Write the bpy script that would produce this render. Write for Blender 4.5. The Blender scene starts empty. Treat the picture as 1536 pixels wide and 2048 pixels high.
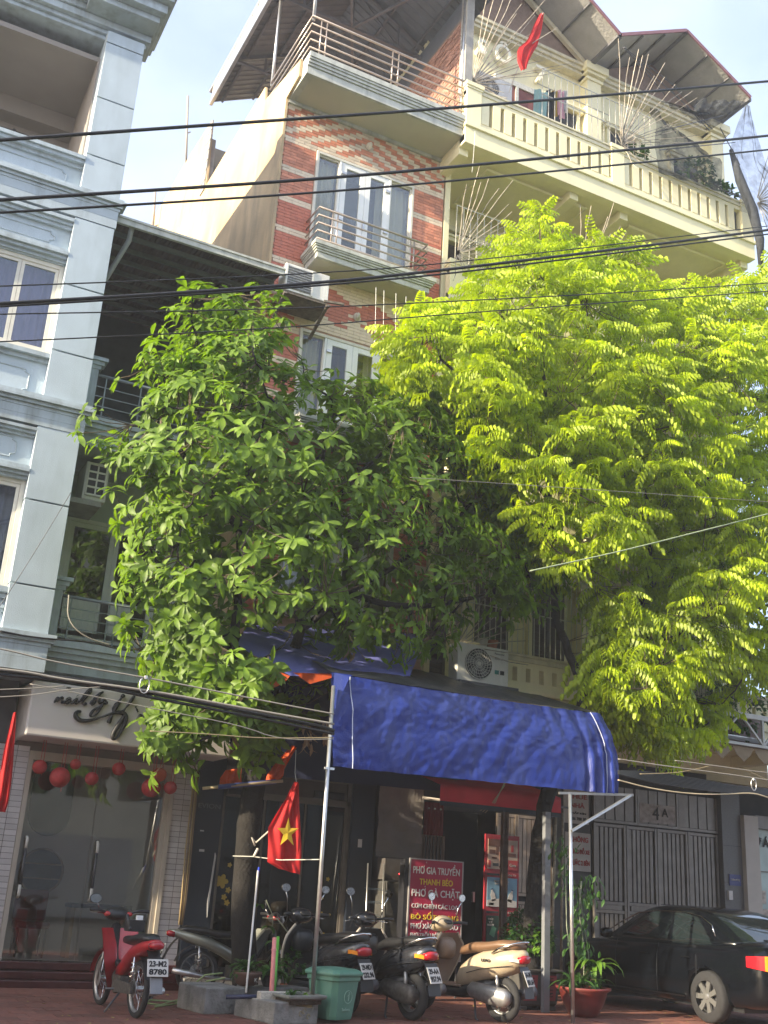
import bpy, math, random
from mathutils import Vector, Matrix, noise
R = math.radians
rnd = random.Random(7)
S = bpy.context.scene
COL = S.collection

# ------------------------------------------------------------------ camera, sky, sun, exposure
PT, RL, YW, FPX = R(19.3534), R(3.5236), R(26.5306), 2168.8
_F = Vector((math.sin(YW)*math.cos(PT), math.cos(YW)*math.cos(PT), math.sin(PT)))
_r = Vector((math.cos(YW), -math.sin(YW), 0)); _u = _r.cross(_F)
_R = _r*math.cos(RL)+_u*math.sin(RL); _U = -_r*math.sin(RL)+_u*math.cos(RL)
CAM = Vector((0, 0, 1.5))
cd = bpy.data.cameras.new('camera'); cam = bpy.data.objects.new('camera', cd); COL.objects.link(cam)
cam.matrix_world = Matrix(((_R.x, _U.x, -_F.x, CAM.x), (_R.y, _U.y, -_F.y, CAM.y), (_R.z, _U.z, -_F.z, CAM.z), (0, 0, 0, 1)))
cd.sensor_fit = 'VERTICAL'; cd.sensor_height = 36.0; cd.lens = 36.0*FPX/2048; cd.clip_end = 2000; cd.clip_start = .05
S.camera = cam
SUN = Vector((-1.0, -0.13, 0.40)).normalized()      # towards the sun
w = bpy.data.worlds.new('World'); S.world = w; w.use_nodes = True
nt = w.node_tree; bg = nt.nodes['Background']
sky = nt.nodes.new('ShaderNodeTexSky'); sky.sky_type = 'NISHITA'; sky.sun_disc = False
sky.sun_elevation = math.asin(SUN.z); sky.sun_rotation = math.atan2(SUN.x, SUN.y)
sky.air_density = 1.0; sky.dust_density = 2.2; sky.ozone_density = 2.2
tcw = nt.nodes.new('ShaderNodeTexCoord'); mpw = nt.nodes.new('ShaderNodeMapping'); mpw.inputs['Scale'].default_value = (1.1, 1.1, 2.2)
nz = nt.nodes.new('ShaderNodeTexNoise'); nz.inputs['Scale'].default_value = 1.7; nz.inputs['Detail'].default_value = 7; nz.inputs['Roughness'].default_value = .55
rmp = nt.nodes.new('ShaderNodeValToRGB'); rmp.color_ramp.elements[0].position = .34; rmp.color_ramp.elements[1].position = .74
mxw = nt.nodes.new('ShaderNodeMixRGB'); mxw.inputs['Color2'].default_value = (3.9, 4.25, 5.2, 1)
mlw = nt.nodes.new('ShaderNodeMath'); mlw.operation = 'MULTIPLY'; mlw.inputs[1].default_value = .5
adw = nt.nodes.new('ShaderNodeMath'); adw.operation = 'ADD'; adw.inputs[1].default_value = .3
nt.links.new(tcw.outputs['Generated'], mpw.inputs['Vector']); nt.links.new(mpw.outputs['Vector'], nz.inputs['Vector'])
nt.links.new(nz.outputs['Fac'], rmp.inputs['Fac']); nt.links.new(rmp.outputs['Color'], mlw.inputs[0]); nt.links.new(mlw.outputs[0], adw.inputs[0])
nt.links.new(adw.outputs[0], mxw.inputs['Fac'])
nt.links.new(sky.outputs['Color'], mxw.inputs['Color1']); nt.links.new(mxw.outputs['Color'], bg.inputs['Color'])
bg.inputs['Strength'].default_value = 0.15
sl = bpy.data.lights.new('sun', 'SUN'); sl.energy = 5.0; sl.angle = R(.6); sl.color = (1.0, .86, .62)
so = bpy.data.objects.new('sun', sl); COL.objects.link(so); so.location = (-20, 0, 30)
so.rotation_euler = SUN.to_track_quat('Z', 'Y').to_euler()
S.view_settings.view_transform = 'Standard'; S.view_settings.look = 'None'; S.view_settings.gamma = 1
S.view_settings.use_curve_mapping = False
S.view_settings.exposure = 1.38
S.render.engine = 'CYCLES'; S.cycles.volume_bounces = 0
S.cycles.max_bounces = 7; S.cycles.diffuse_bounces = 3; S.cycles.glossy_bounces = 3; S.cycles.transmission_bounces = 4; S.cycles.transparent_max_bounces = 8
try: S.cycles.use_denoising = True
except Exception: pass

def ray(px, py): return _F + _R*((px-768)/FPX) - _U*((py-1024)/FPX)
def at(px, py, Y=None, X=None, Z=None):
    d = ray(px, py)
    t = (Y-CAM.y)/d.y if Y is not None else (X-CAM.x)/d.x if X is not None else (Z-CAM.z)/d.z
    return CAM + d*t

# ------------------------------------------------------------------ materials
MC = {}
def mat(name, c, rough=.6, metal=0., n=(6, .12), bump=None, spec=None, rand=0., stain=None, trans=0., emit=None, coat=0., alpha=1.):
    if name in MC: return MC[name]
    m = bpy.data.materials.new(name); m.use_nodes = True; MC[name] = m
    t = m.node_tree; b = t.nodes['Principled BSDF']; L = t.links
    b.inputs['Roughness'].default_value = rough; b.inputs['Metallic'].default_value = metal
    if spec is not None: b.inputs['Specular IOR Level'].default_value = spec
    if coat: b.inputs['Coat Weight'].default_value = coat; b.inputs['Coat Roughness'].default_value = .06
    tc = t.nodes.new('ShaderNodeTexCoord')
    c4 = (*c, 1)
    out = None
    geo = t.nodes.new('ShaderNodeNewGeometry')
    if n:
        nn = t.nodes.new('ShaderNodeTexNoise'); nn.inputs['Scale'].default_value = n[0]; nn.inputs['Detail'].default_value = 5
        L.new(geo.outputs['Position'], nn.inputs['Vector'])
        r = t.nodes.new('ShaderNodeValToRGB'); r.color_ramp.elements[0].position = .3; r.color_ramp.elements[1].position = .7
        r.color_ramp.elements[0].color = (*[max(0, x*(1-n[1])) for x in c], 1); r.color_ramp.elements[1].color = (*[min(1, x*(1+n[1])) for x in c], 1)
        L.new(nn.outputs['Fac'], r.inputs['Fac']); out = r.outputs['Color']
    else:
        rg = t.nodes.new('ShaderNodeRGB'); rg.outputs[0].default_value = c4; out = rg.outputs[0]
    if stain:   # (colour, scale, amount) - streaky weathering running down the surface
        mp = t.nodes.new('ShaderNodeMapping'); mp.inputs['Scale'].default_value = (1, 1, .18)
        L.new(geo.outputs['Position'], mp.inputs['Vector'])
        n2 = t.nodes.new('ShaderNodeTexNoise'); n2.inputs['Scale'].default_value = stain[1]; n2.inputs['Detail'].default_value = 8; n2.inputs['Roughness'].default_value = .65
        L.new(mp.outputs['Vector'], n2.inputs['Vector'])
        r2 = t.nodes.new('ShaderNodeValToRGB'); r2.color_ramp.elements[0].position = .47; r2.color_ramp.elements[1].position = .72
        L.new(n2.outputs['Fac'], r2.inputs['Fac'])
        ml = t.nodes.new('ShaderNodeMath'); ml.operation = 'MULTIPLY'; ml.inputs[1].default_value = stain[2]; L.new(r2.outputs['Color'], ml.inputs[0])
        mx = t.nodes.new('ShaderNodeMixRGB'); mx.inputs['Color2'].default_value = (*stain[0], 1)
        L.new(ml.outputs[0], mx.inputs['Fac']); L.new(out, mx.inputs['Color1']); out = mx.outputs['Color']
    if rand:
        oi = t.nodes.new('ShaderNodeObjectInfo'); hs = t.nodes.new('ShaderNodeHueSaturation')
        mr = t.nodes.new('ShaderNodeMapRange'); mr.inputs['To Min'].default_value = 1-rand; mr.inputs['To Max'].default_value = 1+rand
        L.new(oi.outputs['Random'], mr.inputs['Value']); L.new(mr.outputs['Result'], hs.inputs['Value']); L.new(out, hs.inputs['Color']); out = hs.outputs['Color']
    L.new(out, b.inputs['Base Color'])
    if bump:
        bn = t.nodes.new('ShaderNodeTexNoise'); bn.inputs['Scale'].default_value = bump[0]; bn.inputs['Detail'].default_value = 6
        L.new(geo.outputs['Position'], bn.inputs['Vector'])
        bp = t.nodes.new('ShaderNodeBump'); bp.inputs['Strength'].default_value = bump[1]; bp.inputs['Distance'].default_value = .02
        L.new(bn.outputs['Fac'], bp.inputs['Height']); L.new(bp.outputs['Normal'], b.inputs['Normal'])
    if trans:
        tr = t.nodes.new('ShaderNodeBsdfTranslucent'); L.new(out, tr.inputs['Color'])
        ms = t.nodes.new('ShaderNodeMixShader'); ms.inputs['Fac'].default_value = trans
        L.new(b.outputs[0], ms.inputs[1]); L.new(tr.outputs[0], ms.inputs[2]); L.new(ms.outputs[0], t.nodes['Material Output'].inputs['Surface'])
    if emit:
        b.inputs['Emission Color'].default_value = (*emit[0], 1); b.inputs['Emission Strength'].default_value = emit[1]
    if alpha < 1: b.inputs['Alpha'].default_value = alpha
    return m

def glass(name, tint=(.8, .85, .85), fac=.18, rough=.02, k=.45):
    """thin window pane: mostly see-through with a mirror-like sheen that grows towards grazing angles"""
    if name in MC: return MC[name]
    m = bpy.data.materials.new(name); m.use_nodes = True; MC[name] = m
    t = m.node_tree; L = t.links; t.nodes.remove(t.nodes['Principled BSDF'])
    a = t.nodes.new('ShaderNodeBsdfTransparent'); a.inputs['Color'].default_value = (*tint, 1)
    g = t.nodes.new('ShaderNodeBsdfGlossy'); g.inputs['Roughness'].default_value = rough; g.inputs['Color'].default_value = (.95, .97, 1, 1)
    lw = t.nodes.new('ShaderNodeLayerWeight'); lw.inputs['Blend'].default_value = .35
    ad = t.nodes.new('ShaderNodeMath'); ad.operation = 'ADD'; ad.inputs[1].default_value = fac; ad.use_clamp = True
    ml = t.nodes.new('ShaderNodeMath'); ml.operation = 'MULTIPLY'; ml.inputs[1].default_value = k
    L.new(lw.outputs['Fresnel'], ml.inputs[0]); L.new(ml.outputs[0], ad.inputs[0])
    x = t.nodes.new('ShaderNodeMixShader'); L.new(ad.outputs[0], x.inputs['Fac']); L.new(a.outputs[0], x.inputs[1]); L.new(g.outputs[0], x.inputs[2])
    L.new(x.outputs[0], t.nodes['Material Output'].inputs['Surface'])
    return m

# ------------------------------------------------------------------ mesh building
class MB:
    def __init__(s): s.v = []; s.f = []; s.mi = []; s.m = 0; s.sm = []; s.smooth = False; s.M = None
    def add(s, vs, fs):
        o = len(s.v)
        if s.M is not None: vs = [s.M @ Vector(p) for p in vs]
        s.v += [tuple(p) for p in vs]; s.f += [tuple(i+o for i in f) for f in fs]
        s.mi += [s.m]*len(fs); s.sm += [s.smooth]*len(fs); return s
    def box(s, x0, x1, y0, y1, z0, z1):
        return s.add([(x0,y0,z0),(x1,y0,z0),(x1,y1,z0),(x0,y1,z0),(x0,y0,z1),(x1,y0,z1),(x1,y1,z1),(x0,y1,z1)],
                     [(0,3,2,1),(4,5,6,7),(0,1,5,4),(1,2,6,5),(2,3,7,6),(3,0,4,7)])
    def cbox(s, c, sx, sy, sz, rot=None):
        v = [Vector((x*sx/2, y*sy/2, z*sz/2)) for z in (-1,1) for y in (-1,1) for x in (-1,1)]
        if rot is not None: v = [rot @ p for p in v]
        v = [p+Vector(c) for p in v]
        return s.add(v, [(0,2,3,1),(4,5,7,6),(0,1,5,4),(1,3,7,5),(3,2,6,7),(2,0,4,6)])
    def bar(s, a, b, w, h=None, up=(0,0,1)):
        a = Vector(a); b = Vector(b); h = h or w; d = (b-a).normalized(); u = Vector(up)
        if abs(d.dot(u)) > .98: u = Vector((0,1,0))
        sd = d.cross(u).normalized(); u = sd.cross(d).normalized()
        vs = [p+sd*(i*w/2)+u*(j*h/2) for p in (a,b) for i,j in ((-1,-1),(1,-1),(1,1),(-1,1))]
        return s.add(vs, [(0,1,2,3)[::-1],(4,5,6,7),(0,4,5,1)[::-1],(1,5,6,2)[::-1],(2,6,7,3)[::-1],(3,7,4,0)[::-1]])
    def tube(s, pts, r, n=8, cap=True, closed=False):
        pts = [Vector(p) for p in pts]; N = len(pts); rs = r if isinstance(r, (list, tuple)) else [r]*N
        vs = []; fs = []; pu = None
        for i, p in enumerate(pts):
            if closed: d = pts[(i+1) % N]-pts[i-1]
            else: d = pts[min(i+1, N-1)]-pts[max(i-1, 0)]
            d = d.normalized() if d.length > 1e-9 else Vector((0,0,1))
            if pu is None:
                pu = Vector((0,0,1)) if abs(d.z) < .9 else Vector((1,0,0))
            sd = d.cross(pu)
            if sd.length < 1e-4: sd = d.cross(Vector((0,1,0)))
            sd.normalize(); u = sd.cross(d).normalized(); pu = u
            for k in range(n):
                a = 2*math.pi*k/n; vs.append(p+(sd*math.cos(a)+u*math.sin(a))*rs[i])
        for i in range(N if closed else N-1):
            j = (i+1) % N
            for k in range(n):
                l = (k+1) % n; fs.append((i*n+k, i*n+l, j*n+l, j*n+k))
        if cap and not closed: fs.append(tuple(range(n))[::-1]); fs.append(tuple(range((N-1)*n, N*n)))
        sm = s.smooth; s.smooth = n > 5; s.add(vs, fs); s.smooth = sm; return s
    def lathe(s, prof, c=(0,0,0), n=20, axis='Z', a0=0., squash=(1,1), cap=True):
        vs = []; fs = []; c = Vector(c)
        for (r, h) in prof:
            for k in range(n):
                a = 2*math.pi*k/n+a0; x, y = r*math.cos(a)*squash[0], r*math.sin(a)*squash[1]
                vs.append(c+(Vector((x,y,h)) if axis == 'Z' else Vector((x,h,y)) if axis == 'Y' else Vector((h,x,y))))
        for i in range(len(prof)-1):
            for k in range(n):
                l = (k+1) % n; fs.append((i*n+k, i*n+l, (i+1)*n+l, (i+1)*n+k))
        if cap and prof[0][0] > 1e-4: fs.append(tuple(range(n))[::-1])
        if cap and prof[-1][0] > 1e-4: fs.append(tuple(range((len(prof)-1)*n, len(prof)*n)))
        return s.add(vs, fs)
    def prism(s, poly, a, b, plane='XZ'):
        """polygon in a plane extruded between a and b along the third axis"""
        g = {'XZ': lambda p, t: (p[0], t, p[1]), 'YZ': lambda p, t: (t, p[0], p[1]), 'XY': lambda p, t: (p[0], p[1], t)}[plane]
        n = len(poly); vs = [g(p, a) for p in poly]+[g(p, b) for p in poly]
        return s.add(vs, [tuple(range(n)), tuple(range(n, 2*n))[::-1]]+[(i, (i+1) % n, n+(i+1) % n, n+i)[::-1] for i in range(n)])
    def grid(s, fn, nu, nv, two=False):
        vs = [fn(i/nu, j/nv) for j in range(nv+1) for i in range(nu+1)]
        return s.add(vs, [(j*(nu+1)+i, j*(nu+1)+i+1, (j+1)*(nu+1)+i+1, (j+1)*(nu+1)+i) for j in range(nv) for i in range(nu)])
    def ring(s, secs, cap=True):
        """loft through closed sections (lists of equal length)"""
        n = len(secs[0]); vs = [p for q in secs for p in q]; fs = []
        for i in range(len(secs)-1):
            for k in range(n): l = (k+1) % n; fs.append((i*n+k, i*n+l, (i+1)*n+l, (i+1)*n+k))
        if cap: fs.append(tuple(range(n))[::-1]); fs.append(tuple(range((len(secs)-1)*n, len(secs)*n)))
        return s.add(vs, fs)
    def mesh(s, name, mats):
        me = bpy.data.meshes.new(name); me.from_pydata(s.v, [], s.f)
        for m in (mats if isinstance(mats, (list, tuple)) else [mats]): me.materials.append(m)
        if any(s.mi): me.polygons.foreach_set('material_index', s.mi)
        if any(s.sm): me.polygons.foreach_set('use_smooth', s.sm)
        me.update(); return me

def wloc(o):
    p = Vector((0,0,0))
    while o is not None: p = p+o.location; o = o.parent
    return p
def part(name, mb, mats, parent=None, loc=(0,0,0), label=None, kind=None, world=False, rot=None, smooth=False, bevel=0):
    """one mesh object; world=True: the shape is given in world metres and the parent is unrotated"""
    if isinstance(mb, MB):
        if smooth: mb.sm = [True]*len(mb.f)
        if world and parent is not None:
            q = wloc(parent); mb.v = [(a-q.x, b-q.y, c-q.z) for a,b,c in mb.v]
        me = mb.mesh(name, mats)
    else: me = mb
    o = bpy.data.objects.new(name, me); COL.objects.link(o); o.location = loc
    if rot: o.rotation_euler = rot
    if parent is not None: o.parent = parent
    if label: o['label'] = label
    if kind: o['kind'] = kind
    if bevel:
        b = o.modifiers.new('bevel', 'BEVEL'); b.width = bevel; b.segments = 2; b.limit_method = 'ANGLE'; b.angle_limit = R(35)
    return o
def tag(o, label, cat, group=None):
    o['label'] = label; o['category'] = cat
    if group: o['group'] = group
    return o
def thing(name, label, cat, loc=(0,0,0), rz=0., group=None):
    o = bpy.data.objects.new(name, None); COL.objects.link(o); o.location = loc; o.rotation_euler = (0,0,rz); o.empty_display_size = .2
    return tag(o, label, cat, group)
def struct(name, mb, m, parent=None, **k):
    return part(name, mb, m, parent, kind='structure' if parent is None else None, **k)
def dup(o, loc, rz=None, label=None, parent=None):
    r = o.copy(); COL.objects.link(r)
    if parent is not None: r.parent = parent
    if loc is not None: r.location = loc
    if rz is not None: r.rotation_euler = (0,0,rz)
    if label: r['label'] = label
    for ch in list(o.children): dup(ch, None, parent=r)
    return r
_tc = {}
def textmesh(s, size, depth=.004, bold=0., mat_=None, xs=1.0, align='CENTER', name='lettering'):
    """text turned into a mesh standing in the local XZ plane, facing -Y"""
    cu = bpy.data.curves.new('t', 'FONT'); cu.body = s; cu.size = size; cu.extrude = depth; cu.offset = bold; cu.align_x = align; cu.align_y = 'CENTER'; cu.resolution_u = 3
    ob = bpy.data.objects.new('t', cu); COL.objects.link(ob)
    dg = bpy.context.evaluated_depsgraph_get(); me = bpy.data.meshes.new_from_object(ob.evaluated_get(dg))
    bpy.data.objects.remove(ob); bpy.data.curves.remove(cu)
    for v in me.vertices: x, y, z = v.co; v.co = (x*xs, -z, y)
    me.name = name; me.materials.clear()
    if mat_: me.materials.append(mat_)
    return me
def text(s, loc, size, m, parent, bold=0., xs=1., width=None, height=None, rot=None, align='CENTER', depth=.004, name='lettering'):
    me = textmesh(s, size, depth, bold, m, xs, align)
    me.name = name
    if width or height:
        xx = [v.co.x for v in me.vertices]; zz = [v.co.z for v in me.vertices]
        kx = width/max(1e-6, max(xx)-min(xx)) if width else None; kz = height/max(1e-6, max(zz)-min(zz)) if height else None
        kx = kx or kz; kz = kz or kx; cx = (max(xx)+min(xx))/2; cz = (max(zz)+min(zz))/2
        for v in me.vertices: v.co.x = (v.co.x-cx)*kx; v.co.z = (v.co.z-cz)*kz
    return part(name, me, None, parent, loc=loc, rot=rot)

# palette
BLUEW = mat('pale_blue_plaster', (.45,.53,.59), .75, n=(2.5,.06), bump=(60,.2), stain=((.25,.30,.32), 2.2, .42))
BLUET = mat('pale_blue_trim', (.41,.48,.53), .75, n=(4,.08), stain=((.15,.16,.15), 4, .6))
LOGG = mat('loggia_grey_paint', (.30,.27,.25), .8, n=(2,.06))
DARK = mat('dark_interior', (.015,.016,.02), .6, n=None)
UPVC = mat('white_window_plastic', (.80,.81,.80), .35, n=(3,.03))
CREAMW = mat('cream_window_paint', (.66,.63,.55), .5, n=(8,.06))
YEL = mat('cream_yellow_paint', (.84,.77,.50), .7, n=(1.5,.05), bump=(40,.1), stain=((.52,.47,.33), 1.2, .35))
YELT = mat('weathered_yellow_trim', (.68,.62,.44), .75, n=(5,.12), stain=((.30,.28,.22), 4, .5))
PLAST = mat('raw_plaster', (.58,.43,.25), .85, n=(.9,.25), bump=(25,.3), stain=((.26,.21,.15), 1.9, .75))
CONC = mat('concrete', (.34,.33,.31), .85, n=(5,.15), bump=(30,.3), stain=((.14,.14,.13), 3, .5))
SLABT = mat('weathered_slab_trim', (.50,.51,.46), .75, n=(6,.1), stain=((.16,.17,.16), 5, .6))
SOFF = mat('painted_soffit', (.50,.49,.40), .8, n=(1.5,.06))
STEEL = mat('stainless_rail', (.52,.44,.38), .3, .7, n=(20,.1))
GALV = mat('galvanised_steel', (.55,.55,.55), .35, .85, n=(10,.12))
DSTEEL = mat('dark_steel', (.10,.10,.11), .5, .4, n=(10,.15))
REDT = mat('red_facade_tile', (.56,.215,.125), .45, n=(7,.2), rand=.2, stain=((.36,.24,.18), 2.5, .3))
CRMT = mat('cream_facade_tile', (.68,.56,.42), .45, n=(7,.12), rand=.12, stain=((.40,.33,.26), 2.5, .35))
GROUT = mat('tile_joint', (.42,.27,.20), .9, n=(20,.1))
PANE = glass('window_pane', (.86,.87,.84), .04, k=.22)
PANED = glass('dark_window_pane', (.42,.5,.5), .12, k=.35)
CURT = mat('pale_curtain', (.70,.66,.48), .9, n=(3,.08), trans=.25)
PURP = mat('purple_curtain', (.20,.12,.20), .9, n=(3,.1))
RUST = mat('old_spike_metal', (.40,.35,.28), .6, .3, n=(9,.45))
# ================================================================== GROUND
ASPH = mat('asphalt', (.055,.055,.057), .9, n=(30,.25), bump=(80,.4))
PAVR = mat('red_paver', (.19,.075,.055), .7, n=(14,.2), bump=(50,.3), stain=((.09,.06,.05), 2.5, .6), rand=.18)
PJ = mat('paver_joint', (.08,.05,.04), .95, n=(30,.3))
g = MB(); g.add([(-60,-60,-.16),(60,-60,-.16),(60,60,-.16),(-60,60,-.16)], [(0,1,2,3)]); struct('ground', g, mat('dry_earth', (.14,.12,.10), .95))
g = MB(); g.box(-59,59,-5.5,9.8,-.3,-.13); struct('road', g, ASPH)
pv = MB(); pv.box(-59,59,10,24,-.3,-.004); pav = struct('pavement', pv, PJ)
kb = MB()
for i in range(60): kb.box(-24+i*.9, -24+i*.9+.885, 9.8, 9.995, -.3, .0)
struct('kerb', kb, CONC)
pm = MB(); pm.box(-.146,.146,-.146,.146,-.02,.004)
pme = pm.mesh('paver', PAVR); cells = []
for i in range(-10, 60):
    for j in range(44):
        x = 0+i*.3+(.15 if j % 2 else 0); y = 10.15+j*.3
        if y > 17.0: continue
        d = Vector((x, y, 0))-CAM; zz = d.dot(_F); px = 768+FPX*d.dot(_R)/zz; py = 1024-FPX*d.dot(_U)/zz
        cells.append((0 if (-40 < px < 1580 and py < 2090) else 1, d.length, x, y))
cells.sort(); rest = MB()
for k, (v, _, x, y) in enumerate(cells):
    tz = rnd.uniform(-.002,.002)
    if k < 300: o = part('paver', pme, None, pav, loc=(x,y,tz)); o.rotation_euler = (rnd.uniform(-.008,.008), rnd.uniform(-.008,.008), 0)
    else: rest.box(x-.146, x+.146, y-.146, y+.146, -.02, .004+tz)
part('paver', rest, PAVR, pav, kind='stuff')

# ================================================================== BLUE BUILDING (left, projecting bay)
blue = thing('blue_town_house', 'pale blue plastered building with moulded cornices at the left edge', 'building', (0,17,0))
def bp(name, mb, m, par=None, **k): return part(name, mb, m, par or blue, world=True, **k)
m = MB(); m.box(-3,2.56,17.3,28,0,4.2); m.box(-3,2.66,16.5,28,4.2,4.6); m.box(-3,2.66,17.2,28,4.6,12.7); m.box(-3,-.2,16.4,17.2,4.6,12.7); m.box(-3,2.66,18.6,28,12.7,15.5); m.box(-3,2.66,16.4,28,15.5,16.5)
m.box(-3,2.02,16.4,18.6,12.5,12.7); m.box(2.2,2.66,16.4,18.6,12.7,15.5); bp('wall', m, BLUEW)
# infill wall beside/around windows
m = MB()
for z0, z1 in ((4.6,5.33),(7.05,9.1),(10.76,12.6)): m.box(-3,2.03,16.14,17.2,z0,z1)
m.box(2.03,2.66,16.3,17.2,4.4,15.5); bp('wall', m, BLUEW)
gz = [0.0,1.4,2.9,4.22,4.63,5.43,6.72,7.91,8.3,9.2,10.38,11.63,12.16,12.87,14.04,15.21,15.47]
for z0, z1 in zip(gz, gz[1:]):
    if z0 < 4.2: continue
    b = MB(); b.box(2.03,2.68,16.0,16.3,z0+.012,z1-.012); bp('pillar_block', b, BLUEW, bevel=.006)
# cornice bands: (z0,z1,x1,projection)
def band(z0, z1, x1, steps, name='cornice', mt=BLUET, x0=-3, yb=16.14):
    b = MB()
    n = len(steps); h = (z1-z0)/n
    for i, pj in enumerate(steps): b.box(x0, x1+max(0,pj-.14)*(1 if x1 > 2.1 else 0), yb-pj, yb+.05, z0+i*h, z0+(i+1)*h-.002*(i < n-1))
    return bp(name, b, mt)
band(12.60,12.80,2.028,(.05,.12,.16)); band(11.95,12.17,2.70,(.16,.19,.24,.2)); band(11.63,11.95,2.69,(.148,.15))
band(11.40,11.58,2.028,(.06,.1,.15)); band(10.78,11.0,2.028,(.04,.1,.15,.12)); band(8.98,9.12,2.028,(.05,.12))
band(8.16,8.38,2.72,(.16,.2,.25,.21)); band(7.9,8.16,2.71,(.148,.15)); band(7.72,7.86,2.028,(.05,.1,.14)); band(7.04,7.24,2.028,(.05,.1,.15,.12)); band(5.2,5.36,2.028,(.05,.12))
band(4.56,4.74,2.72,(.16,.2,.22)); band(4.2,4.56,2.70,(.15,.15)); band(5.0,5.1,2.02,(.04,.06))
for z0, z1 in ((12.16,12.5),(11.1,11.3),(8.43,8.82),(7.36,7.68)):     # recessed panels outlined with a raised bead
    b = MB(); c = .07; P = [(-.9+c,z0),(1.79-c,z0),(1.79-c,z0+c*.6),(1.79,z0+c),(1.79,z1-c),(1.79-c,z1-c*.6),(1.79-c,z1),(-.9+c,z1)]
    b.tube([(x,16.135,z) for x,z in P], .012, 4, closed=True); bp('panel_moulding', b, BLUET)
# crowning cornice
b = MB()
for z0, z1, pj in ((15.42,15.5,.10),(15.5,15.58,.18),(15.58,15.72,.3),(15.72,15.84,.36),(15.84,16.02,.55),(16.02,16.16,.72),(16.16,16.34,.85),(16.34,16.6,.8)):
    b.box(-3, 1.6, 16.3-pj*.8, 16.9, z0, z1-.003); b.box(1.6, 2.66+pj*.42, 16.3-pj*.8-(.35 if z0 > 15.6 else 0), 16.9, z0, z1-.003)
bp('crown_cornice', b, BLUET, bevel=.008)
# loggia on top floor
m = MB(); m.box(-3,2.03,16.45,18.6,15.1,15.2); bp('loggia_ceiling', m, LOGG)
m = MB(); m.box(-3,2.2,18.55,18.62,12.7,15.12); m.box(2.0,2.2,16.35,18.55,12.7,15.1); m.box(-3,2.2,18.2,18.55,14.75,15.1); bp('loggia_wall', m, LOGG)
m = MB(); m.box(-1.6,1.45,18.5,18.547,13.2,14.6); bp('loggia_window', m, DARK)
m = MB(); m.bar((.2,18.47,14.6),(1.0,18.47,13.2),.05); m.bar((1.0,18.47,14.6),(.2,18.47,13.2),.05); m.bar((.6,18.47,14.6),(.6,18.47,13.2),.04); bp('window_brace', m, DSTEEL)
m = MB(); m.box(-3,2.03,16.05,16.3,12.75,12.82); bp('loggia_sill', m, BLUET)

def window(par, x0, x1, z0, z1, y, nl, fm, f=.06, depth=.09, curtain=None, pane=PANE, leaves=(.05,), name='window'):
    """framed window: outer frame, one leaf + pane per bay, curtain behind"""
    o = MB(); o.box(x0,x0+f,y,y+depth,z0,z1); o.box(x1-f,x1,y,y+depth,z0,z1); o.box(x0+f,x1-f,y,y+depth,z0,z0+f); o.box(x0+f,x1-f,y,y+depth,z1-f,z1)
    w = part(name, o, fm, par, world=True, bevel=.004)
    W = (x1-x0-2*f)/nl
    for i in range(nl):
        a = x0+f+i*W; b = a+W; lf = leaves[i % len(leaves)]
        q = MB(); yy = y+.02
        q.box(a+.003,a+lf,yy,yy+.05,z0+f+.003,z1-f-.003); q.box(b-lf,b-.003,yy,yy+.05,z0+f+.003,z1-f-.003)
        q.box(a+lf,b-lf,yy,yy+.05,z0+f+.003,z0+f+lf); q.box(a+lf,b-lf,yy,yy+.05,z1-f-lf,z1-f-.003)
        part('sash', q, fm, w, world=True)
        p = MB(); p.box(a+lf,b-lf,yy+.02,yy+.026,z0+f+lf,z1-f-lf); part('pane', p, pane, w, world=True)
    if curtain:
        cx0, cx1, cm = curtain
        c = MB(); c.grid(lambda u, v: (cx0+(cx1-cx0)*u, y+.22+.025*math.sin(u*(cx1-cx0)*48+math.sin(v*5))+.01*math.sin(u*97), z0+.04+(z1-z0-.08)*v), 90, 6)
        part('curtain', c, cm, w, world=True, smooth=True)
    return w
for z0, z1, cu in ((9.14,10.76,PURP),(5.36,7.05,mat('grey_curtain', (.33,.31,.33), .9, n=(3,.1)))):
    bk = MB(); bk.box(-.6,2.03,16.75,16.78,z0,z1); bp('room', bk, mat('dim_room', (.05,.05,.07), .8, n=None))
    window(blue, .72, 2.03, z0, z1, 16.17, 2, CREAMW, f=.07, leaves=(.055,), curtain=(.75,2.0,cu), pane=glass('blue_window_pane', (.75,.82,.9), .07, k=.3))
    window(blue, -.62, .68, z0, z1, 16.17, 2, CREAMW, f=.07, leaves=(.055,), curtain=(-.6,.65,cu))
# beneath the bay: dark grey panels standing in for the recess shade
m = MB(); m.box(-3,2.13,16.6,16.7,0,4.2); m.box(2.13,2.56,17.05,17.1,3.28,4.2); bp('recess_shade_panel', m, mat('grey_recess', (.12,.12,.13), .7))

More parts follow.
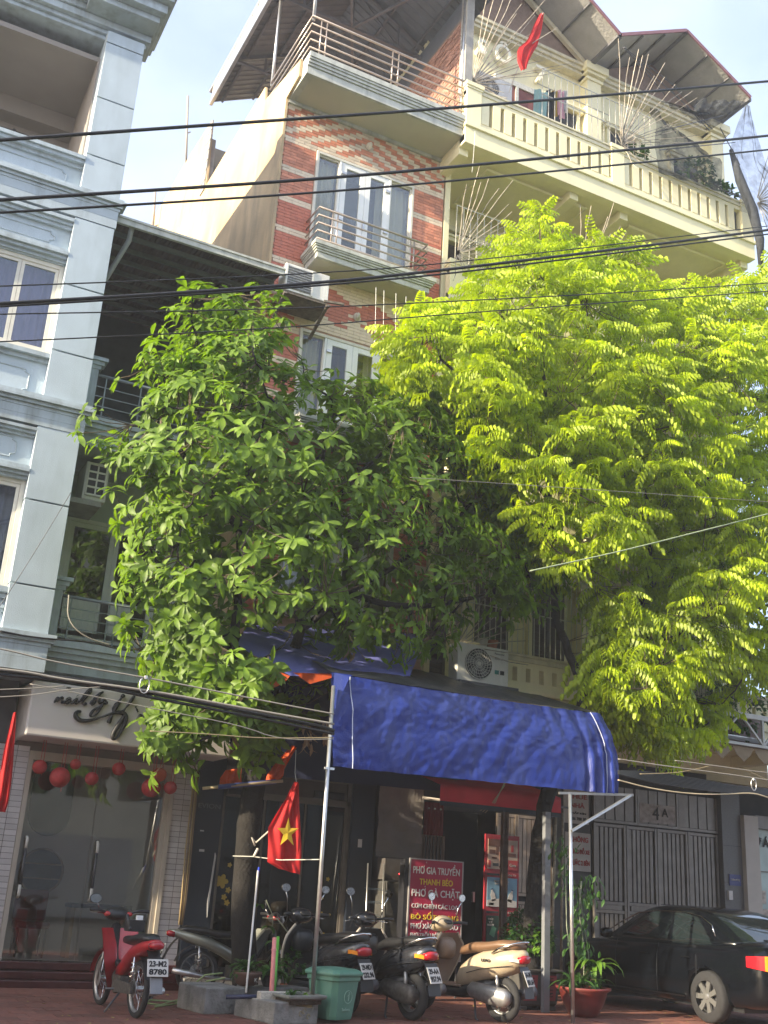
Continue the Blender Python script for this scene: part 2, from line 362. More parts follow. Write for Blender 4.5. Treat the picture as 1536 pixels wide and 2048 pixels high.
# ================================================================== RECESSED WING above the nail shop
wing = thing('recessed_wing', 'pale blue recessed facade with two railed balconies under a steel roof', 'building', (4.2,18,0))
wp = lambda name, mb, m, par=None, **k: part(name, mb, m, par or wing, world=True, **k)
m = MB(); m.box(2.68,5.7,18.0,24,4.6,5.12); m.box(2.68,3.02,18.0,24,5.12,8.0); m.box(3.02,5.7,18.0,24,7.22,8.3); m.box(4.72,5.7,18.0,18.2,5.12,7.22); m.box(2.68,5.7,18.5,24,3.4,4.6)
wp('wall', m, mat('wing_blue_wall', (.52,.60,.60), .75, n=(2,.06)))  # even pale blue, lighter than the bay plaster
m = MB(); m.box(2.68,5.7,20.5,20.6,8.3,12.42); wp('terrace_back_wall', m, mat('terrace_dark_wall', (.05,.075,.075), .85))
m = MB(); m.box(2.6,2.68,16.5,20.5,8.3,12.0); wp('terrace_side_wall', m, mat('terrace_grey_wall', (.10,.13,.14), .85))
# slabs/balconies
for z in (8.3, 4.66):
    b = MB(); b.box(2.69,5.72,16.44,18.0,z-.14,z+.12); b.box(2.69,5.72,16.36,16.46,z+.02,z+.12); b.box(2.69,5.72,16.40,16.47,z-.06,z+.015); b.box(2.69,5.72,16.5,18.0,z-.34,z-.14)
    wp('balcony_slab', b, BLUET)
for zt, zb in ((9.18,8.44),(5.47,4.8)):
    b = MB(); b.box(2.69,2.86,16.38,16.6,zb-.0,zt+.06); b.box(2.69,2.98,16.32,16.66,zt+.2,zt+.26); b.box(2.69,2.93,16.35,16.63,zt+.13,zt+.2); b.box(2.69,2.89,16.37,16.61,zt+.06,zt+.13)
    wp('balcony_pillar', b, BLUET)
    r = MB(); r.tube([(2.86,16.46,zt),(5.7,16.46,zt)], .026, 8); rl = wp('handrail', r, mat('grey_green_rail', (.20,.24,.25), .5, .3))
    RM = MC['grey_green_rail']
    for k in range(4):
        r = MB(); r.bar((2.86,16.46,zb+.04+k*(zt-zb)/4.4),(5.7,16.46,zb+.04+k*(zt-zb)/4.4), .014); wp('rail', r, RM)
    for x in (3.02,3.6,3.72,4.3,4.42,5.0,5.12,5.6):
        r = MB(); r.bar((x,16.46,zb-.05),(x,16.46,zt), .02); wp('rail_post', r, RM)
window(wing, 3.02, 4.72, 5.14, 7.22, 18.0, 2, UPVC, f=.07, leaves=(.08,), pane=PANED, name='balcony_door')
m = MB(); m.box(3.1,4.3,18.02,18.05,5.14,5.85)
for x in range(12): m.box(3.12+x*.1,3.125+x*.1,18.008,18.02,5.16,5.84)
wp('door_panel', m, UPVC)
m = MB(); m.box(3.0,4.8,18.6,18.65,5.0,7.3); wp('room', m, mat('green_dark_room', (.02,.05,.045), .6))
m = MB(); m.box(4.74,5.65,17.98,18.0,4.95,5.75); wp('dark_panel', m, mat('dark_green_board', (.02,.06,.055), .5))
# sheet metal roof over the terrace
rf = MB(); y0, y1 = 16.3, 20.7
for i in range(38):
    a = 2.74+i*.081; rf.add([(a,y0,12.06),(a+.045,y0,12.06),(a+.045,y1,12.5),(a,y1,12.5),(a+.055,y0,12.03),(a+.071,y0,12.03),(a+.071,y1,12.47),(a+.055,y1,12.47),(a+.081,y0,12.06),(a+.081,y1,12.5)], [(0,1,2,3),(1,4,7,2),(4,5,6,7),(5,8,9,6)])
wp('metal_roof', rf, mat('rusty_roof_sheet', (.09,.075,.065), .7, .2, n=(6,.3), stain=((.16,.09,.05), 3, .5)))
b = MB(); b.box(2.72,5.82,16.24,16.30,11.93,12.05); b.box(2.72,5.82,16.22,16.24,12.03,12.07); wp('roof_gutter', b, SLABT)
for k in range(8):
    b = MB(); y = 16.6+k*.5; b.box(2.74,5.75,y,y+.05,11.9+k*.052,11.98+k*.052); wp('purlin', b, mat('dull_green_steel', (.12,.15,.13), .6, .2))
b = MB(); b.tube([(3.02,16.33,12.0),(3.03,16.5,11.8),(2.86,16.9,11.3),(2.75,17.1,11.0)], .045, 10); wp('downpipe', b, mat('grey_pvc', (.34,.36,.36), .5))

# ================================================================== ORANGE TILED HOUSE
org = thing('orange_tiled_house', 'tall narrow house faced in terracotta and cream zigzag tiles with roof terrace', 'building', (7.6,17,0))
op = lambda name, mb, m, par=None, **k: part(name, mb, m, par or org, world=True, **k)
WX0, WX1 = 6.5, 8.72
wins = [(13.1,15.43),(9.55,11.42),(5.9,8.0)]
m = MB(); m.box(5.78,9.45,17.03,28.2,3.4,5.9)
zc = 5.9
for z0, z1 in wins[::-1]:
    m.box(5.78,WX0,17.03,17.3,z0,z1); m.box(WX1,9.45,17.03,17.3,z0,z1)
    m.box(5.78,9.45,17.03,17.3,z1,{8.0:9.55,11.42:13.1,15.43:16.5}[z1])
for z in (5.85, 9.2, 12.85): m.box(5.78,9.45,17.3,28.2,z-.15,z)
op('wall', m, GROUT)
# party walls (raw plaster, stepped at the roof)
m = MB(); m.prism([(16.98,3.4),(28.2,3.4),(28.2,19.9),(24.9,19.9),(22.6,19.75),(22.35,17.62),(18.45,17.72),(18.35,17.3),(16.42,16.86),(16.36,16.86),(16.36,16.45),(16.98,16.36)], 5.73, 5.78, 'YZ')
op('side_wall', m, PLAST)
m = MB(); m.prism([(22.36,16.9),(26,16.9),(26,19.3),(22.6,19.2)], 5.80, 5.9, 'YZ'); op('inner_wall', m, CONC)
for k in range(7):
    b = MB(); b.box(5.70,5.73,22.42,22.75,17.55+k*.3,17.82+k*.3); op('block', b, CONC)
m = MB(); m.box(9.40,9.45,17.3,28.2,3.4,16.5); m.box(5.9,9.4,27.8,28.2,3.4,19.8); op('back_wall', m, PLAST)
# facade tiles
CH, TW = .06875, .275
ZT = 16.295+CH; nrow = int((ZT-5.9)/CH)
def tcol(x, z, row):
    d = abs(x-7.6)
    if 11.45 < z < 12.62 and 6.35 < x < 8.95:
        a1 = inpoly(x,z,[(6.55,12.10),(6.95,12.42),(7.28,12.42),(7.68,12.12),(7.30,11.68),(6.95,11.86)])
        a2 = inpoly(x,z,[(7.62,12.14),(8.0,12.44),(8.62,12.10),(8.8,11.8),(8.05,11.66)])
        return 0 if (a1 or a2) else 1
    if z > 15.53: return 1 if (16.295-(z+.5*d)) % .275 < .1375 else 0
    return 1 if (row-22) % 10 < 2 else 0
def inpoly(x, y, P):
    c = False; j = len(P)-1
    for i in range(len(P)):
        if (P[i][1] > y) != (P[j][1] > y) and x < (P[j][0]-P[i][0])*(y-P[i][1])/(P[j][1]-P[i][1])+P[i][0]: c = not c
        j = i
    return c
tiles = []; tm = {}
for r_ in range(nrow):
    z = ZT-(r_+1)*CH; x = 7.6-TW*8-(TW/2 if r_ % 2 else 0)
    while x < 9.44:
        a, b = max(x, 5.785), min(x+TW, 9.445); xc = x+TW/2; x += TW
        if b-a < .03: continue
        segs = [(a,b)]
        for z0, z1 in wins:
            if z+CH > z0-.02 and z < z1+.02:
                segs = [(p, min(q, WX0-.01)) for p, q in segs if p < WX0-.03]+[(max(p, WX1+.01), q) for p, q in segs if q > WX1+.03]
        for p, q in segs: tiles.append((-(z if z > 10.4 else z-20), z, p, q, r_, xc))
tiles.sort(key=lambda t: (t[0], t[2]))
rest = {0: MB(), 1: MB()}
for k, (_, z, p, q, r_, xc) in enumerate(tiles):
    c = tcol(xc, z+CH/2, r_)
    yy = 17.012+rnd.uniform(-.002,.002)
    if k < 300:
        key = (round(q-p,3), c)
        if key not in tm:
            b = MB(); b.box(0,q-p-.006,0,.016,0,CH-.007); tm[key] = b.mesh('tile', (REDT,CRMT)[c])
        part('tile', tm[key], None, org, loc=Vector((p+.003,yy,z+.003))-org.location)
    else: rest[c].box(p+.003,q-.003,yy,yy+.016,z+.003,z+CH-.004)
op('tile', rest[0], mat('red_facade_tile_far', (.50,.15,.085), .45, n=(9,.14)), kind='stuff'); op('tile', rest[1], mat('cream_facade_tile_far', (.72,.58,.42), .45, n=(9,.08)), kind='stuff')
# windows: 4-leaf balcony doors
def doorset(z0, z1, lace):
    w = window(org, WX0, WX1, z0, z1, 16.99, 1, UPVC, f=.055, leaves=(.001,), name='balcony_door', pane=PANE) if False else None
    o = MB(); o.box(WX0,WX0+.05,16.97,17.1,z0,z1); o.box(WX1-.05,WX1,16.97,17.1,z0,z1); o.box(WX0+.05,WX1-.05,16.97,17.1,z1-.06,z1); o.box(WX0+.05,WX1-.05,16.97,17.1,z0,z0+.06)
    w = op('balcony_door', o, CREAMW, bevel=.004)
    xs = [(WX0+.05,7.02,0),(7.06,7.60,1),(7.605,8.15,1),(8.19,WX1-.05,0)]
    for a, b, door in xs:
        q = MB(); f = .115 if door else .028; yy = 16.985 if door else 17.02
        q.box(a,a+f,yy,yy+.05,z0+.06,z1-.06); q.box(b-f,b,yy,yy+.05,z0+.06,z1-.06); q.box(a+f,b-f,yy,yy+.05,z1-.06-f,z1-.06); q.box(a+f,b-f,yy,yy+.05,z0+.06,z0+.06+f*(1.8 if door else 1))
        part('door_leaf' if door else 'side_light', q, UPVC if door else CREAMW, w, world=True, bevel=.004)
        p = MB(); p.box(a+f,b-f,yy+.02,yy+.026,z0+.06+f,z1-.06-f); part('pane', p, PANE, w, world=True)
    for x in (7.03,8.16):
        p = MB(); p.box(x-.02,x+.02,16.975,17.02,z0,z1-.06); part('mullion', p, UPVC, w, world=True)
    for x, z in ((7.1,z1-.35),(7.1,z0+.9),(8.11,z1-.4),(8.11,z0+.95)):
        p = MB(); p.box(x-.05,x+.05,16.94,16.985,z,z+.05); part('hinge', p, GALV, w, world=True)
    p = MB(); p.box(7.585,7.625,16.93,16.985,z0+.85,z0+1.05); part('handle', p, GALV, w, world=True)
    for a, b in ((6.56,7.0),(7.95,8.68)):
        c = MB(); c.grid(lambda u, v: (a+(b-a)*u, 17.2+.03*math.sin(u*26+v*2), z0+.06+(z1-z0-.12)*v), 40, 8); part('curtain', c, CURT, w, world=True, smooth=True)
    p = MB(); p.box(WX0,WX1,17.6,17.65,z0,z1); part('room', p, mat('dim_warm_room', (.10,.10,.09), .8), w, world=True)
    return w
for z0, z1 in wins: doorset(z0, z1, True)
def lamp(x, z):
    b = MB(); b.lathe([(.0,.0),(.09,0),(.09,.03),(.07,.04)], (0,0,0), 16, 'Y', squash=(.75,1)); b.v = [(a,-c,d) for a,c,d in b.v]
    t = part('wall_lamp', b, mat('lamp_base', (.55,.48,.38), .5), org, loc=Vector((x,17.0,z))-org.location)
    b = MB(); b.lathe([(.0,-.12),(.05,-.1),(.06,-.04),(.06,0)], (0,0,0), 14, 'Y', squash=(.75,1.2)); part('lamp_glass', b, mat('frosted_glass', (.65,.6,.5), .3), t, smooth=True)
lamp(7.62,15.98); lamp(7.63,12.0)
# mouldings / slabs
def slab(x0, x1, y0, z0, z1, y1=17.0, nm='balcony_slab', side=True):
    b = MB(); h = z1-z0
    lay = [(z0,z0+h*.38,.10),(z0+h*.38,z0+h*.5,.07),(z0+h*.5,z0+h*.64,.045),(z0+h*.64,z0+h*.74,.02),(z0+h*.74,z1,0)]
    for a, c, ins in lay:
        s_ = ins if side else 0
        b.box(x0+s_, x1-s_, y0+ins, y1, a, c-.003)
    s = op(nm, b, SLABT, bevel=.006)
    b = MB(); b.box(x0+.14,x1-.14,y0+.16,y1-.02,z0-.004,z0+.01); part('soffit', b, SOFF, s, world=True)
    return s
slab(5.79,9.44,16.0,16.36,16.82,17.4,side=False); slab(6.36,8.98,16.3,12.64,12.95); slab(6.36,8.98,16.3,9.1,9.4)
b = MB(); b.box(5.79,9.44,16.96,17.01,16.28,16.36); op('top_trim', b, SLABT)
b = MB(); b.box(5.79,9.4,17.4,28,16.4,16.8); op('terrace_floor', b, CONC)
def hrail(par, x0, x1, y0, y1, zb, zt, n, posts, lx=True, rx=True, r=.019):
    for k in range(n):
        z = zb+(zt-zb)*k/(n-1); P = [(x0,y0,z),(x1,y0,z)]
        if lx: P = [(x0,y1,z)]+P
        if rx: P = P+[(x1,(y1 if rx is True else rx),z)]
        b = MB(); b.tube(P, r if k < n-1 else r*1.25, 8); op('rail', b, STEEL)
    for x in posts:
        b = MB(); b.tube([(x,y0,zb-.13),(x,y0,zt)], .014, 6); op('rail_post', b, STEEL)
hrail(org, 6.43,8.80,16.42,17.0,13.05,13.73,5,(6.72,6.83,8.42,8.5))
hrail(org, 5.80,9.40,16.1,18.3,16.98,17.75,5,(6.0,6.12,7.6,7.74,9.25),rx=False)
b = MB(); b.tube([(5.84,16.15,17.7),(5.84,16.2,20.4)], .035, 8); op('roof_post', b, GALV)
b = MB(); b.tube([(5.84,18.35,17.7),(5.84,18.4,20.4)], .035, 8); op('roof_post', b, GALV)
b = MB(); b.tube([(9.33,16.25,17.0),(9.33,16.25,20.3)], .04, 8); op('roof_post', b, GALV)
# rough brick wall at the right of the terrace
b = MB(); b.prism([(16.2,16.85),(28,16.85),(28,19.6),(16.2,19.85)], 9.42, 9.5, 'YZ'); op('wall', b, mat('brick_mortar', (.22,.17,.14), .9, bump=(30,.6)))
BR = mat('rough_brick', (.36,.19,.14), .9, n=(12,.25), bump=(35,.6), rand=.25); bms = MB(); bms.box(-.02,.0,0,.205,0,.06); bme = bms.mesh('brick', BR); rest_b = MB(); nb = 0
for r_ in range(40):
    for c_ in range(30):
        y = 16.25+c_*.215+(.1 if r_ % 2 else 0); z = 16.88+r_*.073
        if z > 19.7: continue
        j = rnd.uniform(-.012,.014)
        if nb < 300 and c_ < 8: part('brick', bme, None, org, loc=Vector((9.42+j,y,z))-org.location); nb += 1
        else: rest_b.box(9.4+j,9.42+j,y,y+.205,z,z+.06)
op('brick', rest_b, BR, kind='stuff')
# terrace roof: corrugated sheet, eaves, truss
RS = mat('grey_roof_sheet', (.15,.16,.18), .6, .3, n=(3,.1)); b = MB()
def rz(x): return 20.35+ (1.15*(1-abs(x-7.75)/2.1) if abs(x-7.75) < 2.1 else 0)
for i in range(35):
    ya = 15.7+i*.2
    for xa, xb in ((5.66,7.75),(7.75,9.95)):
        za, zb_ = rz(xa), rz(xb); b.add([(xa,ya,za),(xb,ya,zb_),(xb,ya+.12,zb_),(xa,ya+.12,za),(xb,ya+.14,zb_-.03),(xa,ya+.14,za-.03),(xb,ya+.18,zb_-.03),(xa,ya+.18,za-.03),(xb,ya+.2,zb_),(xa,ya+.2,za)], [(0,1,2,3),(3,2,4,5),(5,4,6,7),(7,6,8,9)])
op('roof', b, RS)
b = MB(); b.box(5.60,5.68,15.7,22.6,20.16,20.28); b.box(5.62,5.68,15.7,22.6,20.28,20.34); b.box(5.58,5.66,15.7,22.7,20.62,20.70); op('gutter', b, GALV)
for i in range(17):
    b = MB(); b.box(5.615,5.635,15.72+i*.4,16.08+i*.4,20.34,20.62); op('fascia_panel', b, mat('pale_fascia', (.62,.64,.62), .6))
b = MB(); b.box(5.6,9.95,15.62,15.69,20.3,20.42); op('gutter', b, GALV)
TR = mat('dark_truss_steel', (.14,.14,.15), .6, .3)
for y in (16.0,18.4,20.8):
    b = MB(); b.bar((5.7,y,20.2),(9.9,y,20.2),.07); b.bar((5.7,y,20.25),(7.75,y,21.4),.07); b.bar((9.9,y,20.25),(7.75,y,21.4),.07)
    for x in (6.4,7.6,8.8): b.bar((x,y,20.2),(x,y,rz(x)-.05),.04)
    b.bar((6.4,y,20.2),(7.6,y,21.35),.04); b.bar((8.8,y,20.2),(7.6,y,21.35),.04); op('roof_truss', b, TR)
for x in (5.9,6.7,8.5,9.3):
    b = MB(); b.box(x,x+.05,15.7,22.6,rz(x)-.11,rz(x)-.04); op('purlin', b, TR)
b = MB(); b.bar((6.4,16.0,20.2),(8.8,20.8,20.2),.05); b.bar((8.8,16.0,20.2),(6.4,20.8,20.2),.05); op('roof_brace', b, TR)
b = MB(); b.prism([(16.2,19.8),(28,19.6),(28,20.35),(16.2,20.35)], 9.43, 9.47, 'YZ'); op('sheet_wall', b, RS)
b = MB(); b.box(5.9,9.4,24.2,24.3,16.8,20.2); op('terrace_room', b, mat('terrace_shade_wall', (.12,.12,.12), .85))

# ================================================================== YELLOW HOUSE
yel = thing('yellow_house', 'wide cream yellow house with slotted concrete balustrades and spiked balconies', 'building', (13.5,18,0))
yp = lambda name, mb, m, par=None, **k: part(name, mb, m, par or yel, world=True, **k)
m = MB(); m.box(9.48,18.2,18.2,28,4.2,22.1); m.box(9.48,18.2,17.3,28,4.1,4.9)
yp('wall', m, YEL)
m = MB(); m.box(9.48,9.6,17.0,18.2,4.2,16.4); yp('end_wall', m, YEL)
# top balcony
def balcony(x0, x1, y, zb, zt, par=yel, nslots=0, fascia=.42, name='balcony'):
    b = MB(); b.box(x0,x1,y+.02,18.2,zb-.40,zb-.22); b.box(x0,x1,y,y+.22,zb-.46,zb-.06); b.box(x0-.02,x1+.02,y-.05,y+.2,zb-.06,zb+.02)
    for x in (x0,x0+(x1-x0)*.35,x0+(x1-x0)*.52,x1-.25): b.box(x,x+.22,y+.22,18.2,zb-.62,zb-.402)
    yp('balcony_slab', b, YEL, bevel=.006)
    b = MB(); b.box(x0,x1,y+.02,y+.13,zb+.02,zb+.16); b.box(x0,x1,y+.02,y+.13,zt-.24,zt-.14); s = yp('balustrade_base', b, YEL)
    b = MB(); b.box(x0-.02,x1+.02,y-.03,y+.19,zt-.05,zt); b.box(x0-.01,x1+.01,y-.005,y+.16,zt-.14,zt-.05); yp('coping', b, YELT, bevel=.008)
    peds = [x0, 13.12, x1-.38]
    bm = MB(); bm.box(0,.188,-.02,.13,0,zt-.24-(zb+.16)); bme_ = bm.mesh('baluster', YEL)
    for p in peds:
        if p < x0 or p > x1: continue
        b = MB(); b.box(p,p+.36,y-.02,y+.17,zb+.02,zt-.005); b.box(p-.04,p+.40,y-.06,y+.21,zt-.05,zt+.05); b.box(p-.02,p+.38,y-.04,y+.19,zt-.1,zt-.05); yp('pedestal', b, YEL, bevel=.006)
    x = x0+.38
    while x < x1-.5:
        if not any(p-.12 < x < p+.30 for p in peds): part('baluster', bme_, None, yel, loc=Vector((x,y+.03,zb+.16))-yel.location)
        x += .288
balcony(9.32,17.4,16.0,16.62,17.63)
balcony(9.5,17.4,16.7,12.9,13.75)
balcony(9.6,17.4,16.6,8.9,9.75)
balcony(9.6,17.4,16.0,5.05,5.7)
for z in (16.24,12.5,8.5):  # moulding frame on the soffit
    b = MB(); b.tube([(10.2,16.5,z-.1),(12.8,16.5,z-.1),(12.8,17.9,z-.1),(10.2,17.9,z-.1)], .03, 4, closed=True); b.tube([(14,16.5,z-.1),(16.9,16.5,z-.1),(16.9,17.9,z-.1),(14,17.9,z-.1)], .03, 4, closed=True); yp('soffit_moulding', b, YEL)
# windows with grilles and louvred shutters on each storey
LV = mat('dark_louvre', (.055,.04,.035), .6, n=(10,.2)); SG = mat('white_grille', (.60,.58,.50), .5, .2, n=(20,.15))
def ywin(x0, x1, z0, z1, louv=True):
    b = MB(); b.box(x0,x1,18.12,18.19,z0,z1); f = yp('window', b, DARK)
    b = MB(); b.box(x0-.09,x0,18.08,18.2,z0-.05,z1+.05); b.box(x1,x1+.09,18.08,18.2,z0-.05,z1+.05); b.box(x0-.16,x1+.16,18.02,18.2,z1+.05,z1+.14); b.box(x0-.2,x1+.2,17.98,18.2,z1+.14,z1+.2); part('window_surround', b, YEL, f, world=True)
    if louv:
        b = MB(); n = int((z1-z0)/.09)
        for i in range(n): b.cbox(((x0+x1)/2,18.1,z0+.05+i*.09), x1-x0-.06, .012, .075, Matrix.Rotation(.6, 3, 'X'))
        for x in (x0,(x0+x1)/2-.03,x1-.06): b.box(x,x+.06,18.07,18.12,z0,z1)
        part('louvre', b, LV, f, world=True)
for z0, z1 in ((13.2,15.2),(9.4,11.4),(5.5,7.7)):
    for x in (9.75,11.2,12.6,14.4,16.2): ywin(x, x+.8, z0, z1)
    b = MB(); b.box(9.6,18.1,18.0,18.2,z1+.3,z1+.36); b.box(9.6,18.1,18.04,18.2,z1+.36,z1+.46); yp('cornice', b, YELT)
    for x in (10.85,13.75,15.9):
        b = MB(); b.box(x,x+.25,17.96,18.2,z0-.3,z1+.25); b.box(x-.05,x+.3,17.9,18.2,z1+.1,z1+.25); yp('pilaster', b, YEL)
# balcony grilles: verticals over the rail
def grille(x0, x1, y, z0, z1, step=.13, name='grille_bar'):
    me = MB(); me.bar((0,0,0),(0,0,z1-z0),.012); me = me.mesh('grille_bar', SG); x = x0
    while x <= x1: part('grille_bar', me, None, yel, loc=Vector((x,y,z0))-yel.location); x += step
    for z in (z0+.02,(z0+z1)/2,z1): b = MB(); b.bar((x0,y,z),(x1,y,z),.016); yp('grille_rail', b, SG)
grille(9.65,12.9,16.78,13.75,15.2,.17); grille(9.7,12.6,16.1,5.7,7.3,.12); grille(11.3,14.4,16.1,17.65,19.0,.17)
# top floor: parapet wall with raised letters, cornice, columns, AC, door, windows
b = MB(); b.box(9.48,18.6,17.98,18.2,21.42,21.5); b.box(9.48,18.6,17.92,18.2,21.5,21.6); b.box(9.48,18.6,17.86,18.2,21.6,21.68); yp('cornice', b, YELT)
for x in (13.95,18.1):
    b = MB(); b.box(x,x+.42,17.9,18.2,16.7,21.42); b.box(x-.08,x+.5,17.8,18.2,21.42,21.5); b.box(x-.14,x+.56,17.74,18.2,21.5,21.72); b.box(x-.05,x+.47,17.86,18.2,21.28,21.36); yp('column', b, YEL)
for a, x, z, s in (('S',10.9,20.95,.6),('Ố',11.5,21.0,.68),('7',12.62,20.92,.66)): text(a, Vector((x,18.12,z))-yel.location, s, mat('pale_raised_letter', (.86,.82,.66), .6), yel, .012, depth=.08)
for x in (13.0,14.9,17.0): ywin(x-.1, x+.75, 18.9, 20.2, False)
b = MB(); b.box(11.4,12.5,18.1,18.19,16.8,20.25); yp('door', b, mat('maroon_door', (.20,.06,.05), .6))
b = MB(); b.box(11.3,12.6,18.06,18.2,20.25,20.4); b.box(11.9,11.98,18.06,18.1,16.8,20.25); yp('door_frame', b, SG)
# roof canopies with embossed sheet ceiling
CEIL = mat('embossed_ceiling_sheet', (.38,.37,.36), .5, n=(3,.12), bump=(14,1.0)); REDE = mat('dark_red_roof_edge', (.22,.10,.12), .6)
def canopy(P, name='roof_canopy'):
    """P: four corners (front-left, front-right, back-right, back-left)"""
    b = MB(); P = [Vector(p) for p in P]; up = Vector((0,0,.06))
    b.add(P+[p+up for p in P], [(0,1,2,3),(7,6,5,4),(0,4,5,1),(1,5,6,2),(2,6,7,3),(3,7,4,0)]); c = yp(name, b, CEIL)
    b = MB(); b.bar(P[0]+Vector((0,-.03,.03)), P[1]+Vector((0,-.03,.03)), .04, .085); part('roof_edge', b, REDE, c, world=True)
    b = MB()
    for k in range(1, 3): a = P[0].lerp(P[1], k/3)-Vector((0,0,.03)); d = P[3].lerp(P[2], k/3)-Vector((0,0,.03)); b.bar(a, d, .045)
    b.bar(P[0].lerp(P[3],.5)-Vector((0,0,.05)), P[1].lerp(P[2],.5)-Vector((0,0,.05)), .05); b.bar(P[0],P[3],.08); b.bar(P[1],P[2],.1); part('rafter', b, TR, c, world=True)
YC = 16.7; va = at(1240,72,Y=YC); vb = at(1372,64,Y=YC); vc = at(1500,198,Y=YC); v0 = at(1178,0,Y=YC); pk = v0+(v0-va)*((v0.x-11.35)/(va.x-v0.x))
canopy([(9.5,YC,pk.z-1.2),pk,(pk.x,21,pk.z),(9.5,21,pk.z-1.2)])
canopy([pk,(va.x-.02,YC,va.z),(va.x-.02,21,va.z),(pk.x,21,pk.z)])
canopy([(va.x+.02,YC,va.z),(vb.x,YC,vb.z),(vb.x,21,vb.z),(va.x+.02,21,va.z)])
canopy([(vb.x,YC,vb.z),(vc.x,YC,vc.z),(vc.x,21,vc.z),(vb.x,21,vb.z)])
GB = mat('gable_brick', (.27,.19,.15), .9, n=(6,.15), bump=(20,.6))
b = MB(); b.prism([(9.5,21.68),(14.15,21.68),(va.x-.1,va.z-.02),(pk.x,pk.z-.05),(9.5,pk.z-1.25)], 18.0, 18.15, 'XZ'); yp('gable', b, GB)
b = MB(); b.bar((va.x-.05,17.9,va.z-.08),(pk.x,17.9,pk.z-.12),.1,.12); b.bar((9.5,17.9,pk.z-1.3),(pk.x,17.9,pk.z-.12),.1,.12); yp('gable_trim', b, YELT)
b = MB(); b.prism([(14.15,21.68),(18.6,21.68),(vc.x-.1,max(21.7,vc.z-.05)),(vb.x,vb.z-.05),(va.x+.1,va.z-.02)], 18.0, 18.15, 'XZ'); yp('gable', b, GB)
b = MB(); b.box(9.34,9.52,16.15,16.4,17.6,21.8); yp('corner_post', b, CONC)
# side wall visible beyond (far right) and rooms
b = MB(); b.box(18.2,18.6,18.2,28,4,21.5); yp('wall', b, YEL)
# spike fans (anti-climb rods)
SPK = RUST; spks = []
for k in range(4):
    me = MB(); me.tube([(0,0,.05),(.012*k-.02,.01*(k%2),.4),(.0,.03*(k-1.5)*.6,.75),(.02*k-.03,.0,1)], [.010,.010,.009,.007], 5); spks.append(me.mesh('spike', SPK))
def fan(cx, cz, y, r0, r1, a0, a1, n, tilt=0.):
    for i in range(n):
        a = R(a0+(a1-a0)*i/(n-1)+rnd.uniform(-2,2)); d = Vector((math.cos(a), -.25+tilt+rnd.uniform(-.05,.05), math.sin(a))).normalized()
        o = part('spike', spks[i%4], None, yel, loc=Vector((cx,y,cz))-yel.location); L = rnd.uniform(r0, r1)
        o.rotation_euler = d.to_track_quat('Z','Y').to_euler(); o.scale = (1,1,L)
fan(9.55,17.9,16.2,1.9,3.0,20,88,16); fan(9.55,17.9,16.2,.5,.9,-80,10,7)
fan(13.35,17.75,15.95,1.9,2.5,15,100,17); fan(13.4,17.7,15.95,.4,.9,-70,160,9)
fan(9.6,13.9,16.6,1.3,2.2,25,92,12); fan(9.6,13.9,16.6,.5,.8,-100,10,7)
fan(12.6,13.9,16.5,1.4,2.3,35,95,13); fan(17.5,17.8,15.95,1.5,2.3,-10,80,13); fan(17.5,17.8,15.95,.8,1.5,-80,-10,7)
fan(9.5,5.6,15.9,.9,1.4,-10,130,14)
# ================================================================== NAIL SHOP
MAR = mat('maroon_step_stone', (.07,.02,.02), .25, n=(8,.2)); TANP = mat('taupe_sign_board', (.60,.55,.52), .6, n=(2,.05), stain=((.55,.5,.46), 2, .2))
BEI = mat('beige_door_frame', (.50,.44,.36), .5, n=(8,.06)); TILW = mat('white_strip_tile', (.62,.58,.56), .3, n=(6,.06), rand=.1)
TJ = mat('dark_tile_joint', (.13,.09,.07), .9, n=None)
nail = thing('nail_shop', 'nail salon front with glass doors, taupe sign board and maroon steps', 'shop front', (4.1,17,0))
def np_(name, mb, m, par=None, **k): return part(name, mb, m, par or nail, world=True, **k)
m = MB(); m.box(2.62,5.72,16.24,17.3,3.33,4.12); np_('sign_board', m, TANP, bevel=.03)
m = MB(); m.box(2.66,5.72,17.0,17.3,3.2,3.33); np_('door_header', m, mat('brown_header', (.16,.12,.10), .6))
for k, (y, z) in enumerate(((16.5,.1),(16.68,.2),(16.86,.31))):
    m = MB(); m.box(2.0,5.5,y,17.2,z-.1 if k else 0,z-.002*(2-k)); np_('step', m, MAR, bevel=.01)
for x0, x1 in ((2.16,2.86),(5.12,5.47)):
    m = MB(); m.box(x0+.01,x1-.01,17.005,17.4,.0,3.28); np_('tiled_pillar', m, TJ)
tb = MB(); tb.box(.003,.17,0,.012,.003,.077); tme = tb.mesh('tile', TILW); nT = 0; tr_ = MB()
for x0, x1 in ((5.12,5.47),(2.16,2.86)):
    for c_ in range(int(round((x1-x0)/.175))):
        for r_ in range(40):
            z = .14+r_*.08
            if z > 3.2: continue
            if nT < 300: part('tile', tme, None, nail, loc=Vector((x0+c_*.175,16.995+rnd.uniform(0,.002),z))-nail.location); nT += 1
fr = MB(); fr.box(2.86,5.12,16.97,17.12,3.07,3.2); fr.box(2.86,2.93,16.97,17.12,.31,3.07); fr.box(4.98,5.05,16.97,17.12,.31,3.07); fr.box(5.05,5.12,16.95,17.14,.2,3.07); np_('door_frame', fr, BEI, bevel=.006)
SG1 = glass('shop_glass', (.86,.86,.83), .08, k=.4)
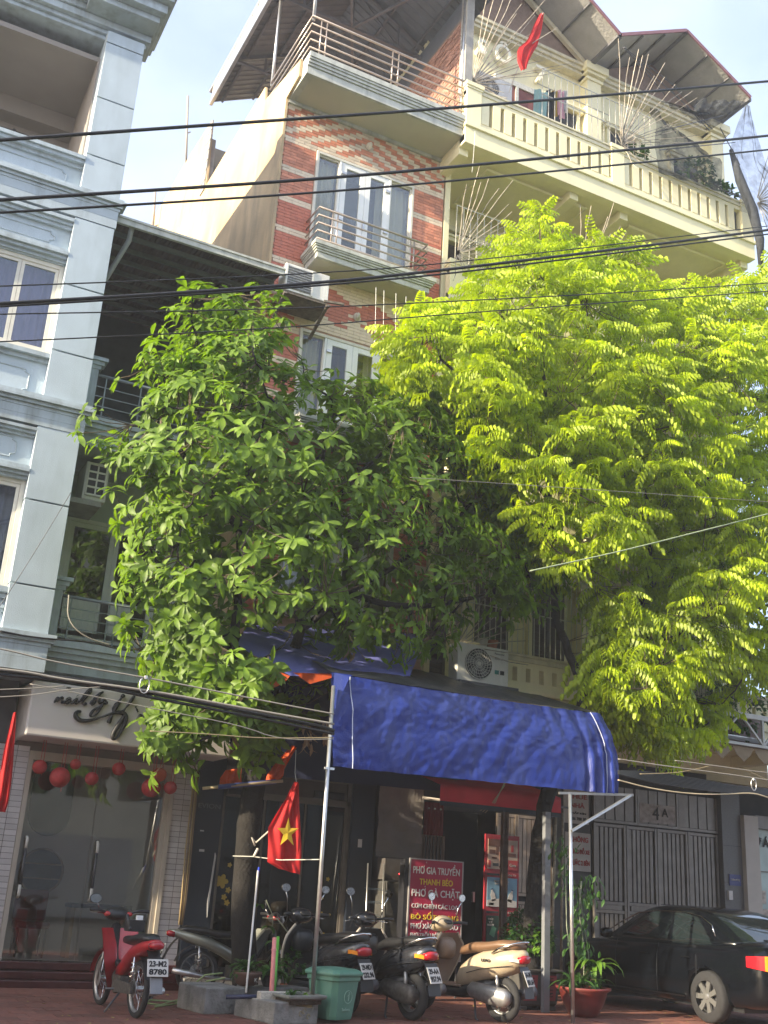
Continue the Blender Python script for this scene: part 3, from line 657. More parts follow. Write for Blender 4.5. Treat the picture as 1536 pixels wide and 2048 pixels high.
for a, b in ((2.94,3.95),(3.96,4.97)):
    m = MB(); m.box(a,b,17.03,17.04,.33,3.06); g_ = np_('glass_door', m, SG1)
    m = MB(); x = a+.08 if a < 3 else a+.09
    m.tube([(x,17.02,1.15),(x,16.96,1.18),(x,16.96,1.32)], .022, 8); m.tube([(x,16.96,1.82),(x,16.96,1.95),(x,17.02,1.98)], .022, 8); part('handle', m, mat('pale_handle', (.7,.68,.62), .3), g_, world=True)
    m = MB(); m.tube([(x,16.96,1.32),(x,16.96,1.82)], .022, 8); part('handle', m, DSTEEL, g_, world=True)
m = MB(); m.box(2.7,5.6,18.7,18.8,.3,3.4); m.box(2.6,2.7,17.2,18.8,.3,3.4); m.box(5.5,5.6,17.2,18.8,.3,3.4); m.box(2.6,5.6,17.2,18.8,.2,.3); m.box(2.6,5.6,17.2,18.8,3.4,3.45)
np_('room', m, mat('salon_wall', (.66,.62,.58), .8, n=(3,.05)))
def capsule(cx, z0, z1, r, n=12): return [(cx+r*math.cos(R(a)), z1-r+r*math.sin(R(a))) for a in [i*180/n for i in range(n+1)]]+[(cx+r*math.cos(R(a)), z0+r+r*math.sin(R(a))) for a in [180+i*180/n for i in range(n+1)]]
m = MB(); m.prism(capsule(3.6,2.06,3.3,.33), 18.62, 18.68); np_('oval_mirror', m, mat('dark_mirror', (.003,.008,.009), .45, n=None, spec=.2))
m = MB(); m.prism(capsule(3.6,1.18,1.86,.335), 18.62, 18.68); np_('round_shelf', m, MC['dark_mirror'])
m = MB(); m.tube([(3.6+.34*math.cos(a/24*2*math.pi),18.6,1.52+.34*math.sin(a/24*2*math.pi)) for a in range(24)], .02, 6, closed=True); m.box(3.28,3.92,18.56,18.62,1.4,1.42); m.box(3.28,3.92,18.56,18.62,1.62,1.64); np_('round_shelf_rim', m, mat('wood_rim', (.25,.16,.09), .5))
text('nail by', Vector((3.35,16.225,3.86))-nail.location, .4, DARK, nail) if False else None
INK = mat('black_sign_letters', (.008,.008,.01), .6, n=None)
def stroke(par, pts, wd=.012, name='sign_letter', y=16.2, m_=INK, it=3):
    P = [Vector((x,0,z)) for x,z in pts]
    for _ in range(it):
        Q = [P[0]]
        for a, b in zip(P, P[1:]): Q += [a.lerp(b,.25), a.lerp(b,.75)]
        Q.append(P[-1]); P = Q
    n = len(P); m = MB(); m.tube([(p.x,y,p.z) for p in P], [wd*1.35*(.6+.9*abs(math.sin(i/n*9))) for i in range(n)], 6); return part(name, m, m_, par, world=True)
def sc(l, sx, sy, k=1.0):   # strokes given in pixels of an enlarged view of the photograph's sign
    return [tuple((lambda q: (q.x, q.z))(at(x/3.84, 1250+y/3.84, Y=16.2))) for x, y in l]
for L_, wd in (
 ([(415,598),(440,560),(448,562),(432,600),(455,568),(478,556),(482,566),(470,595),(485,598),(500,585)],.012),
 ([(548,572),(530,560),(510,580),(505,600),(522,602),(545,575),(540,600),(560,600),(580,570)],.012),
 ([(590,560),(578,595),(588,604),(610,585)],.012), ([(596,540),(598,543)],.014),
 ([(612,590),(680,500),(706,488),(700,510),(650,560),(628,600),(650,610),(665,600)],.013),
 ([(512,482),(545,484)],.008),
 ([(795,512),(750,540),(700,600),(690,612),(720,575),(735,575),(730,595),(700,612)],.013),
 ([(770,560),(758,590),(775,600),(800,570),(830,600),(815,606),(790,600),(770,640),(735,695),(700,705),(690,690),(720,650),(790,620)],.012),
 ([(955,535),(930,560),(880,650),(832,752)],.017), ([(1035,540),(980,620),(930,680),(850,660),(900,600)],.014),
 ([(625,665),(590,665),(575,700),(610,735),(700,735),(800,700),(880,670),(950,672),(975,720),(930,820),(890,880),(860,875),(870,830),(920,750),(960,690)],.018),
 ([(1048,730),(1080,690),(1084,700),(1066,735),(1110,690),(1125,690),(1115,735),(1140,735)],.012),
 ([(1165,690),(1150,730),(1170,742),(1200,700),(1195,735),(1215,730)],.012), ([(1040,625),(1060,670)],.008)):
    stroke(nail, sc(L_,0,0), wd)
# lanterns
LR = mat('red_paper_lantern', (.50,.045,.05), .6, n=(20,.15), trans=.3); STR = mat('red_string', (.40,.03,.03), .7, n=None)
lan = [(305,1090,.105,'small round red lantern hanging leftmost over the salon door'),(460,1170,.15,'large red lantern second from the left above the salon doors'),(580,1070,.08,'smallest red lantern hanging high on a short cord, third from the left'),
 (705,1180,.10,'mid sized red lantern in front of the joint between salon doors'),(912,1105,.10,'red lantern hanging high just right of the door joint'),(1160,1250,.145,'large dark red lantern near the right salon door edge'),
 (1308,1250,.10,'rightmost red lantern beside the tiled pillar'),(1225,1150,.11,'lantern tinted orange as if sunlit, behind the large dark red one')]
for i, (x, y, r_, lb) in enumerate(lan):
    p = at(x/3.84, 1250+y/3.84, Y=16.6 if i < 7 else 16.8)
    t = thing('paper_lantern', lb, 'lantern', p, group='red lanterns hung over the nail salon doors')
    b = MB(); b.lathe([(r_*math.sin(a*math.pi/12), -r_*.97*math.cos(a*math.pi/12)) for a in range(1,12)], n=20); part('lantern_ball', b, LR if i < 7 else mat('sun_tinted_lantern', (.75,.20,.09), .6, trans=.4), t, smooth=True)  # last lantern: sunlit tone put into its orange colour
    b = MB(); b.tube([(0,0,r_*.95),(.003,0,3.34-p.z)], .004, 4); part('cord', b, STR, t)
    b = MB(); b.tube([(.04,0,3.34-p.z),(.045,.01,-.05-rnd.random()*.15)], .005, 4); part('ribbon', b, STR, t)
# salon furniture behind the glass
t = thing('salon_table', 'grey manicure table behind the salon glass', 'table', (4.55,18.1,.3)); b = MB(); b.box(-.55,.4,-.2,.25,.72,.78); part('table_top', b, mat('slate_top', (.05,.06,.08), .4), t)
for x in (-.5,.35):
    b = MB(); b.box(x-.03,x+.03,-.15,.2,0,.72); part('leg', b, mat('pale_wood', (.35,.26,.16), .5), t)
t = thing('red_salon_chair', 'dark red padded chair behind the left salon door', 'chair', (3.45,18.0,.3)); b = MB(); b.box(-.25,.25,-.22,.22,.4,.5); part('seat', b, mat('dark_red_leather', (.14,.03,.03), .4), t, bevel=.03)
b = MB(); b.box(-.25,.25,.18,.26,.5,.95); part('backrest', b, MC['dark_red_leather'], t, bevel=.03)
for x, y in ((-.2,-.18),(.2,-.18),(-.2,.2),(.2,.2)): b = MB(); b.tube([(x,y,0),(x,y,.4)], .015, 6); part('leg', b, DSTEEL, t)
# ================================================================== FLAGS
AWR = mat('awning_bright_red', (.60,.03,.05), .7, n=(4,.1), trans=.2)
FR = mat('flag_red_cloth', (.62,.02,.025), .7, n=(8,.08), trans=.45); FY = mat('flag_yellow_cloth', (.85,.62,.04), .7, n=None, trans=.3); POLE = mat('pale_pole', (.60,.56,.48), .5, n=(20,.1))
def cloth(poly_rows, Y, amp=.03, nu=24, nv=18, fr=5.):
    """rows: list of (left pixel, right pixel) from top to bottom"""
    rows = [(at(*a, Y=Y), at(*b, Y=Y)) for a, b in poly_rows]
    def fn(u, v):
        k = min(len(rows)-1.0001, v*(len(rows)-1)); i = int(k); f = k-i
        a = rows[i][0].lerp(rows[i+1][0], f); b = rows[i][1].lerp(rows[i+1][1], f); p = a.lerp(b, u)
        p.y += amp*math.sin(u*fr*2+v*2.5)+amp*.5*math.sin(u*fr*4.3-v*6+1); return p
    b = MB(); b.grid(fn, nu, nv); return b, fn
b, fn = cloth([((590,1563),(596,1566)),((572,1598),(597,1600)),((553,1628),(599,1640)),((537,1655),(600,1665)),((538,1690),(601,1700)),((537,1724),(600,1725)),((560,1738),(599,1749))], 14.3, .035)
t = tag(part('national_flag', b, FR, smooth=True), 'red flag with yellow star hanging from a wire beside the dark tree trunk', 'flag')
c0 = at(571,1666,Y=14.3); P = []
for k in range(10):
    a = math.pi/2+k*math.pi/5+.05; r_ = .175 if k % 2 == 0 else .068; P.append((c0.x+r_*math.cos(a)*.95, c0.z+r_*math.sin(a)*1.15))
sb = MB(); vs = [(c0.x,14.22,c0.z)]+[(x,14.225+.01*math.sin(x*40),z) for x,z in P]; sb.add(vs, [(0,i,i%10+1) for i in range(1,11)]); part('star', sb, FY, t)
b = MB(); b.tube([at(593,1566,Y=14.3), at(590,1545,Y=14.4), at(592,1500,Y=14.5)], .005, 5); tag(part('hanging_wire', b, mat('pale_wire', (.5,.5,.46), .5)), 'thin wire holding up the starred flag', 'wire')
b = MB(); b.tube([at(466,1712,Y=15.2), at(505,1713,Y=14.8), at(560,1720,Y=14.2), at(640,1719,Y=13.3)], .006, 5); tag(part('guy_wire', b, MC['pale_wire']), 'thin pale wire tied from the trunk to the tarp pole', 'wire')
t = thing('flag_pole', 'short bent flag stick tied beside the trunk below the starred flag', 'pole', at(505,1715,Y=14.6))
b = MB(); b.tube([at(538,1662,Y=14.4), at(512,1685,Y=14.6), at(504,1675,Y=14.6), at(510,1692,Y=14.6)], .012, 6); b.tube([at(516,1697,Y=14.6), at(508,1713,Y=14.6)], .02, 6); part('stick', b, POLE, t, world=True)
# folded flag on a slanted pole round the trunk
t = thing('rolled_flag', 'red flag tinted orange as if sunlit, with blue sleeve on a slanted stick across the tree trunk', 'flag', at(500,1565,Y=15.1))
b = MB(); b.tube([at(405,1577,Y=15.2), at(566,1562,Y=14.9)], .022, 8); part('stick', b, mat('bamboo_stick', (.40,.32,.20), .6), t, world=True)
b = MB(); b.tube([at(436,1574,Y=15.15), at(552,1563,Y=14.95)], .034, 8); part('sleeve', b, mat('blue_sleeve', (.05,.08,.30), .6), t, world=True)
OFL = mat('sunlit_tint_flag_cloth', (.75,.12,.03), .7, n=(8,.1), trans=.5)  # flag red shifted to orange: sun glow through cloth put into the colour
b, _ = cloth([((452,1540),(482,1536)),((441,1556),(482,1556)),((440,1572),(482,1570))], 15.15, .03, 10, 6); part('flag_cloth', b, OFL, t, world=True)
b, _ = cloth([((585,1490),(592,1495)),((548,1530),(568,1538)),((535,1550),(566,1550)),((533,1562),(560,1559))], 15.0, .03, 10, 8); part('flag_cloth', b, OFL, t, world=True)
b, _ = cloth([((27,1425),(31,1425)),((18,1460),(30,1460)),((8,1500),(28,1505)),((0,1550),(24,1560)),((-8,1600),(18,1605)),((-8,1622),(12,1625))], 15.4, .05, 12, 16, 6)
t = tag(part('furled_flag', b, FR, smooth=True), 'limp red flag hanging at the left picture edge', 'flag')
b, _ = cloth([((1080,27),(1086,28)),((1068,50),(1083,60)),((1056,80),(1075,92)),((1036,96),(1068,102)),((1036,120),(1058,122)),((1044,140),(1054,138))], 15.7, .03, 12, 14, 6)
t = tag(part('small_red_flag', b, FR, smooth=True), 'crumpled red flag stuck out from the top yellow balcony', 'flag')
b = MB(); b.tube([at(1086,26,Y=15.7), at(1030,150,Y=16.1), at(1018,185,Y=16.2)], .012, 5); part('stick', b, POLE, t)

# ================================================================== RESTAURANT under the orange house
rest_ = thing('restaurant_front', 'dark noodle restaurant front with glass doors below the orange house', 'shop front', (7.5,17,0))
rp = lambda name, mb, m, par=None, **k: part(name, mb, m, par or rest_, world=True, **k)
NAVY = mat('navy_black_panel', (.012,.017,.03), .35, n=None)
m = MB(); m.box(5.5,5.93,16.95,17.3,.0,3.5); rp('name_panel', m, NAVY)
text('EVION', Vector((5.71,16.94,2.64))-rest_.location, .12, mat('dim_grey_letter', (.12,.13,.14), .5), rest_, width=.36, height=.07)  # white lettering set to a dim grey
m = MB(); m.box(5.6,5.66,16.93,16.945,2.25,2.27); m.box(5.62,5.7,16.93,16.945,1.95,1.985); m.prism([(5.86,1.0),(5.9,1.9),(5.88,1.95),(5.84,1.2)],16.93,16.945); rp('torn_paper', m, mat('torn_paper', (.5,.5,.5), .8))
GRM = mat('grey_bronze_frame', (.17,.15,.13), .45, .3)
m = MB(); m.box(5.93,8.2,16.98,17.08,2.82,2.92); m.box(5.93,8.2,16.98,17.08,3.2,3.3); m.box(5.93,5.98,16.98,17.08,.25,3.2); m.box(8.13,8.2,16.98,17.08,.25,3.2); rp('door_frame', m, GRM)
m = MB(); m.box(5.98,8.13,17.03,17.06,2.92,3.2); rp('lintel_panel', m, mat('brown_grey_panel', (.10,.085,.08), .6, n=(4,.2)))
for q_ in ((7.5,8.05,2.93,3.05),(6.0,6.45,2.86,2.94)): m = MB(); m.box(q_[0],q_[1],16.95,16.978,q_[2],q_[3]); rp('closer_box', m, DARK)
SG2 = glass('dark_shop_glass', (.28,.28,.28), .025, k=.18)
for a, b_ in ((5.98,6.68),(6.7,7.4),(7.42,8.13)):
    m = MB(); m.box(a,b_,17.02,17.03,.28,2.82); gd = rp('glass_door', m, SG2)
    m = MB(); m.box(b_-.03,b_,17.0,17.05,.28,2.82); part('door_edge', m, GRM, gd, world=True)
YF = mat('yellow_flower_sticker', (.42,.30,.05), .5, n=None)
def flower(px, py, r_):
    c = at(px, py, Y=17.012); b = MB(); n = 30; vs = [(c.x,17.012,c.z)]
    for k in range(n): a = 2*math.pi*k/n; q = r_*(.62+.38*abs(math.cos(a*2.5))); vs.append((c.x+q*math.cos(a),17.012,c.z+q*math.sin(a)))
    b.add(vs, [(0,k,k%n+1) for k in range(1,n+1)]); rp('flower_sticker', b, YF)
for x, y, r_ in ((551,1200,50),(612,1075,18),(600,1268,22),(568,1322,22),(645,1320,11),(590,1365,22)): flower(300+x/3.84, 1450+y/3.84, r_/3.84/118)
for x, y, r_ in ((218,727,42),(178,783,20),(58,762,16),(193,824,11),(220,860,18),(147,908,16),(137,993,12),(70,1022,10),(18,900,10),(12,1006,9),(27,1160,8)): flower(640+x/3.657, 1550+y/3.657, r_/3.657/118)
m = MB(); m.box(5.6,9.4,21,21.1,.2,3.4); m.box(5.55,5.6,17.1,21,.2,3.4); m.box(8.7,9.4,17.3,21,.2,3.4); m.box(5.55,9.4,17.3,21,3.4,3.5); m.box(5.55,9.5,17.1,21,.1,.2); rp('room', m, mat('dim_tan_room', (.22,.15,.11), .8, n=(2,.2)))
m = MB(); m.box(7.5,8.1,18.5,18.6,.2,3.0); rp('inner_partition', m, NAVY)
m = MB(); m.box(8.2,8.62,16.9,17.3,.0,3.6); rp('dark_pillar', m, NAVY)
m = MB(); m.box(8.33,8.40,16.885,16.9,2.2,2.33); rp('switch_box', m, mat('pale_plastic', (.55,.53,.5), .5))
m = MB(); m.box(5.5,9.5,16.6,17.3,.0,.16); rp('threshold', m, CONC)
m = MB(); m.grid(lambda u, v: (8.66+.86*u, 16.86+.02*math.sin(u*9+v*11)+.012*math.sin(v*23), 2.08+1.2*v), 14, 14); m.grid(lambda u, v: (9.52, 16.86+.4*u, 2.08+1.2*v), 4, 8)
t = tag(part('wrapped_column', m, mat('grey_wrap_cloth', (.20,.18,.165), .8, n=(3,.1))), 'greyish cloth wrapped column beside the striped curtain', 'column')
b = MB(); b.box(8.72,9.48,16.9,17.25,0,3.4); part('core', b, mat('grey_recess2', (.10,.09,.085), .8), t)
# curtain
t = thing('door_curtain', 'red topped striped curtain hanging beside the menu board', 'curtain', (9.78,16.95,1.6))
b = MB(); b.grid(lambda u, v: (9.6+.40*u, 16.95+.03*math.sin(u*40), 2.5+.55*v), 40, 4); part('curtain_valance', b, mat('dark_red_velvet', (.22,.03,.04), .8), t, world=True, smooth=True)
b = MB(); b.grid(lambda u, v: (9.58+.46*u, 16.96+.025*math.sin(u*44), .4+2.1*v), 44, 4); part('curtain', b, mat('striped_tan_curtain', (.27,.22,.18), .8), t, world=True, smooth=True)
for k in range(5): b = MB(); b.box(9.63+k*.075,9.65+k*.075,16.915,16.925,1.9,2.48); part('stripe', b, DARK, t, world=True)
for k in range(3): b = MB(); b.lathe([(.0,-.02),(.022,0),(.0,.02)], (9.66+k*.12,16.9,2.94), 8); part('hook', b, UPVC, t, world=True)
b = MB(); b.tube([(9.5,16.85,3.1),(10.75,16.8,3.07)], .025, 8); part('curtain_rod', b, mat('pale_rod', (.42,.38,.34), .5), t, world=True)
# folding shutter
t = thing('folding_shutter', 'closed dark folding steel shutter right of the striped curtain', 'shutter', (10.4,17.05,0))
for k in range(10):
    x = 10.0+k*.078; b = MB(); b.prism([(x,17.1),(x+.037,17.02),(x+.078,17.1),(x+.078,17.14),(x,17.14)], .05, 2.95, 'XY'); part('shutter_slat', b, mat('shutter_black', (.022,.024,.03), .4, .2), t, world=True)
b = MB(); b.box(10.66,10.69,16.97,17.02,1.45,1.62); part('handle', b, GALV, t, world=True)
# dark back wall of the ground floor behind everything right of the restaurant
t = thing('ground_floor_shell', 'dark ground floor wall behind the gates of the yellow house', 'wall', (13,17.5,0))
m = MB(); m.box(9.4,10.02,17.3,17.4,0,4.2); m.box(10.0,13.3,17.45,17.6,0,4.2); m.box(13.25,16.4,17.25,17.4,0,4.2); m.box(16.94,24,17.5,17.7,0,4.2); m.box(9.4,10.9,17.12,17.3,2.95,4.2); part('wall', m, mat('mottled_dark_wall', (.045,.043,.045), .8, n=(3,.3)), t, world=True)
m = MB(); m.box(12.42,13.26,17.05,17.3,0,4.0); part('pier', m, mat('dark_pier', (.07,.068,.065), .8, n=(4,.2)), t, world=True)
# ================================================================== POSTERS
PR = mat('poster_red', (.32,.02,.03), .5, n=None)
t = thing('poster_frame', 'tall red frame holding three stacked food and drink posters', 'sign', (11.15,16.8,.5))
X0, X1 = 10.79, 11.5
b = MB(); b.box(X0,X1,16.82,16.86,.62,2.60); part('frame', b, PR, t, world=True)
for z0, z1, c in ((2.02,2.52,(.40,.30,.24)),(1.40,1.88,(.16,.30,.42)),(.78,1.25,(.03,.07,.045))):
    b = MB(); b.box(X0+.05,X1-.04,16.808,16.82,z0,z1); part('poster', b, mat('poster_%d' % int(z0*10), c, .5, n=(4,.25)), t, world=True)
pcol = {'w': mat('print_white', (.55,.52,.5), .5, n=None), 'r': mat('print_red', (.42,.05,.05), .5, n=None), 'b': mat('print_brown', (.12,.05,.03), .5, n=None), 'g': mat('print_green', (.10,.28,.16), .5, n=None), 'k': mat('print_black', (.03,.03,.03), .5, n=None), 'o': mat('print_peach', (.55,.28,.2), .5, n=None), 'd': mat('print_dark_blue', (.03,.07,.16), .5, n=None)}
def pr_(c, poly, y=16.803): b = MB(); b.prism(poly, y, y+.004); part('print', b, pcol[c], t, world=True)
def pbox(c, x0, x1, z0, z1): pr_(c, [(x0,z0),(x1,z0),(x1,z1),(x0,z1)])
pbox('b',10.84,11.2,2.4,2.52); pbox('b',10.86,10.99,2.27,2.34); pbox('b',11.0,11.06,2.26,2.40); pr_('o',[(11.08,2.15),(11.14,2.15),(11.16,2.31),(11.06,2.31)]); pbox('r',11.25,11.46,2.02,2.18); pbox('r',11.32,11.37,2.32,2.44); pbox('b',11.26,11.42,2.24,2.3)
pbox('r',10.85,10.9,2.04,2.16); pbox('k',10.94,11.06,2.07,2.12); pbox('b',10.92,11.02,2.19,2.22)
for x, z in ((11.12,2.1),(11.09,2.06),(11.15,2.06)): pr_('b', [(x+.02*math.cos(k),z+.02*math.sin(k)) for k in [i*.785 for i in range(8)]])
text('Coca', Vector((11.355,16.80,2.10))-t.location, .1, pcol['w'], t, width=.13, height=.05)
def bottle(cx, z0, h, w_, c, tilt=0., cap='d'):
    P = [(-w_,0),(w_,0),(w_,h*.6),(w_*.4,h*.85),(w_*.4,h),(-w_*.4,h),(-w_*.4,h*.85),(-w_,h*.6)]; ct, s_ = math.cos(tilt), math.sin(tilt)
    pr_(c, [(cx+x*ct+z*s_, z0-x*s_+z*ct) for x,z in P]); pr_(cap, [(cx+x*ct+z*s_, z0-x*s_+z*ct) for x,z in [(-w_*.5,h),(w_*.5,h),(w_*.5,h*1.1),(-w_*.5,h*1.1)]])
pr_('w', [(10.84,1.4),(11.45,1.4),(11.45,1.5),(11.2,1.55),(10.84,1.5)]); bottle(10.98,1.49,.19,.045,'w',-.25); bottle(11.15,1.49,.22,.045,'w'); bottle(11.3,1.49,.19,.045,'w',.3); pbox('k',10.88,10.98,1.42,1.46)
text('MAT DUONG', Vector((11.13,16.80,1.82))-t.location, .05, pcol['w'], t, width=.3, height=.03); text('LAY PHUONG', Vector((11.13,16.80,1.78))-t.location, .05, pcol['w'], t, width=.27, height=.03)
for k, (s_, w_) in enumerate((('THỨC',.12),('TẾ',.08),('NGON',.13))): text(s_, Vector((10.92,16.80,1.2-.05*k))-t.location, .06, pcol['w'], t, width=w_, height=.035)
bottle(11.12,.83,.26,.045,'r',0,'k'); bottle(11.28,.9,.24,.05,'r',0,'k'); pr_('g',[(10.9,.95),(11.0,.9),(11.04,1.05),(10.96,1.1)]); pr_('g',[(11.1,.82),(11.4,.84),(11.38,.95),(11.2,1.0)])
for z in (1.93,1.31): text('Coca-Cola  S T', Vector((11.3,16.80,z))-t.location, .05, pcol['w'], t, width=.26, height=.03); pbox('k',10.83,11.08,z-.02,z+.015)
# rusty posts in front of the posters
for x0, lb in ((at(1003,1650,Y=16.3).x,'dark rusty square post in front of the posters'),(at(1021,1640,Y=16.1).x,'thin rusty rod right of the square rusty post')):
    b = MB(); w_ = .035 if 'square' in lb else .014
    b.box(x0-w_,x0+w_,16.2,16.2+2*w_,0,3.3); tag(part('rusty_post', b, mat('brown_rust', (.10,.065,.05), .8, .2, n=(12,.3))), lb, 'post')
# ================================================================== GATES
GT = mat('worn_gate_steel', (.20,.18,.16), .4, .45, n=(5,.15), stain=((.14,.10,.07), 3, .5)); GT2 = mat('peach_gate_steel', (.42,.33,.26), .35, .45, n=(5,.15), stain=((.2,.12,.08), 3, .5)); GV = mat('gate_groove', (.035,.03,.03), .8, n=None)
gate = thing('folding_gate', 'wide grey steel folding gate numbered 4A behind the black car', 'gate', (14.85,17.1,0))
gp = lambda name, mb, m, par=None, **k: part(name, mb, m, par or gate, world=True, **k)
for i, (a, b_) in enumerate(((13.3,14.07),(14.08,14.83),(14.84,15.61),(15.62,16.4))):
    m = MB()
    for x in (a+.003, b_-.053): m.box(x,x+.05,17.0,17.06,.08,3.0)
    for z in (.08,1.40,1.55,2.94): m.box(a+.053,b_-.053,17.005,17.055,z,z+.055)
    m.box(a+.1,b_-.1,17.015,17.04,1.46,1.55); lf = gp('gate_leaf', m, GT, bevel=.004)
    n = 6
    for k in range(n):
        x = a+.06+k*(b_-a-.12)/n; xx = x+(b_-a-.12)/n-.034
        for z0, z1 in ((.14,1.39),(1.62,2.93)): m = MB(); m.box(x,xx,17.02,17.045,z0,z1); part('gate_slat', m, GT, lf, world=True)
m = MB(); m.box(13.3,16.4,17.08,17.1,0,3.6); gp('dark_backing', m, GV)
for a, b_ in ((13.3,14.35),(14.36,15.38),(15.39,16.4)):
    m = MB(); m.box(a,b_,16.99,17.05,3.02,3.07); m.box(a,a+.04,16.99,17.05,3.07,3.7); m.box(b_-.04,b_,16.99,17.05,3.07,3.7); tr2 = gp('transom', m, GT)
    for k in range(4): x = a+.06+k*.235; m = MB(); m.box(x,x+.205,17.01,17.03,3.08,3.7); part('gate_slat', m, GT, tr2, world=True)
m = MB(); m.box(14.42,15.3,17.0,17.008,3.1,3.45); gp('pale_patch', m, mat('scraped_paint', (.30,.26,.23), .6, n=(8,.35)))
text('4', Vector((14.80,16.98,3.28))-gate.location, .3, GV, gate, height=.24); text('A', Vector((15.03,16.98,3.31))-gate.location, .2, GV, gate, height=.16)
m = MB(); m.box(14.74,14.9,16.95,17.0,1.3,1.55); gp('lock', m, GALV, bevel=.01)
g1 = thing('narrow_gate', 'narrow peach toned steel gate beside the red posters', 'gate', (11.9,17.15,0))
for a, b_ in ((11.2,11.63),(11.64,12.1),(12.11,12.42)):
    m = MB()
    for x in (a+.003, b_-.038): m.box(x,x+.035,17.1,17.15,.08,3.0)
    for z in (.08,1.46,1.6,2.95): m.box(a+.038,b_-.038,17.105,17.145,z,z+.05)
    lf = part('gate_leaf', m, GT2, g1, world=True)
    for k in range(4):
        w_ = (b_-a-.08)/4; x = a+.045+k*w_
        for z0, z1 in ((.14,1.45),(1.66,2.94)): m = MB(); m.box(x,x+w_-.016,17.115,17.135,z0,z1); part('gate_slat', m, GT2, lf, world=True)
m = MB(); m.box(11.2,12.42,17.17,17.19,0,3.1); part('dark_backing', m, GV, g1, world=True)
# paper notices
PW = mat('grimy_notice_paper', (.40,.36,.32), .7, n=(6,.1)); NR = mat('notice_red', (.30,.04,.03), .6, n=None)
t = thing('rental_notice', 'weathered notice reading THUÊ NHÀ on the dark pier', 'sign', (13.0,17.03,3.2))
m = MB(); m.box(12.62,13.2,17.02,17.04,2.94,3.55); part('board', m, PW, t, world=True)
for s_, z, h, w_, c in (('THUÊ',3.44,.10,.46,NR),('NHÀ',3.28,.10,.34,NR),('CHẤP KÍN',3.14,.05,.4,INK),('0986 788 30',3.03,.06,.4,INK)): text(s_, Vector((12.93,17.01,z))-t.location, .1, c, t, width=w_, height=h, bold=.002)
t = thing('parking_notice', 'pale board with red KHÔNG lettering below the rental notice', 'sign', (13.0,17.03,2.4))
m = MB(); m.box(12.66,13.24,17.02,17.04,2.1,2.78); part('board', m, PW, t, world=True)
for s_, z, h, w_ in (('KHÔNG',2.67,.12,.42),('DỪNG ĐỖ XE',2.46,.12,.48),('TRƯỚC 2 BÊN',2.26,.12,.48)): text(s_, Vector((12.97,17.01,z))-t.location, .1, NR, t, width=w_, height=h, bold=.003)
# pillars right of the gate, pale green shop window
t = thing('stone_gate_pillar', 'dark grey stone pillar with a small blue plaque right of the gate', 'pillar', (16.7,17,0))
m = MB(); m.box(16.43,16.93,16.9,17.3,0,4.0); part('shaft', m, mat('grey_granite', (.10,.098,.095), .4, n=(40,.25)), t, world=True)
for z in (.7,1.4,2.1,2.8): m = MB(); m.box(16.425,16.935,16.897,16.9,z,z+.006); part('joint', m, GV, t, world=True)
m = MB(); m.box(16.55,16.85,16.88,16.9,2.05,2.26); pl = part('blue_plaque', m, mat('plaque_blue', (.03,.04,.16), .4), t, world=True)
text('TRƯỜNG MỸ VIỆT', Vector((16.7,16.875,2.16))-t.location, .05, pcol['w'], t, width=.24, height=.05)
m = MB(); m.box(16.5,16.6,16.86,16.9,1.78,1.95); part('bell_box', m, mat('pale_plastic', (.55,.53,.5), .5), t, world=True)
t = thing('beige_tiled_pillar', 'plain beige tiled pillar between dark stone and the pale green shop window', 'pillar', (17.1,17,0))
m = MB(); m.box(16.94,17.32,16.8,17.4,0,3.42); part('shaft', m, mat('beige_tile', (.42,.38,.33), .4, n=(4,.06)), t, world=True)
shop = thing('stone_shop', 'shop window lettered with ĐÁ at the right picture edge', 'shop front', (18.5,17.1,0))
m = MB(); m.box(17.32,22,16.85,17.2,3.2,3.45); part('lintel', m, mat('grey_shutter_box', (.26,.25,.24), .5), shop, world=True)
m = MB(); m.box(17.32,22,17.05,17.06,.4,3.2); part('shop_window', m, mat('greenish_window_film', (.33,.44,.42), .12, n=(1.5,.3)), shop, world=True)
m = MB(); m.box(17.32,22,17.03,17.05,2.36,2.38); m.box(17.32,22,16.9,17.2,0,.4); part('window_bar', m, GRM, shop, world=True)
text('ĐÁ', Vector((17.66,17.03,2.96))-shop.location, .3, INK, shop, height=.22, bold=.006)
for x, z in ((17.4,1.75),(17.8,1.7),(17.55,1.4),(17.9,1.2)): m = MB(); m.box(x,x+.25,17.02,17.035,z,z+.25); part('photo_print', m, mat('photo_print', (.42,.36,.30), .5, n=(12,.5)), shop, world=True)
# ================================================================== RIGHT AWNING
aw = thing('brown_awning', 'brown fabric awning with pointed scallops under a white steel frame at right', 'awning', (15.5,16,4.3))
b = MB(); b.grid(lambda u, v: (11.6+10*u, 14.95+2.2*v, 4.42+.55*v-.03*math.sin(u*60)*math.sin(v*3.1)), 80, 6); part('fabric', b, mat('brown_awning_cloth', (.20,.12,.07), .85, n=(2,.15), trans=.15), aw, world=True, smooth=True)
for k in range(18):
    x = 12.75+k*.53; b = MB(); P = [(0,4.43),(.50,4.43),(.50,4.40),(.42,4.28),(.25,4.16),(.08,4.28),(0,4.40)]
    b.prism([(x+a, z) for a, z in P], 14.93, 14.936); part('scallop', b, mat('tan_scallop', (.38,.30,.20), .8, trans=.3), aw, world=True)
WS = mat('off_white_steel', (.50,.50,.47), .5, .2)
b = MB(); b.bar((12.9,14.9,5.0),(22,14.9,5.0),.06,.09); b.bar((12.9,14.9,4.47),(22,14.9,4.47),.05); part('frame_chord', b, WS, aw, world=True)
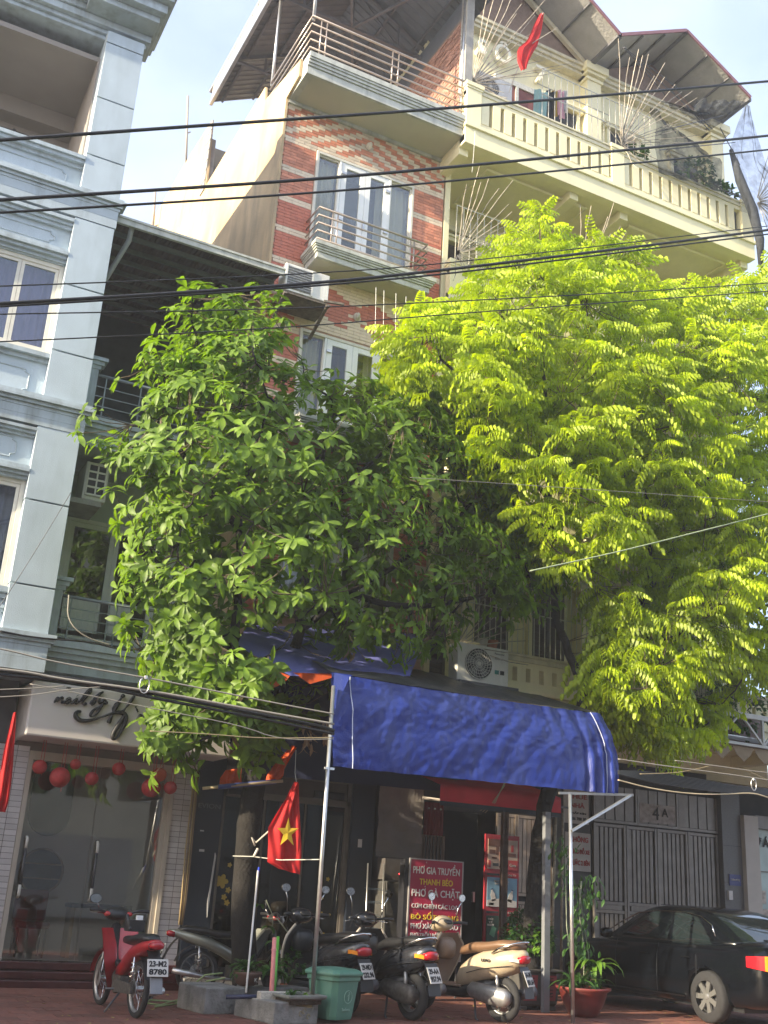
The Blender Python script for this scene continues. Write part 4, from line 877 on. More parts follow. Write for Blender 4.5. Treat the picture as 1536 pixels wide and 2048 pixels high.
for k in range(8):
    x = 13.4+k*1.1; b = MB(); b.bar((x,14.9,4.47),(x,14.9,5.0),.045); b.bar((x,14.9,4.49),(x+.5,14.9,4.98),.035); b.bar((x,14.9,4.49),(x-.5,14.9,4.98),.035); part('frame_strut', b, WS, aw, world=True)
for k in range(26):
    y = 15.0+k*.085; b = MB(); b.bar((12.9,y,4.62+.2*k/26),(22,y,4.62+.2*k/26),.03,.02); part('roof_batten', b, mat('silver_batten', (.55,.56,.56), .3, .5), aw, world=True)
# red awning under the blue tarp
t = thing('red_awning', 'red cloth awning with navy hem under the blue tarpaulin', 'awning', (10.4,15.6,3.1))
RA = mat('red_awning_cloth', (.42,.015,.035), .7, n=(4,.1), trans=.2)
q = [at(880,1592,Y=14.9), at(1121,1622,Y=14.9)]
b = MB(); b.grid(lambda u, v: (q[0].x+(q[1].x-q[0].x)*u, 14.9+.012*math.sin(u*30)+1.9*max(0,v-.3)/.7, 2.90+.24*min(1,v/.3)+.75*max(0,v-.3)), 40, 10); part('awning_cloth', b, AWR, t, world=True, smooth=True)
b = MB(); b.grid(lambda u, v: (q[0].x+(q[1].x-q[0].x)*u, 14.895, 2.83+.07*v), 20, 1); part('hem', b, NAVY, t, world=True)
b = MB(); b.bar((9.0,15.2,3.0),(11.4,15.2,3.03),.03); part('awning_arm', b, DSTEEL, t, world=True)
# ================================================================== BLUE TARPAULIN
TB = mat('blue_tarpaulin', (.011,.028,.21), .40, n=(2,.2), bump=(60,.35), stain=((.05,.07,.2), 3, .5)); TBK = mat('black_tarpaulin_top', (.035,.037,.045), .4, n=(2,.2), bump=(16,.6)); TLV = mat('sun_tinted_blue_tarpaulin', (.13,.14,.40), .55, n=(2,.1), bump=(20,.4))  # TLV: tarpaulin blue lightened, sunlit tone put into its colour
tp = thing('blue_tarpaulin', 'large crinkled blue tarpaulin curtain hung in front of the restaurant', 'tarpaulin', (8.5,13.5,3.7))
rows = [(at(663,1345,Y=13.45),at(1203,1427,Y=13.55)),(at(665,1400,Y=13.4),at(1224,1470,Y=13.5)),(at(664,1465,Y=13.4),at(1238,1510,Y=13.45)),(at(664,1533,Y=13.42),at(1239,1589,Y=13.42))]
def tarp(u, v):
    k = min(2.9999, v*3); i = int(k); f = k-i; p = rows[i][0].lerp(rows[i+1][0], f).lerp(rows[i][1].lerp(rows[i+1][1], f), u)
    sag = math.sin(math.pi*u)
    f1 = noise.noise(Vector((u*2.6+v*1.5, v*1.8-u, 3)))*.06; f2 = noise.noise(Vector((u*22+v*5, v*3.5+u*6, 7)))*.022; f3 = noise.noise(Vector((u*70+v*9, v*16, 1)))*.016
    belly = -.025*math.exp(-((v-.55-.10*math.sin(u*5))/.2)**2)*sag
    pl = .03*math.sin(u*95)*(1-v)**2*(1 if u > .75 else .15)+ (.05*math.sin(u*160)*v if u > .86 else 0)
    p.y += f1+f2+f3+belly+pl; p.z += -.05*math.sin(math.pi*u)*(1-v)*.6+.012*noise.noise(Vector((u*20,0,0)))*(v > .95); return p
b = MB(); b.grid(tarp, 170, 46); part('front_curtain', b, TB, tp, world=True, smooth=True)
back = [at(470,1262,Y=16.3), at(1180,1345,Y=16.3)]
fl = [tarp(i/40, 0) for i in range(41)]
def top(u, v):
    i = min(39, int(u*40)); f = u*40-i; a = fl[i].lerp(fl[i+1], f); a.z += .012
    c = Vector((6.5+4.6*u, 16.4, 5.25-.1*u)); p = a.lerp(c, v); p.z += (.05*noise.noise(Vector((u*5,v*3,9)))+.02*noise.noise(Vector((u*30,v*6,2))))*min(1,v*6) - .15*math.sin(math.pi*v)*(.4+.6*u)*0; return p
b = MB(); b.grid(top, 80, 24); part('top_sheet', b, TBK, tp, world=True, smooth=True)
b = MB(); P = [at(668,1345,Y=13.45), at(705,1350,Y=13.38), at(700,1353,Y=13.35), at(664,1432,Y=13.36)]; b.add(P, [(0,1,2,3)]); part('corner_fold', b, TB, tp, world=True)
def seam(u, off=-.02):
    return [tarp(u, v/12)+Vector((0,off,0)) for v in range(13)]
for u in (.06,.955): b = MB(); b.tube(seam(u), .007, 5); part('seam', b, mat('white_seam', (.55,.6,.75), .5), tp, world=True)
t2 = thing('sun_tinted_tarpaulin', 'blue tarpaulin roof tinted pale as if sunlit behind the dark tree trunk', 'tarpaulin', (6.5,15,4.9))
A_ = at(474,1290,Y=14.3); B_ = at(580,1352,Y=13.9); C_ = at(820,1352,Y=14.6); D_ = at(860,1270,Y=16.4); E_ = at(500,1250,Y=16.4)
def sheet(u, v):
    a = A_.lerp(B_, u) if u < .4 else None
    p0 = A_.lerp(B_, u/.4) if u < .4 else B_.lerp(C_, (u-.4)/.6); p1 = E_.lerp(D_, u); p = p0.lerp(p1, v); p.z += .06*math.sin(v*3.1)+.02*noise.noise(Vector((u*14,v*8,0))); return p
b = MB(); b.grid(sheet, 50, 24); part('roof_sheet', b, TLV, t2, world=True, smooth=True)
b = MB()
G_ = [at(505,1322,Y=14.15), at(580,1352,Y=13.88), at(572,1362,Y=13.9), at(556,1372,Y=13.95), at(540,1378,Y=14.0), at(516,1378,Y=14.1), at(512,1352,Y=14.12)]
b.add(G_, [tuple(range(7))]); part('sun_glow_flap', b, OFL, t2, world=True)
b = MB(); b.add([at(585,1345,Y=14.0), at(668,1348,Y=13.6), at(676,1352,Y=13.6), at(620,1368,Y=13.9)], [(0,1,2,3)]); part('sun_glow_flap', b, OFL, t2, world=True)
NV = mat('navy_tarpaulin', (.012,.016,.05), .6, n=(3,.2))
t3 = thing('navy_tarpaulin', 'dark navy tarpaulin valance hanging behind the metal pole', 'tarpaulin', (7.0,15.5,3.4))
q0 = at(520,1470,Y=15.5); q1 = at(880,1585,Y=15.5)
b = MB(); b.grid(lambda u, v: (5.95+3.6*u, 15.5+.03*math.sin(u*20)+.04*math.sin(v*6), 3.05+.12*u-.06*u+(1.75)*v), 40, 10); part('valance', b, NV, t3, world=True, smooth=True)
# poles
GP = GALV
def pole(a, b_, r_, lb, name='metal_pole'):
    b = MB(); b.tube([a,b_], r_, 10); t = thing(name, lb, 'pole', a if a.z < b_.z else b_); part('tube', b, GP, t, world=True); return t
p1 = pole(at(625,1988,Y=12.95), at(667,1372,Y=13.35), .027, 'slim galvanised pole rising from the square planter to the tarpaulin corner')
b = MB(); b.bar(at(650,1536,Y=13.2), at(667,1538,Y=13.3), .03); part('clamp', b, GP, p1, world=True)
e = at(1146,2046,Y=13.0); p2 = pole(Vector((e.x,e.y,0)), at(1140,1588,Y=13.2), .027, 'galvanised pole standing behind the red round pot at right')
b = MB(); b.bar(at(1143,1662,Y=13.1), at(1262,1590,Y=13.3), .035); part('brace', b, GP, p2, world=True)
b = MB(); b.bar(at(1118,1586,Y=13.4), at(1266,1590,Y=13.4), .035); part('cross_bar', b, GP, p2, world=True)
a = at(1094,1960,Y=14.2); b = MB(); b.box(a.x-.05,a.x+.05,14.2,14.28,0,at(1098,1624,Y=14.2).z); tag(part('grey_square_post', b, mat('grey_painted_steel', (.22,.23,.25), .5, .2)), 'thick grey square post in front of the leaning tree trunk', 'post')
for k in range(3):
    b = MB(); a = at(960,1622,Y=15); b.tube([at(960+5*k,1622+2*k,Y=15), at(985+3*k,1605,Y=14.9), at(1010,1570-4*k,Y=14.8)], .006, 5); tag(part('loose_cord', b, mat('straw_cord', (.40,.33,.24), .8)), ('upper','middle','lowest')[2-k]+' loose pale cord under the red awning', 'cord', 'loose cords under the red awning')
# ================================================================== SQUARE PHO SIGN
t = thing('menu_board', 'upright red menu board listing PHỞ GIA TRUYỀN in white and yellow', 'sign', (9.6,16.1,0))
PY = 16.0; TL = at(822,1718,Y=PY); TRt = at(925,1723,Y=PY); BL_ = at(814,1918,Y=PY)
x0, x1, z1 = TL.x, TRt.x, TL.z; z0 = BL_.z
b = MB(); b.box(x0-.09,x1+.0,PY+.02,PY+.2,z0-.1,z1+.0); part('light_box', b, mat('black_box', (.02,.02,.025), .4), t, world=True)
b = MB(); b.box(x0,x1,PY,PY+.02,z0,z1); part('board', b, mat('menu_red', (.42,.018,.065), .45, n=(2,.06)), t, world=True)
b = MB(); b.box(x0-.02,x0,PY-.01,PY+.02,z0-.02,z1+.02); b.box(x1,x1+.02,PY-.01,PY+.02,z0-.02,z1+.02); b.box(x0,x1,PY-.01,PY+.02,z1,z1+.02); b.box(x0,x1,PY-.01,PY+.02,z0-.02,z0); part('silver_frame', b, mat('silver_edge', (.45,.42,.42), .4, .4), t, world=True)
for x in (x0,x1-.03): b = MB(); b.box(x,x+.03,PY+.05,PY+.08,0,z0); part('leg', b, DSTEEL, t, world=True)
MW = mat('menu_white', (.80,.76,.76), .5, n=None); MY = mat('menu_yellow', (.80,.58,.05), .5, n=None)
H = z1-z0; cx = (x0+x1)/2; W_ = x1-x0
for s_, f, h, w_, c in (('PHƠ GIA TRUYỀN',.085,.115,.90,MW),('THANH BÉO',.215,.078,.64,MY),('PHƠ GÀ CHẶT',.335,.12,.92,MW),('CƠM CHIÊN CÁC LOẠI',.47,.068,.90,MW),('BÒ SỐT VANG',.565,.08,.90,MY),('PHƠ XÀO    MÌ XÀO',.665,.066,.90,MW),('PHƠ TRỘN BÒ  TRỘN GÀ',.76,.07,.90,MW),('MIẾN GÀ MIẾN TRỘN',.85,.07,.88,MY),('ĐT: 0978 88 55',.95,.045,.80,MW)):
    text(s_, Vector((cx,PY-.006,z1-f*H))-t.location, .1, c, t, width=w_*W_, height=h*H, bold=.0012)
for f, h, u_ in ((.085,.115,.245),(.335,.12,.235),(.665,.066,.20),(.76,.07,.18)):   # hook above the O of PHỞ
    b = MB(); cxh = x0+.05*W_+u_*W_; zh = z1-f*H+h*H*.40+.012; b.tube([(cxh-.010,PY-.008,zh+.012),(cxh+.004,PY-.008,zh+.020),(cxh+.010,PY-.008,zh+.010),(cxh,PY-.008,zh)], .0028, 4); part('lettering', b, MW, t, world=True)
b = MB(); b.box(x0+.03,x1-.03,PY-.004,PY,z1-.905*H,z1-.9*H); part('rule', b, MW, t, world=True)
# ================================================================== TREES
def leafmat(name, c, trans, rough, var=.25, spec=.4):
    m = bpy.data.materials.new(name); m.use_nodes = True; t = m.node_tree; L = t.links; b = t.nodes['Principled BSDF']
    g = t.nodes.new('ShaderNodeNewGeometry'); n1 = t.nodes.new('ShaderNodeTexNoise'); n1.inputs['Scale'].default_value = 1.1; n1.inputs['Detail'].default_value = 4
    n2 = t.nodes.new('ShaderNodeTexNoise'); n2.inputs['Scale'].default_value = 9; L.new(g.outputs['Position'], n1.inputs['Vector']); L.new(g.outputs['Position'], n2.inputs['Vector'])
    a = t.nodes.new('ShaderNodeMath'); a.operation = 'ADD'; L.new(n1.outputs['Fac'], a.inputs[0]); L.new(n2.outputs['Fac'], a.inputs[1])
    r = t.nodes.new('ShaderNodeValToRGB'); e = r.color_ramp.elements; e[0].position = .36; e[1].position = .66
    e[0].color = (*[x*(1-var) for x in c], 1); e[1].color = (c[0]*(1+var*1.5), c[1]*(1+var), c[2]*(1+var*.3), 1)
    h = t.nodes.new('ShaderNodeMath'); h.operation = 'MULTIPLY'; h.inputs[1].default_value = .5; L.new(a.outputs[0], h.inputs[0]); L.new(h.outputs[0], r.inputs['Fac'])
    L.new(r.outputs['Color'], b.inputs['Base Color']); b.inputs['Roughness'].default_value = rough; b.inputs['Specular IOR Level'].default_value = spec
    tr = t.nodes.new('ShaderNodeBsdfTranslucent'); hs = t.nodes.new('ShaderNodeHueSaturation'); hs.inputs['Value'].default_value = 1.35; hs.inputs['Saturation'].default_value = 1.1
    L.new(r.outputs['Color'], hs.inputs['Color']); L.new(hs.outputs['Color'], tr.inputs['Color'])
    x = t.nodes.new('ShaderNodeMixShader'); x.inputs['Fac'].default_value = trans; L.new(b.outputs[0], x.inputs[1]); L.new(tr.outputs[0], x.inputs[2]); L.new(x.outputs[0], t.nodes['Material Output'].inputs['Surface'])
    MC[name] = m; return m
LF_D = leafmat('broad_leaf_green', (.135,.25,.03), .45, .5, .45, .45)
LF_Y = leafmat('feathery_leaf_green', (.335,.475,.03), .52, .45, .5)
LF_P = leafmat('potted_leaf_green', (.05,.13,.03), .3, .45)
BARK_D = mat('dark_bark', (.011,.009,.008), .9, n=(9,.35), bump=(24,1.0)); BARK_B = mat('brown_bark', (.10,.075,.05), .9, n=(10,.3), bump=(30,.8))
def blade(L, W, droop, fold=.25, n=4):
    """broad obovate leaf along +X with a folded midrib, local mesh data"""
    v = []; f = []
    for i in range(n+1):
        t = i/n; x = L*t*(1-.12*droop*t); z = -droop*L*t*t; w_ = W*(.14+1.0*math.sin(math.pi*min(1,t**1.15*.86))) if i < n else W*.12
        v += [(x, -w_/2, z+fold*w_/2), (x, 0, z), (x, w_/2, z+fold*w_/2)]
    for i in range(n):
        for k in range(2): f.append((i*3+k, (i+1)*3+k, (i+1)*3+k+1, i*3+k+1))
    return v, f
def frond(L, npair, lw, ll, droop):
    """pinnate leaf: arching stalk with hanging leaflets"""
    v = []; f = []
    def rp_(t): return Vector((L*t*(1-.15*t*droop), 0, .10*L*math.sin(t*2.2)-droop*L*t*t))
    for i in range(6):
        p = rp_(i/5); w_ = .006*(1-.5*i/5); v += [tuple(p+Vector((0,-w_,0))), tuple(p+Vector((0,w_,0)))]
    for i in range(5): f.append((2*i, 2*i+2, 2*i+3, 2*i+1))
    for i in range(npair):
        t = .14+.86*i/(npair-1); p = rp_(t); s = (.62+.5*math.sin(math.pi*min(1,t*.9+.08)))*ll
        for sd in (-1, 1):
            o = len(v); out = Vector((.22, sd*.50, -.30)).normalized(); dn = Vector((.14, sd*.10, -1)).normalized(); wv = Vector((1, 0, .05))
            a = p; b_ = p+out*s*.45; c = b_+dn*s*.38; d = c+(dn*.9+out*.05)*s*.22
            for q, w_ in ((a,.25),(b_,1.0),(c,.85)): v += [tuple(q-wv*lw*w_/2), tuple(q+wv*lw*w_/2)]
            v.append(tuple(d)); f += [(o,o+2,o+3,o+1),(o+2,o+4,o+5,o+3),(o+4,o+6,o+5)]
    return v, f
class Fol:
    def __init__(s): s.v = []; s.f = []
    def add(s, vf, M):
        o = len(s.v); s.v += [tuple(M @ Vector(p)) for p in vf[0]]; s.f += [tuple(i+o for i in q) for q in vf[1]]
    def mesh(s, name, m, smooth=False):
        me = bpy.data.meshes.new(name); me.from_pydata(s.v, [], s.f); me.materials.append(m)
        if smooth: me.polygons.foreach_set('use_smooth', [True]*len(s.f))
        me.update(); return me
def pdist(x, y, P):
    best = 1e9
    for i in range(len(P)):
        ax, ay = P[i-1]; bx, by = P[i]; dx, dy = bx-ax, by-ay; t = max(0, min(1, ((x-ax)*dx+(y-ay)*dy)/(dx*dx+dy*dy+1e-9))); best = min(best, math.hypot(x-ax-dx*t, y-ay-dy*t))
    return best
def crown_points(poly, n, Y0, dep, rg, thin=None, k=.01):
    """points filling a rounded crown volume; returns (position, outward direction)"""
    xs = [p[0] for p in poly]; ys = [p[1] for p in poly]; out = []; tries = 0
    while len(out) < n and tries < n*40:
        tries += 1; x = rg.uniform(min(xs), max(xs)); y = rg.uniform(min(ys), max(ys))
        if not inpoly(x, y, poly): continue
        d = pdist(x, y, poly); h = dep*min(1, math.sqrt(d/170.)); yy = Y0+h*(rg.uniform(-1,1) if rg.random() < .35 else rg.choice((-1,-1,1))*rg.uniform(.35,1.05))
        if thin and rg.random() < thin(x, y): continue
        p = at(x, y, Y=yy)
        if noise.noise(p*.95+Vector((k*50,0,0)))+.45*noise.noise(p*2.3+Vector((9,k*50,0))) < -.13 and rg.random() < .9: continue
        c = at(sum(xs)/len(xs), sum(ys)/len(ys), Y=Y0); o_ = (p-c); o_.y = (yy-Y0)*2.2; o_.z = o_.z*.6; out.append((p, o_.normalized() if o_.length > .1 else Vector((0,-1,0)), d))
    return out
def frame(x, up):
    x = x.normalized(); y = up.cross(x)
    if y.length < 1e-3: y = Vector((0,1,0)).cross(x)
    y.normalize(); z = x.cross(y); return Matrix(((x.x,y.x,z.x,0),(x.y,y.y,z.y,0),(x.z,y.z,z.z,0),(0,0,0,1)))
def limb(mb, pts, r0, r1, n=8, wob=.03, rg=rnd):
    P = [Vector(p) for p in pts]
    for _ in range(2):
        Q = [P[0]]
        for a, b in zip(P, P[1:]): Q += [a.lerp(b,.3), a.lerp(b,.72)]
        Q.append(P[-1]); P = Q
    N = len(P); P = [p+Vector((rg.uniform(-wob,wob),rg.uniform(-wob,wob),0)) if 0 < i < N-1 else p for i, p in enumerate(P)]
    mb.tube(P, [r0+(r1-r0)*(i/(N-1)) for i in range(N)], n); return P
def whorls(pts, rg, Ll=(.13,.29), Wl=(.052,.095), nl=(6,9)):
    """each shoot tip carries a whorl of broad leaves: list of (blade, matrix, size key)"""
    out = []
    for p, o_, d in pts:
        ax = (o_*.8+Vector((rg.uniform(-.5,.5), rg.uniform(-.5,.5), rg.uniform(.1,1.0)))).normalized(); n = rg.randint(*nl); a0 = rg.uniform(0, 6.28); s1 = rg.uniform(.8,1.15)
        B = frame(ax, Vector((.1,.2,1)))
        for k in range(n):
            a = a0+6.283*k/n+rg.uniform(-.25,.25); tilt = rg.uniform(.05,.75); dl = Vector((math.sin(tilt), math.cos(tilt)*math.cos(a), math.cos(tilt)*math.sin(a)))
            dw = (B.to_3x3() @ dl); dw.z -= rg.uniform(.1,.75); L_ = rg.uniform(*Ll)*s1
            M = Matrix.Translation(p+ax*rg.uniform(-.05,.05)) @ frame(dw, ax); out.append((M, L_, rg.uniform(*Wl)*s1, p))
    return out
def build_tree(name, label, base, trunk_fn, bark, foliage, cat='tree', group=None, npart=300, leafm=None, unit=None, loose=True):
    t = thing(name, label, cat, base, group=group)
    tb = MB(); trunk_fn(tb); part('trunk', tb, bark, t, world=True)
    return t
# ---- left tree: broad glossy leaves in whorls
rg = random.Random(11)
LP = [(400,612),(470,605),(520,598),(572,640),(600,715),(650,760),(760,765),(840,770),(930,815),(1010,880),(1050,1000),(1105,1110),(1100,1210),(980,1245),(880,1300),(800,1335),(700,1320),(640,1345),(610,1420),(570,1480),(500,1530),(400,1500),(345,1535),(300,1460),(330,1350),(300,1250),(288,1150),(300,1080),(240,1010),(215,940),(188,872),(262,830),(280,760),(350,680)]
def thinL(x, y):
    if 430 < x < 900 and 1060 < y < 1330: return .55
    if 360 < x < 640 and y > 1300: return .25
    return 0
pts = crown_points(LP, 2300, 14.9, 1.75, rg, thinL)
tips = [(p+(o_*rg.uniform(.1,.45) if d < 30 and rg.random() < .4 else Vector((0,0,0))), o_, d) for p, o_, d in pts]
WH = whorls(tips, rg)
t = thing('broadleaf_tree', 'dark trunked street tree with large glossy whorled leaves left of centre', 'tree', Vector((6.0,15.35,0)), group=None)
tb = MB(); Yt = 15.2
base = [Vector((6.0,15.35,-.05)), at(484,1850,Y=15.3), at(492,1700,Y=15.25), at(506,1580,Y=15.2), at(520,1500,Y=15.2), at(538,1430,Y=15.15), at(565,1360,Y=15.1)]
limb(tb, base, .185, .15, 12, .015, rg)
tops = {'r': [at(545,1400,Y=15.12), at(590,1300,Y=15.0), at(612,1200,Y=14.9), at(604,1080,Y=14.9), at(640,950,Y=14.9), at(660,850,Y=14.8)], 'l': [at(515,1490,Y=15.2), at(470,1370,Y=15.1), at(466,1270,Y=15.0), at(480,1180,Y=14.9), at(478,1060,Y=14.9), at(470,930,Y=14.9), at(490,740,Y=14.8)],
 'a': [at(600,1260,Y=15.0), at(700,1185,Y=14.7), at(790,1130,Y=14.6), at(900,1060,Y=14.6), at(980,960,Y=14.7)], 'b': [at(478,1060,Y=14.9), at(400,960,Y=14.6), at(330,860,Y=14.6), at(260,850,Y=14.8)], 'c': [at(604,1080,Y=14.9), at(700,960,Y=15.2), at(820,860,Y=15.3)], 'd': [at(470,1300,Y=15.0), at(400,1250,Y=14.5), at(350,1180,Y=14.4), at(300,1100,Y=14.7)],
 'e': [at(560,1370,Y=15.1), at(500,1450,Y=14.4), at(400,1480,Y=14.2)], 'f': [at(700,1185,Y=14.7), at(800,1220,Y=14.2), at(950,1200,Y=14.2), at(1060,1150,Y=14.5)]}
paths = []
for k, P in tops.items(): paths += limb(tb, P, .105 if k in 'rl' else .06, .02, 8, .03, rg)
part('trunk', tb, BARK_D, t, world=True)
br = MB(); tw = MB()
sk = list(paths)
for p, o_, d in rg.sample(tips, 150):
    q = min(sk, key=lambda s: (s-p).length); m_ = q.lerp(p,.5)+Vector((rg.uniform(-.15,.15), rg.uniform(-.15,.15), -.12)); P = limb(br, [q, m_, p], .022, .008, 5, .02, rg); sk += P[2:]
for p, o_, d in tips:
    q = min(sk, key=lambda s: (s-p).length_squared)
    if (q-p).length < 1.6: tw.tube([q, q.lerp(p,.5)+Vector((0,0,-.04)), p], [.009,.007,.005], 4, cap=False)
part('branches', br, BARK_D, t, world=True, kind='stuff'); part('twigs', tw, BARK_B, t, world=True, kind='stuff')
WH.sort(key=lambda w_: (w_[0].translation-CAM).length-w_[1]*3)
BL = [blade(1, 1, dr) for dr in (.15,.3,.5)]
bl = []
for dr in (.2,.38,.55):
    v, f = blade(1, .36, dr, .3); me = bpy.data.meshes.new('leaf'); me.from_pydata(v, [], f); me.materials.append(LF_D); me.polygons.foreach_set('use_smooth', [True]*len(f)); bl.append(me)
fol = Fol(); blv = [blade(1, .36, dr, .3) for dr in (.2,.38,.55)]
for i, (M, L_, W_, p) in enumerate(WH):
    k = rg.randint(0,2); W2 = W_/.36/L_
    MM = M @ Matrix.Diagonal((L_, W_/.36, L_, 1))
    if i < 300: o = part('leaf', bl[k], None, t); o.matrix_local = Matrix.Translation(-t.location) @ MM
    else: fol.add(blv[k], MM)
part('leaf', fol.mesh('foliage', LF_D, True), None, t, loc=-t.location, kind='stuff')
# withered brown leaves hanging low
DRY = mat('dry_leaf', (.28,.19,.12), .8, n=(20,.2), trans=.2); dfl = Fol()
for c in ((612,1465),(655,1460),(702,1300),(615,1480)):
    for k in range(9):
        p = at(c[0]+rg.uniform(-10,10), c[1]+rg.uniform(-25,10), Y=14.3+rg.uniform(-.1,.1)); dfl.add(blv[2], Matrix.Translation(p) @ frame(Vector((rg.uniform(-.4,.4), rg.uniform(-.4,.4), -1)), Vector((rg.uniform(-1,1),rg.uniform(-1,1),.1))) @ Matrix.Diagonal((.17,.12,.2,1)))
part('dry_leaves', dfl.mesh('dry', DRY), None, t, loc=-t.location, kind='stuff')
# ---- right tree: feathery yellow green leaves
rg = random.Random(5)
RP = [(1078,412),(1112,440),(1132,478),(1200,475),(1272,505),(1300,555),(1385,582),(1425,545),(1500,535),(1600,500),(1700,560),(1760,800),(1760,1100),(1650,1280),(1530,1340),(1450,1390),(1432,1470),(1370,1492),(1325,1520),(1275,1500),(1240,1440),(1180,1405),(1160,1340),(1180,1260),(1190,1190),(1090,1180),(1060,1090),(1010,1050),(985,980),(900,900),(850,830),(800,745),(765,680),(800,625),(845,595),(890,610),(950,590),(965,530),(1000,485),(1045,450)]
def thinR(x, y):
    v = noise.noise(Vector((x/95., y/95., 4)))
    if v > .40: return .6
    if 1060 < x < 1250 and 1130 < y < 1330: return .5
    return 0
pts = crown_points(RP, 2000, 14.7, 1.9, rg, thinR, .3)
t = thing('feathery_leaved_tree', 'tall street tree with bright yellow green feathery hanging leaves at right', 'tree', Vector((10.35,14.6,0)))
tb = MB()
tr0 = at(1063,1900,Y=14.6)
limb(tb, [Vector((tr0.x,14.6,-.05)), at(1064,1842,Y=14.6), at(1074,1720,Y=14.6), at(1084,1635,Y=14.6), at(1110,1520,Y=14.6), at(1160,1420,Y=14.6), at(1182,1350,Y=14.6)], .15, .11, 10, .02, rg)
paths = []
for P, r_ in (([at(1170,1380,Y=14.6), at(1130,1300,Y=14.6), at(1108,1200,Y=14.7), at(1098,1050,Y=14.7), at(1092,880,Y=14.7), at(1085,700,Y=14.6), at(1078,520,Y=14.6)],.085),([at(1175,1370,Y=14.6), at(1215,1290,Y=14.6), at(1290,1200,Y=14.7), at(1360,1060,Y=14.7), at(1440,920,Y=14.8), at(1500,780,Y=14.8), at(1520,620,Y=14.8)],.085),
 ([at(1092,900,Y=14.7), at(1170,800,Y=14.5), at(1245,735,Y=14.4)],.04),([at(1096,1000,Y=14.7), at(1010,900,Y=14.5), at(930,780,Y=14.5), at(860,680,Y=14.6)],.045),([at(1290,1200,Y=14.7), at(1310,1050,Y=14.3), at(1260,860,Y=14.3), at(1230,640,Y=14.4)],.05),([at(1360,1060,Y=14.7), at(1330,1250,Y=14.2), at(1330,1400,Y=14.1)],.035),([at(1440,920,Y=14.8), at(1600,860,Y=14.7), at(1680,760,Y=14.6)],.04),([at(1215,1290,Y=14.6), at(1420,1260,Y=14.3), at(1600,1180,Y=14.4)],.04)):
    paths += limb(tb, P, r_, .018, 8, .04, rg)
part('trunk', tb, BARK_D, t, world=True)
br = MB(); sk = list(paths)
for p, o_, d in rg.sample(pts, 190):
    q = min(sk, key=lambda s: (s-p).length); m_ = q.lerp(p,.5)+Vector((rg.uniform(-.15,.15), rg.uniform(-.15,.15), -.08)); P = limb(br, [q, m_, p], .02, .008, 5, .02, rg); sk += P[2:]
for p, o_, d in pts:
    q = min(sk, key=lambda s: (s-p).length_squared)
    if (q-p).length < 1.6: br.tube([q, q.lerp(p,.5), p], [.008,.007,.005], 4, cap=False)
part('branches', br, BARK_B, t, world=True, kind='stuff')
FRD = [frond(1, 6, .108, .46, .20), frond(1, 7, .098, .42, .5), frond(1, 6, .115, .48, .85), frond(1, 5, .13, .5, .6), frond(1, 8, .08, .36, .35)]
fm = []
for v, f in FRD:
    me = bpy.data.meshes.new('leaf'); me.from_pydata(v, [], f); me.materials.append(LF_Y); fm.append(me)
FL = []
for p, o_, d in pts:
    n = rg.randint(3,5); a0 = rg.uniform(0,6.28)
    for k in range(n):
        a = a0+6.283*k/n+rg.uniform(-.4,.4); dw = Vector((math.cos(a), math.sin(a), rg.uniform(-.35,.55)))+o_*.45; M = Matrix.Translation(p) @ frame(dw, Vector((0,0,1))); s_ = rg.uniform(.28,.52)
        FL.append((M @ Matrix.Diagonal((s_,s_,s_,1)), rg.choice((0,0,1,1,2,2,3,4))))
FL.sort(key=lambda q: (q[0].translation-CAM).length)
fol = Fol()
vis = [q for q in FL if True]
for i, (M, k) in enumerate(vis):
    if i < 300: o = part('leaf', fm[k], None, t); o.matrix_local = Matrix.Translation(-t.location) @ M
    else: fol.add(FRD[k], M)
part('leaf', fol.mesh('foliage', LF_Y), None, t, loc=-t.location, kind='stuff')
# ---- the rest of the street, outside the frame: unseen trees added to block the low sun, houses opposite
def added_tree(x, y, zc, rx, rz_, n, lb, seed):
    q = random.Random(seed); t = thing('added_shade_tree', lb, 'tree', (x,y,0)); tb = MB(); P = limb(tb, [(x,y,-.05),(x+.1,y,1.5),(x,y+.1,zc-rz_*.4),(x+.1,y,zc+rz_*.5)], .16, .04, 9, .03, q)
    for k in range(14): a = q.uniform(0,6.28); limb(tb, [P[len(P)//2+q.randint(0,3)], (x+rx*.4*math.cos(a),y+rx*.4*math.sin(a),zc), (x+rx*.85*math.cos(a),y+rx*.8*math.sin(a),zc+q.uniform(-.6,.7)*rz_)], .04, .01, 5, .03, q)
    part('trunk', tb, BARK_D, t, world=True); f = Fol()
    for k in range(n):
        a = q.uniform(0,6.28); e_ = math.asin(q.uniform(-1,1)); r_ = q.uniform(.55,1)**.6; p = Vector((x+rx*r_*math.cos(a)*math.cos(e_), y+rx*r_*math.sin(a)*math.cos(e_), zc+rz_*r_*math.sin(e_)))
        if noise.noise(p*.7) < -.4: continue
        for j in range(7):
            b_ = 6.283*j/7+q.random(); f.add(blv[j % 3], Matrix.Translation(p) @ frame(Vector((math.cos(b_), math.sin(b_), q.uniform(-.5,.3))), Vector((0,0,1))) @ Matrix.Diagonal((.3,.3,.3,1)))
    part('leaf', f.mesh('foliage', LF_D), None, t, loc=-t.location, kind='stuff')
added_tree(-4.6, 12.6, 3.4, 2.7, 1.7, 1500, 'low spreading unseen tree added to shade the street, left of the picture', 3)
added_tree(-10.5, 12.2, 5.0, 3.2, 2.8, 1300, 'rounder unseen tree added to block low sun further along the pavement to the left', 4)
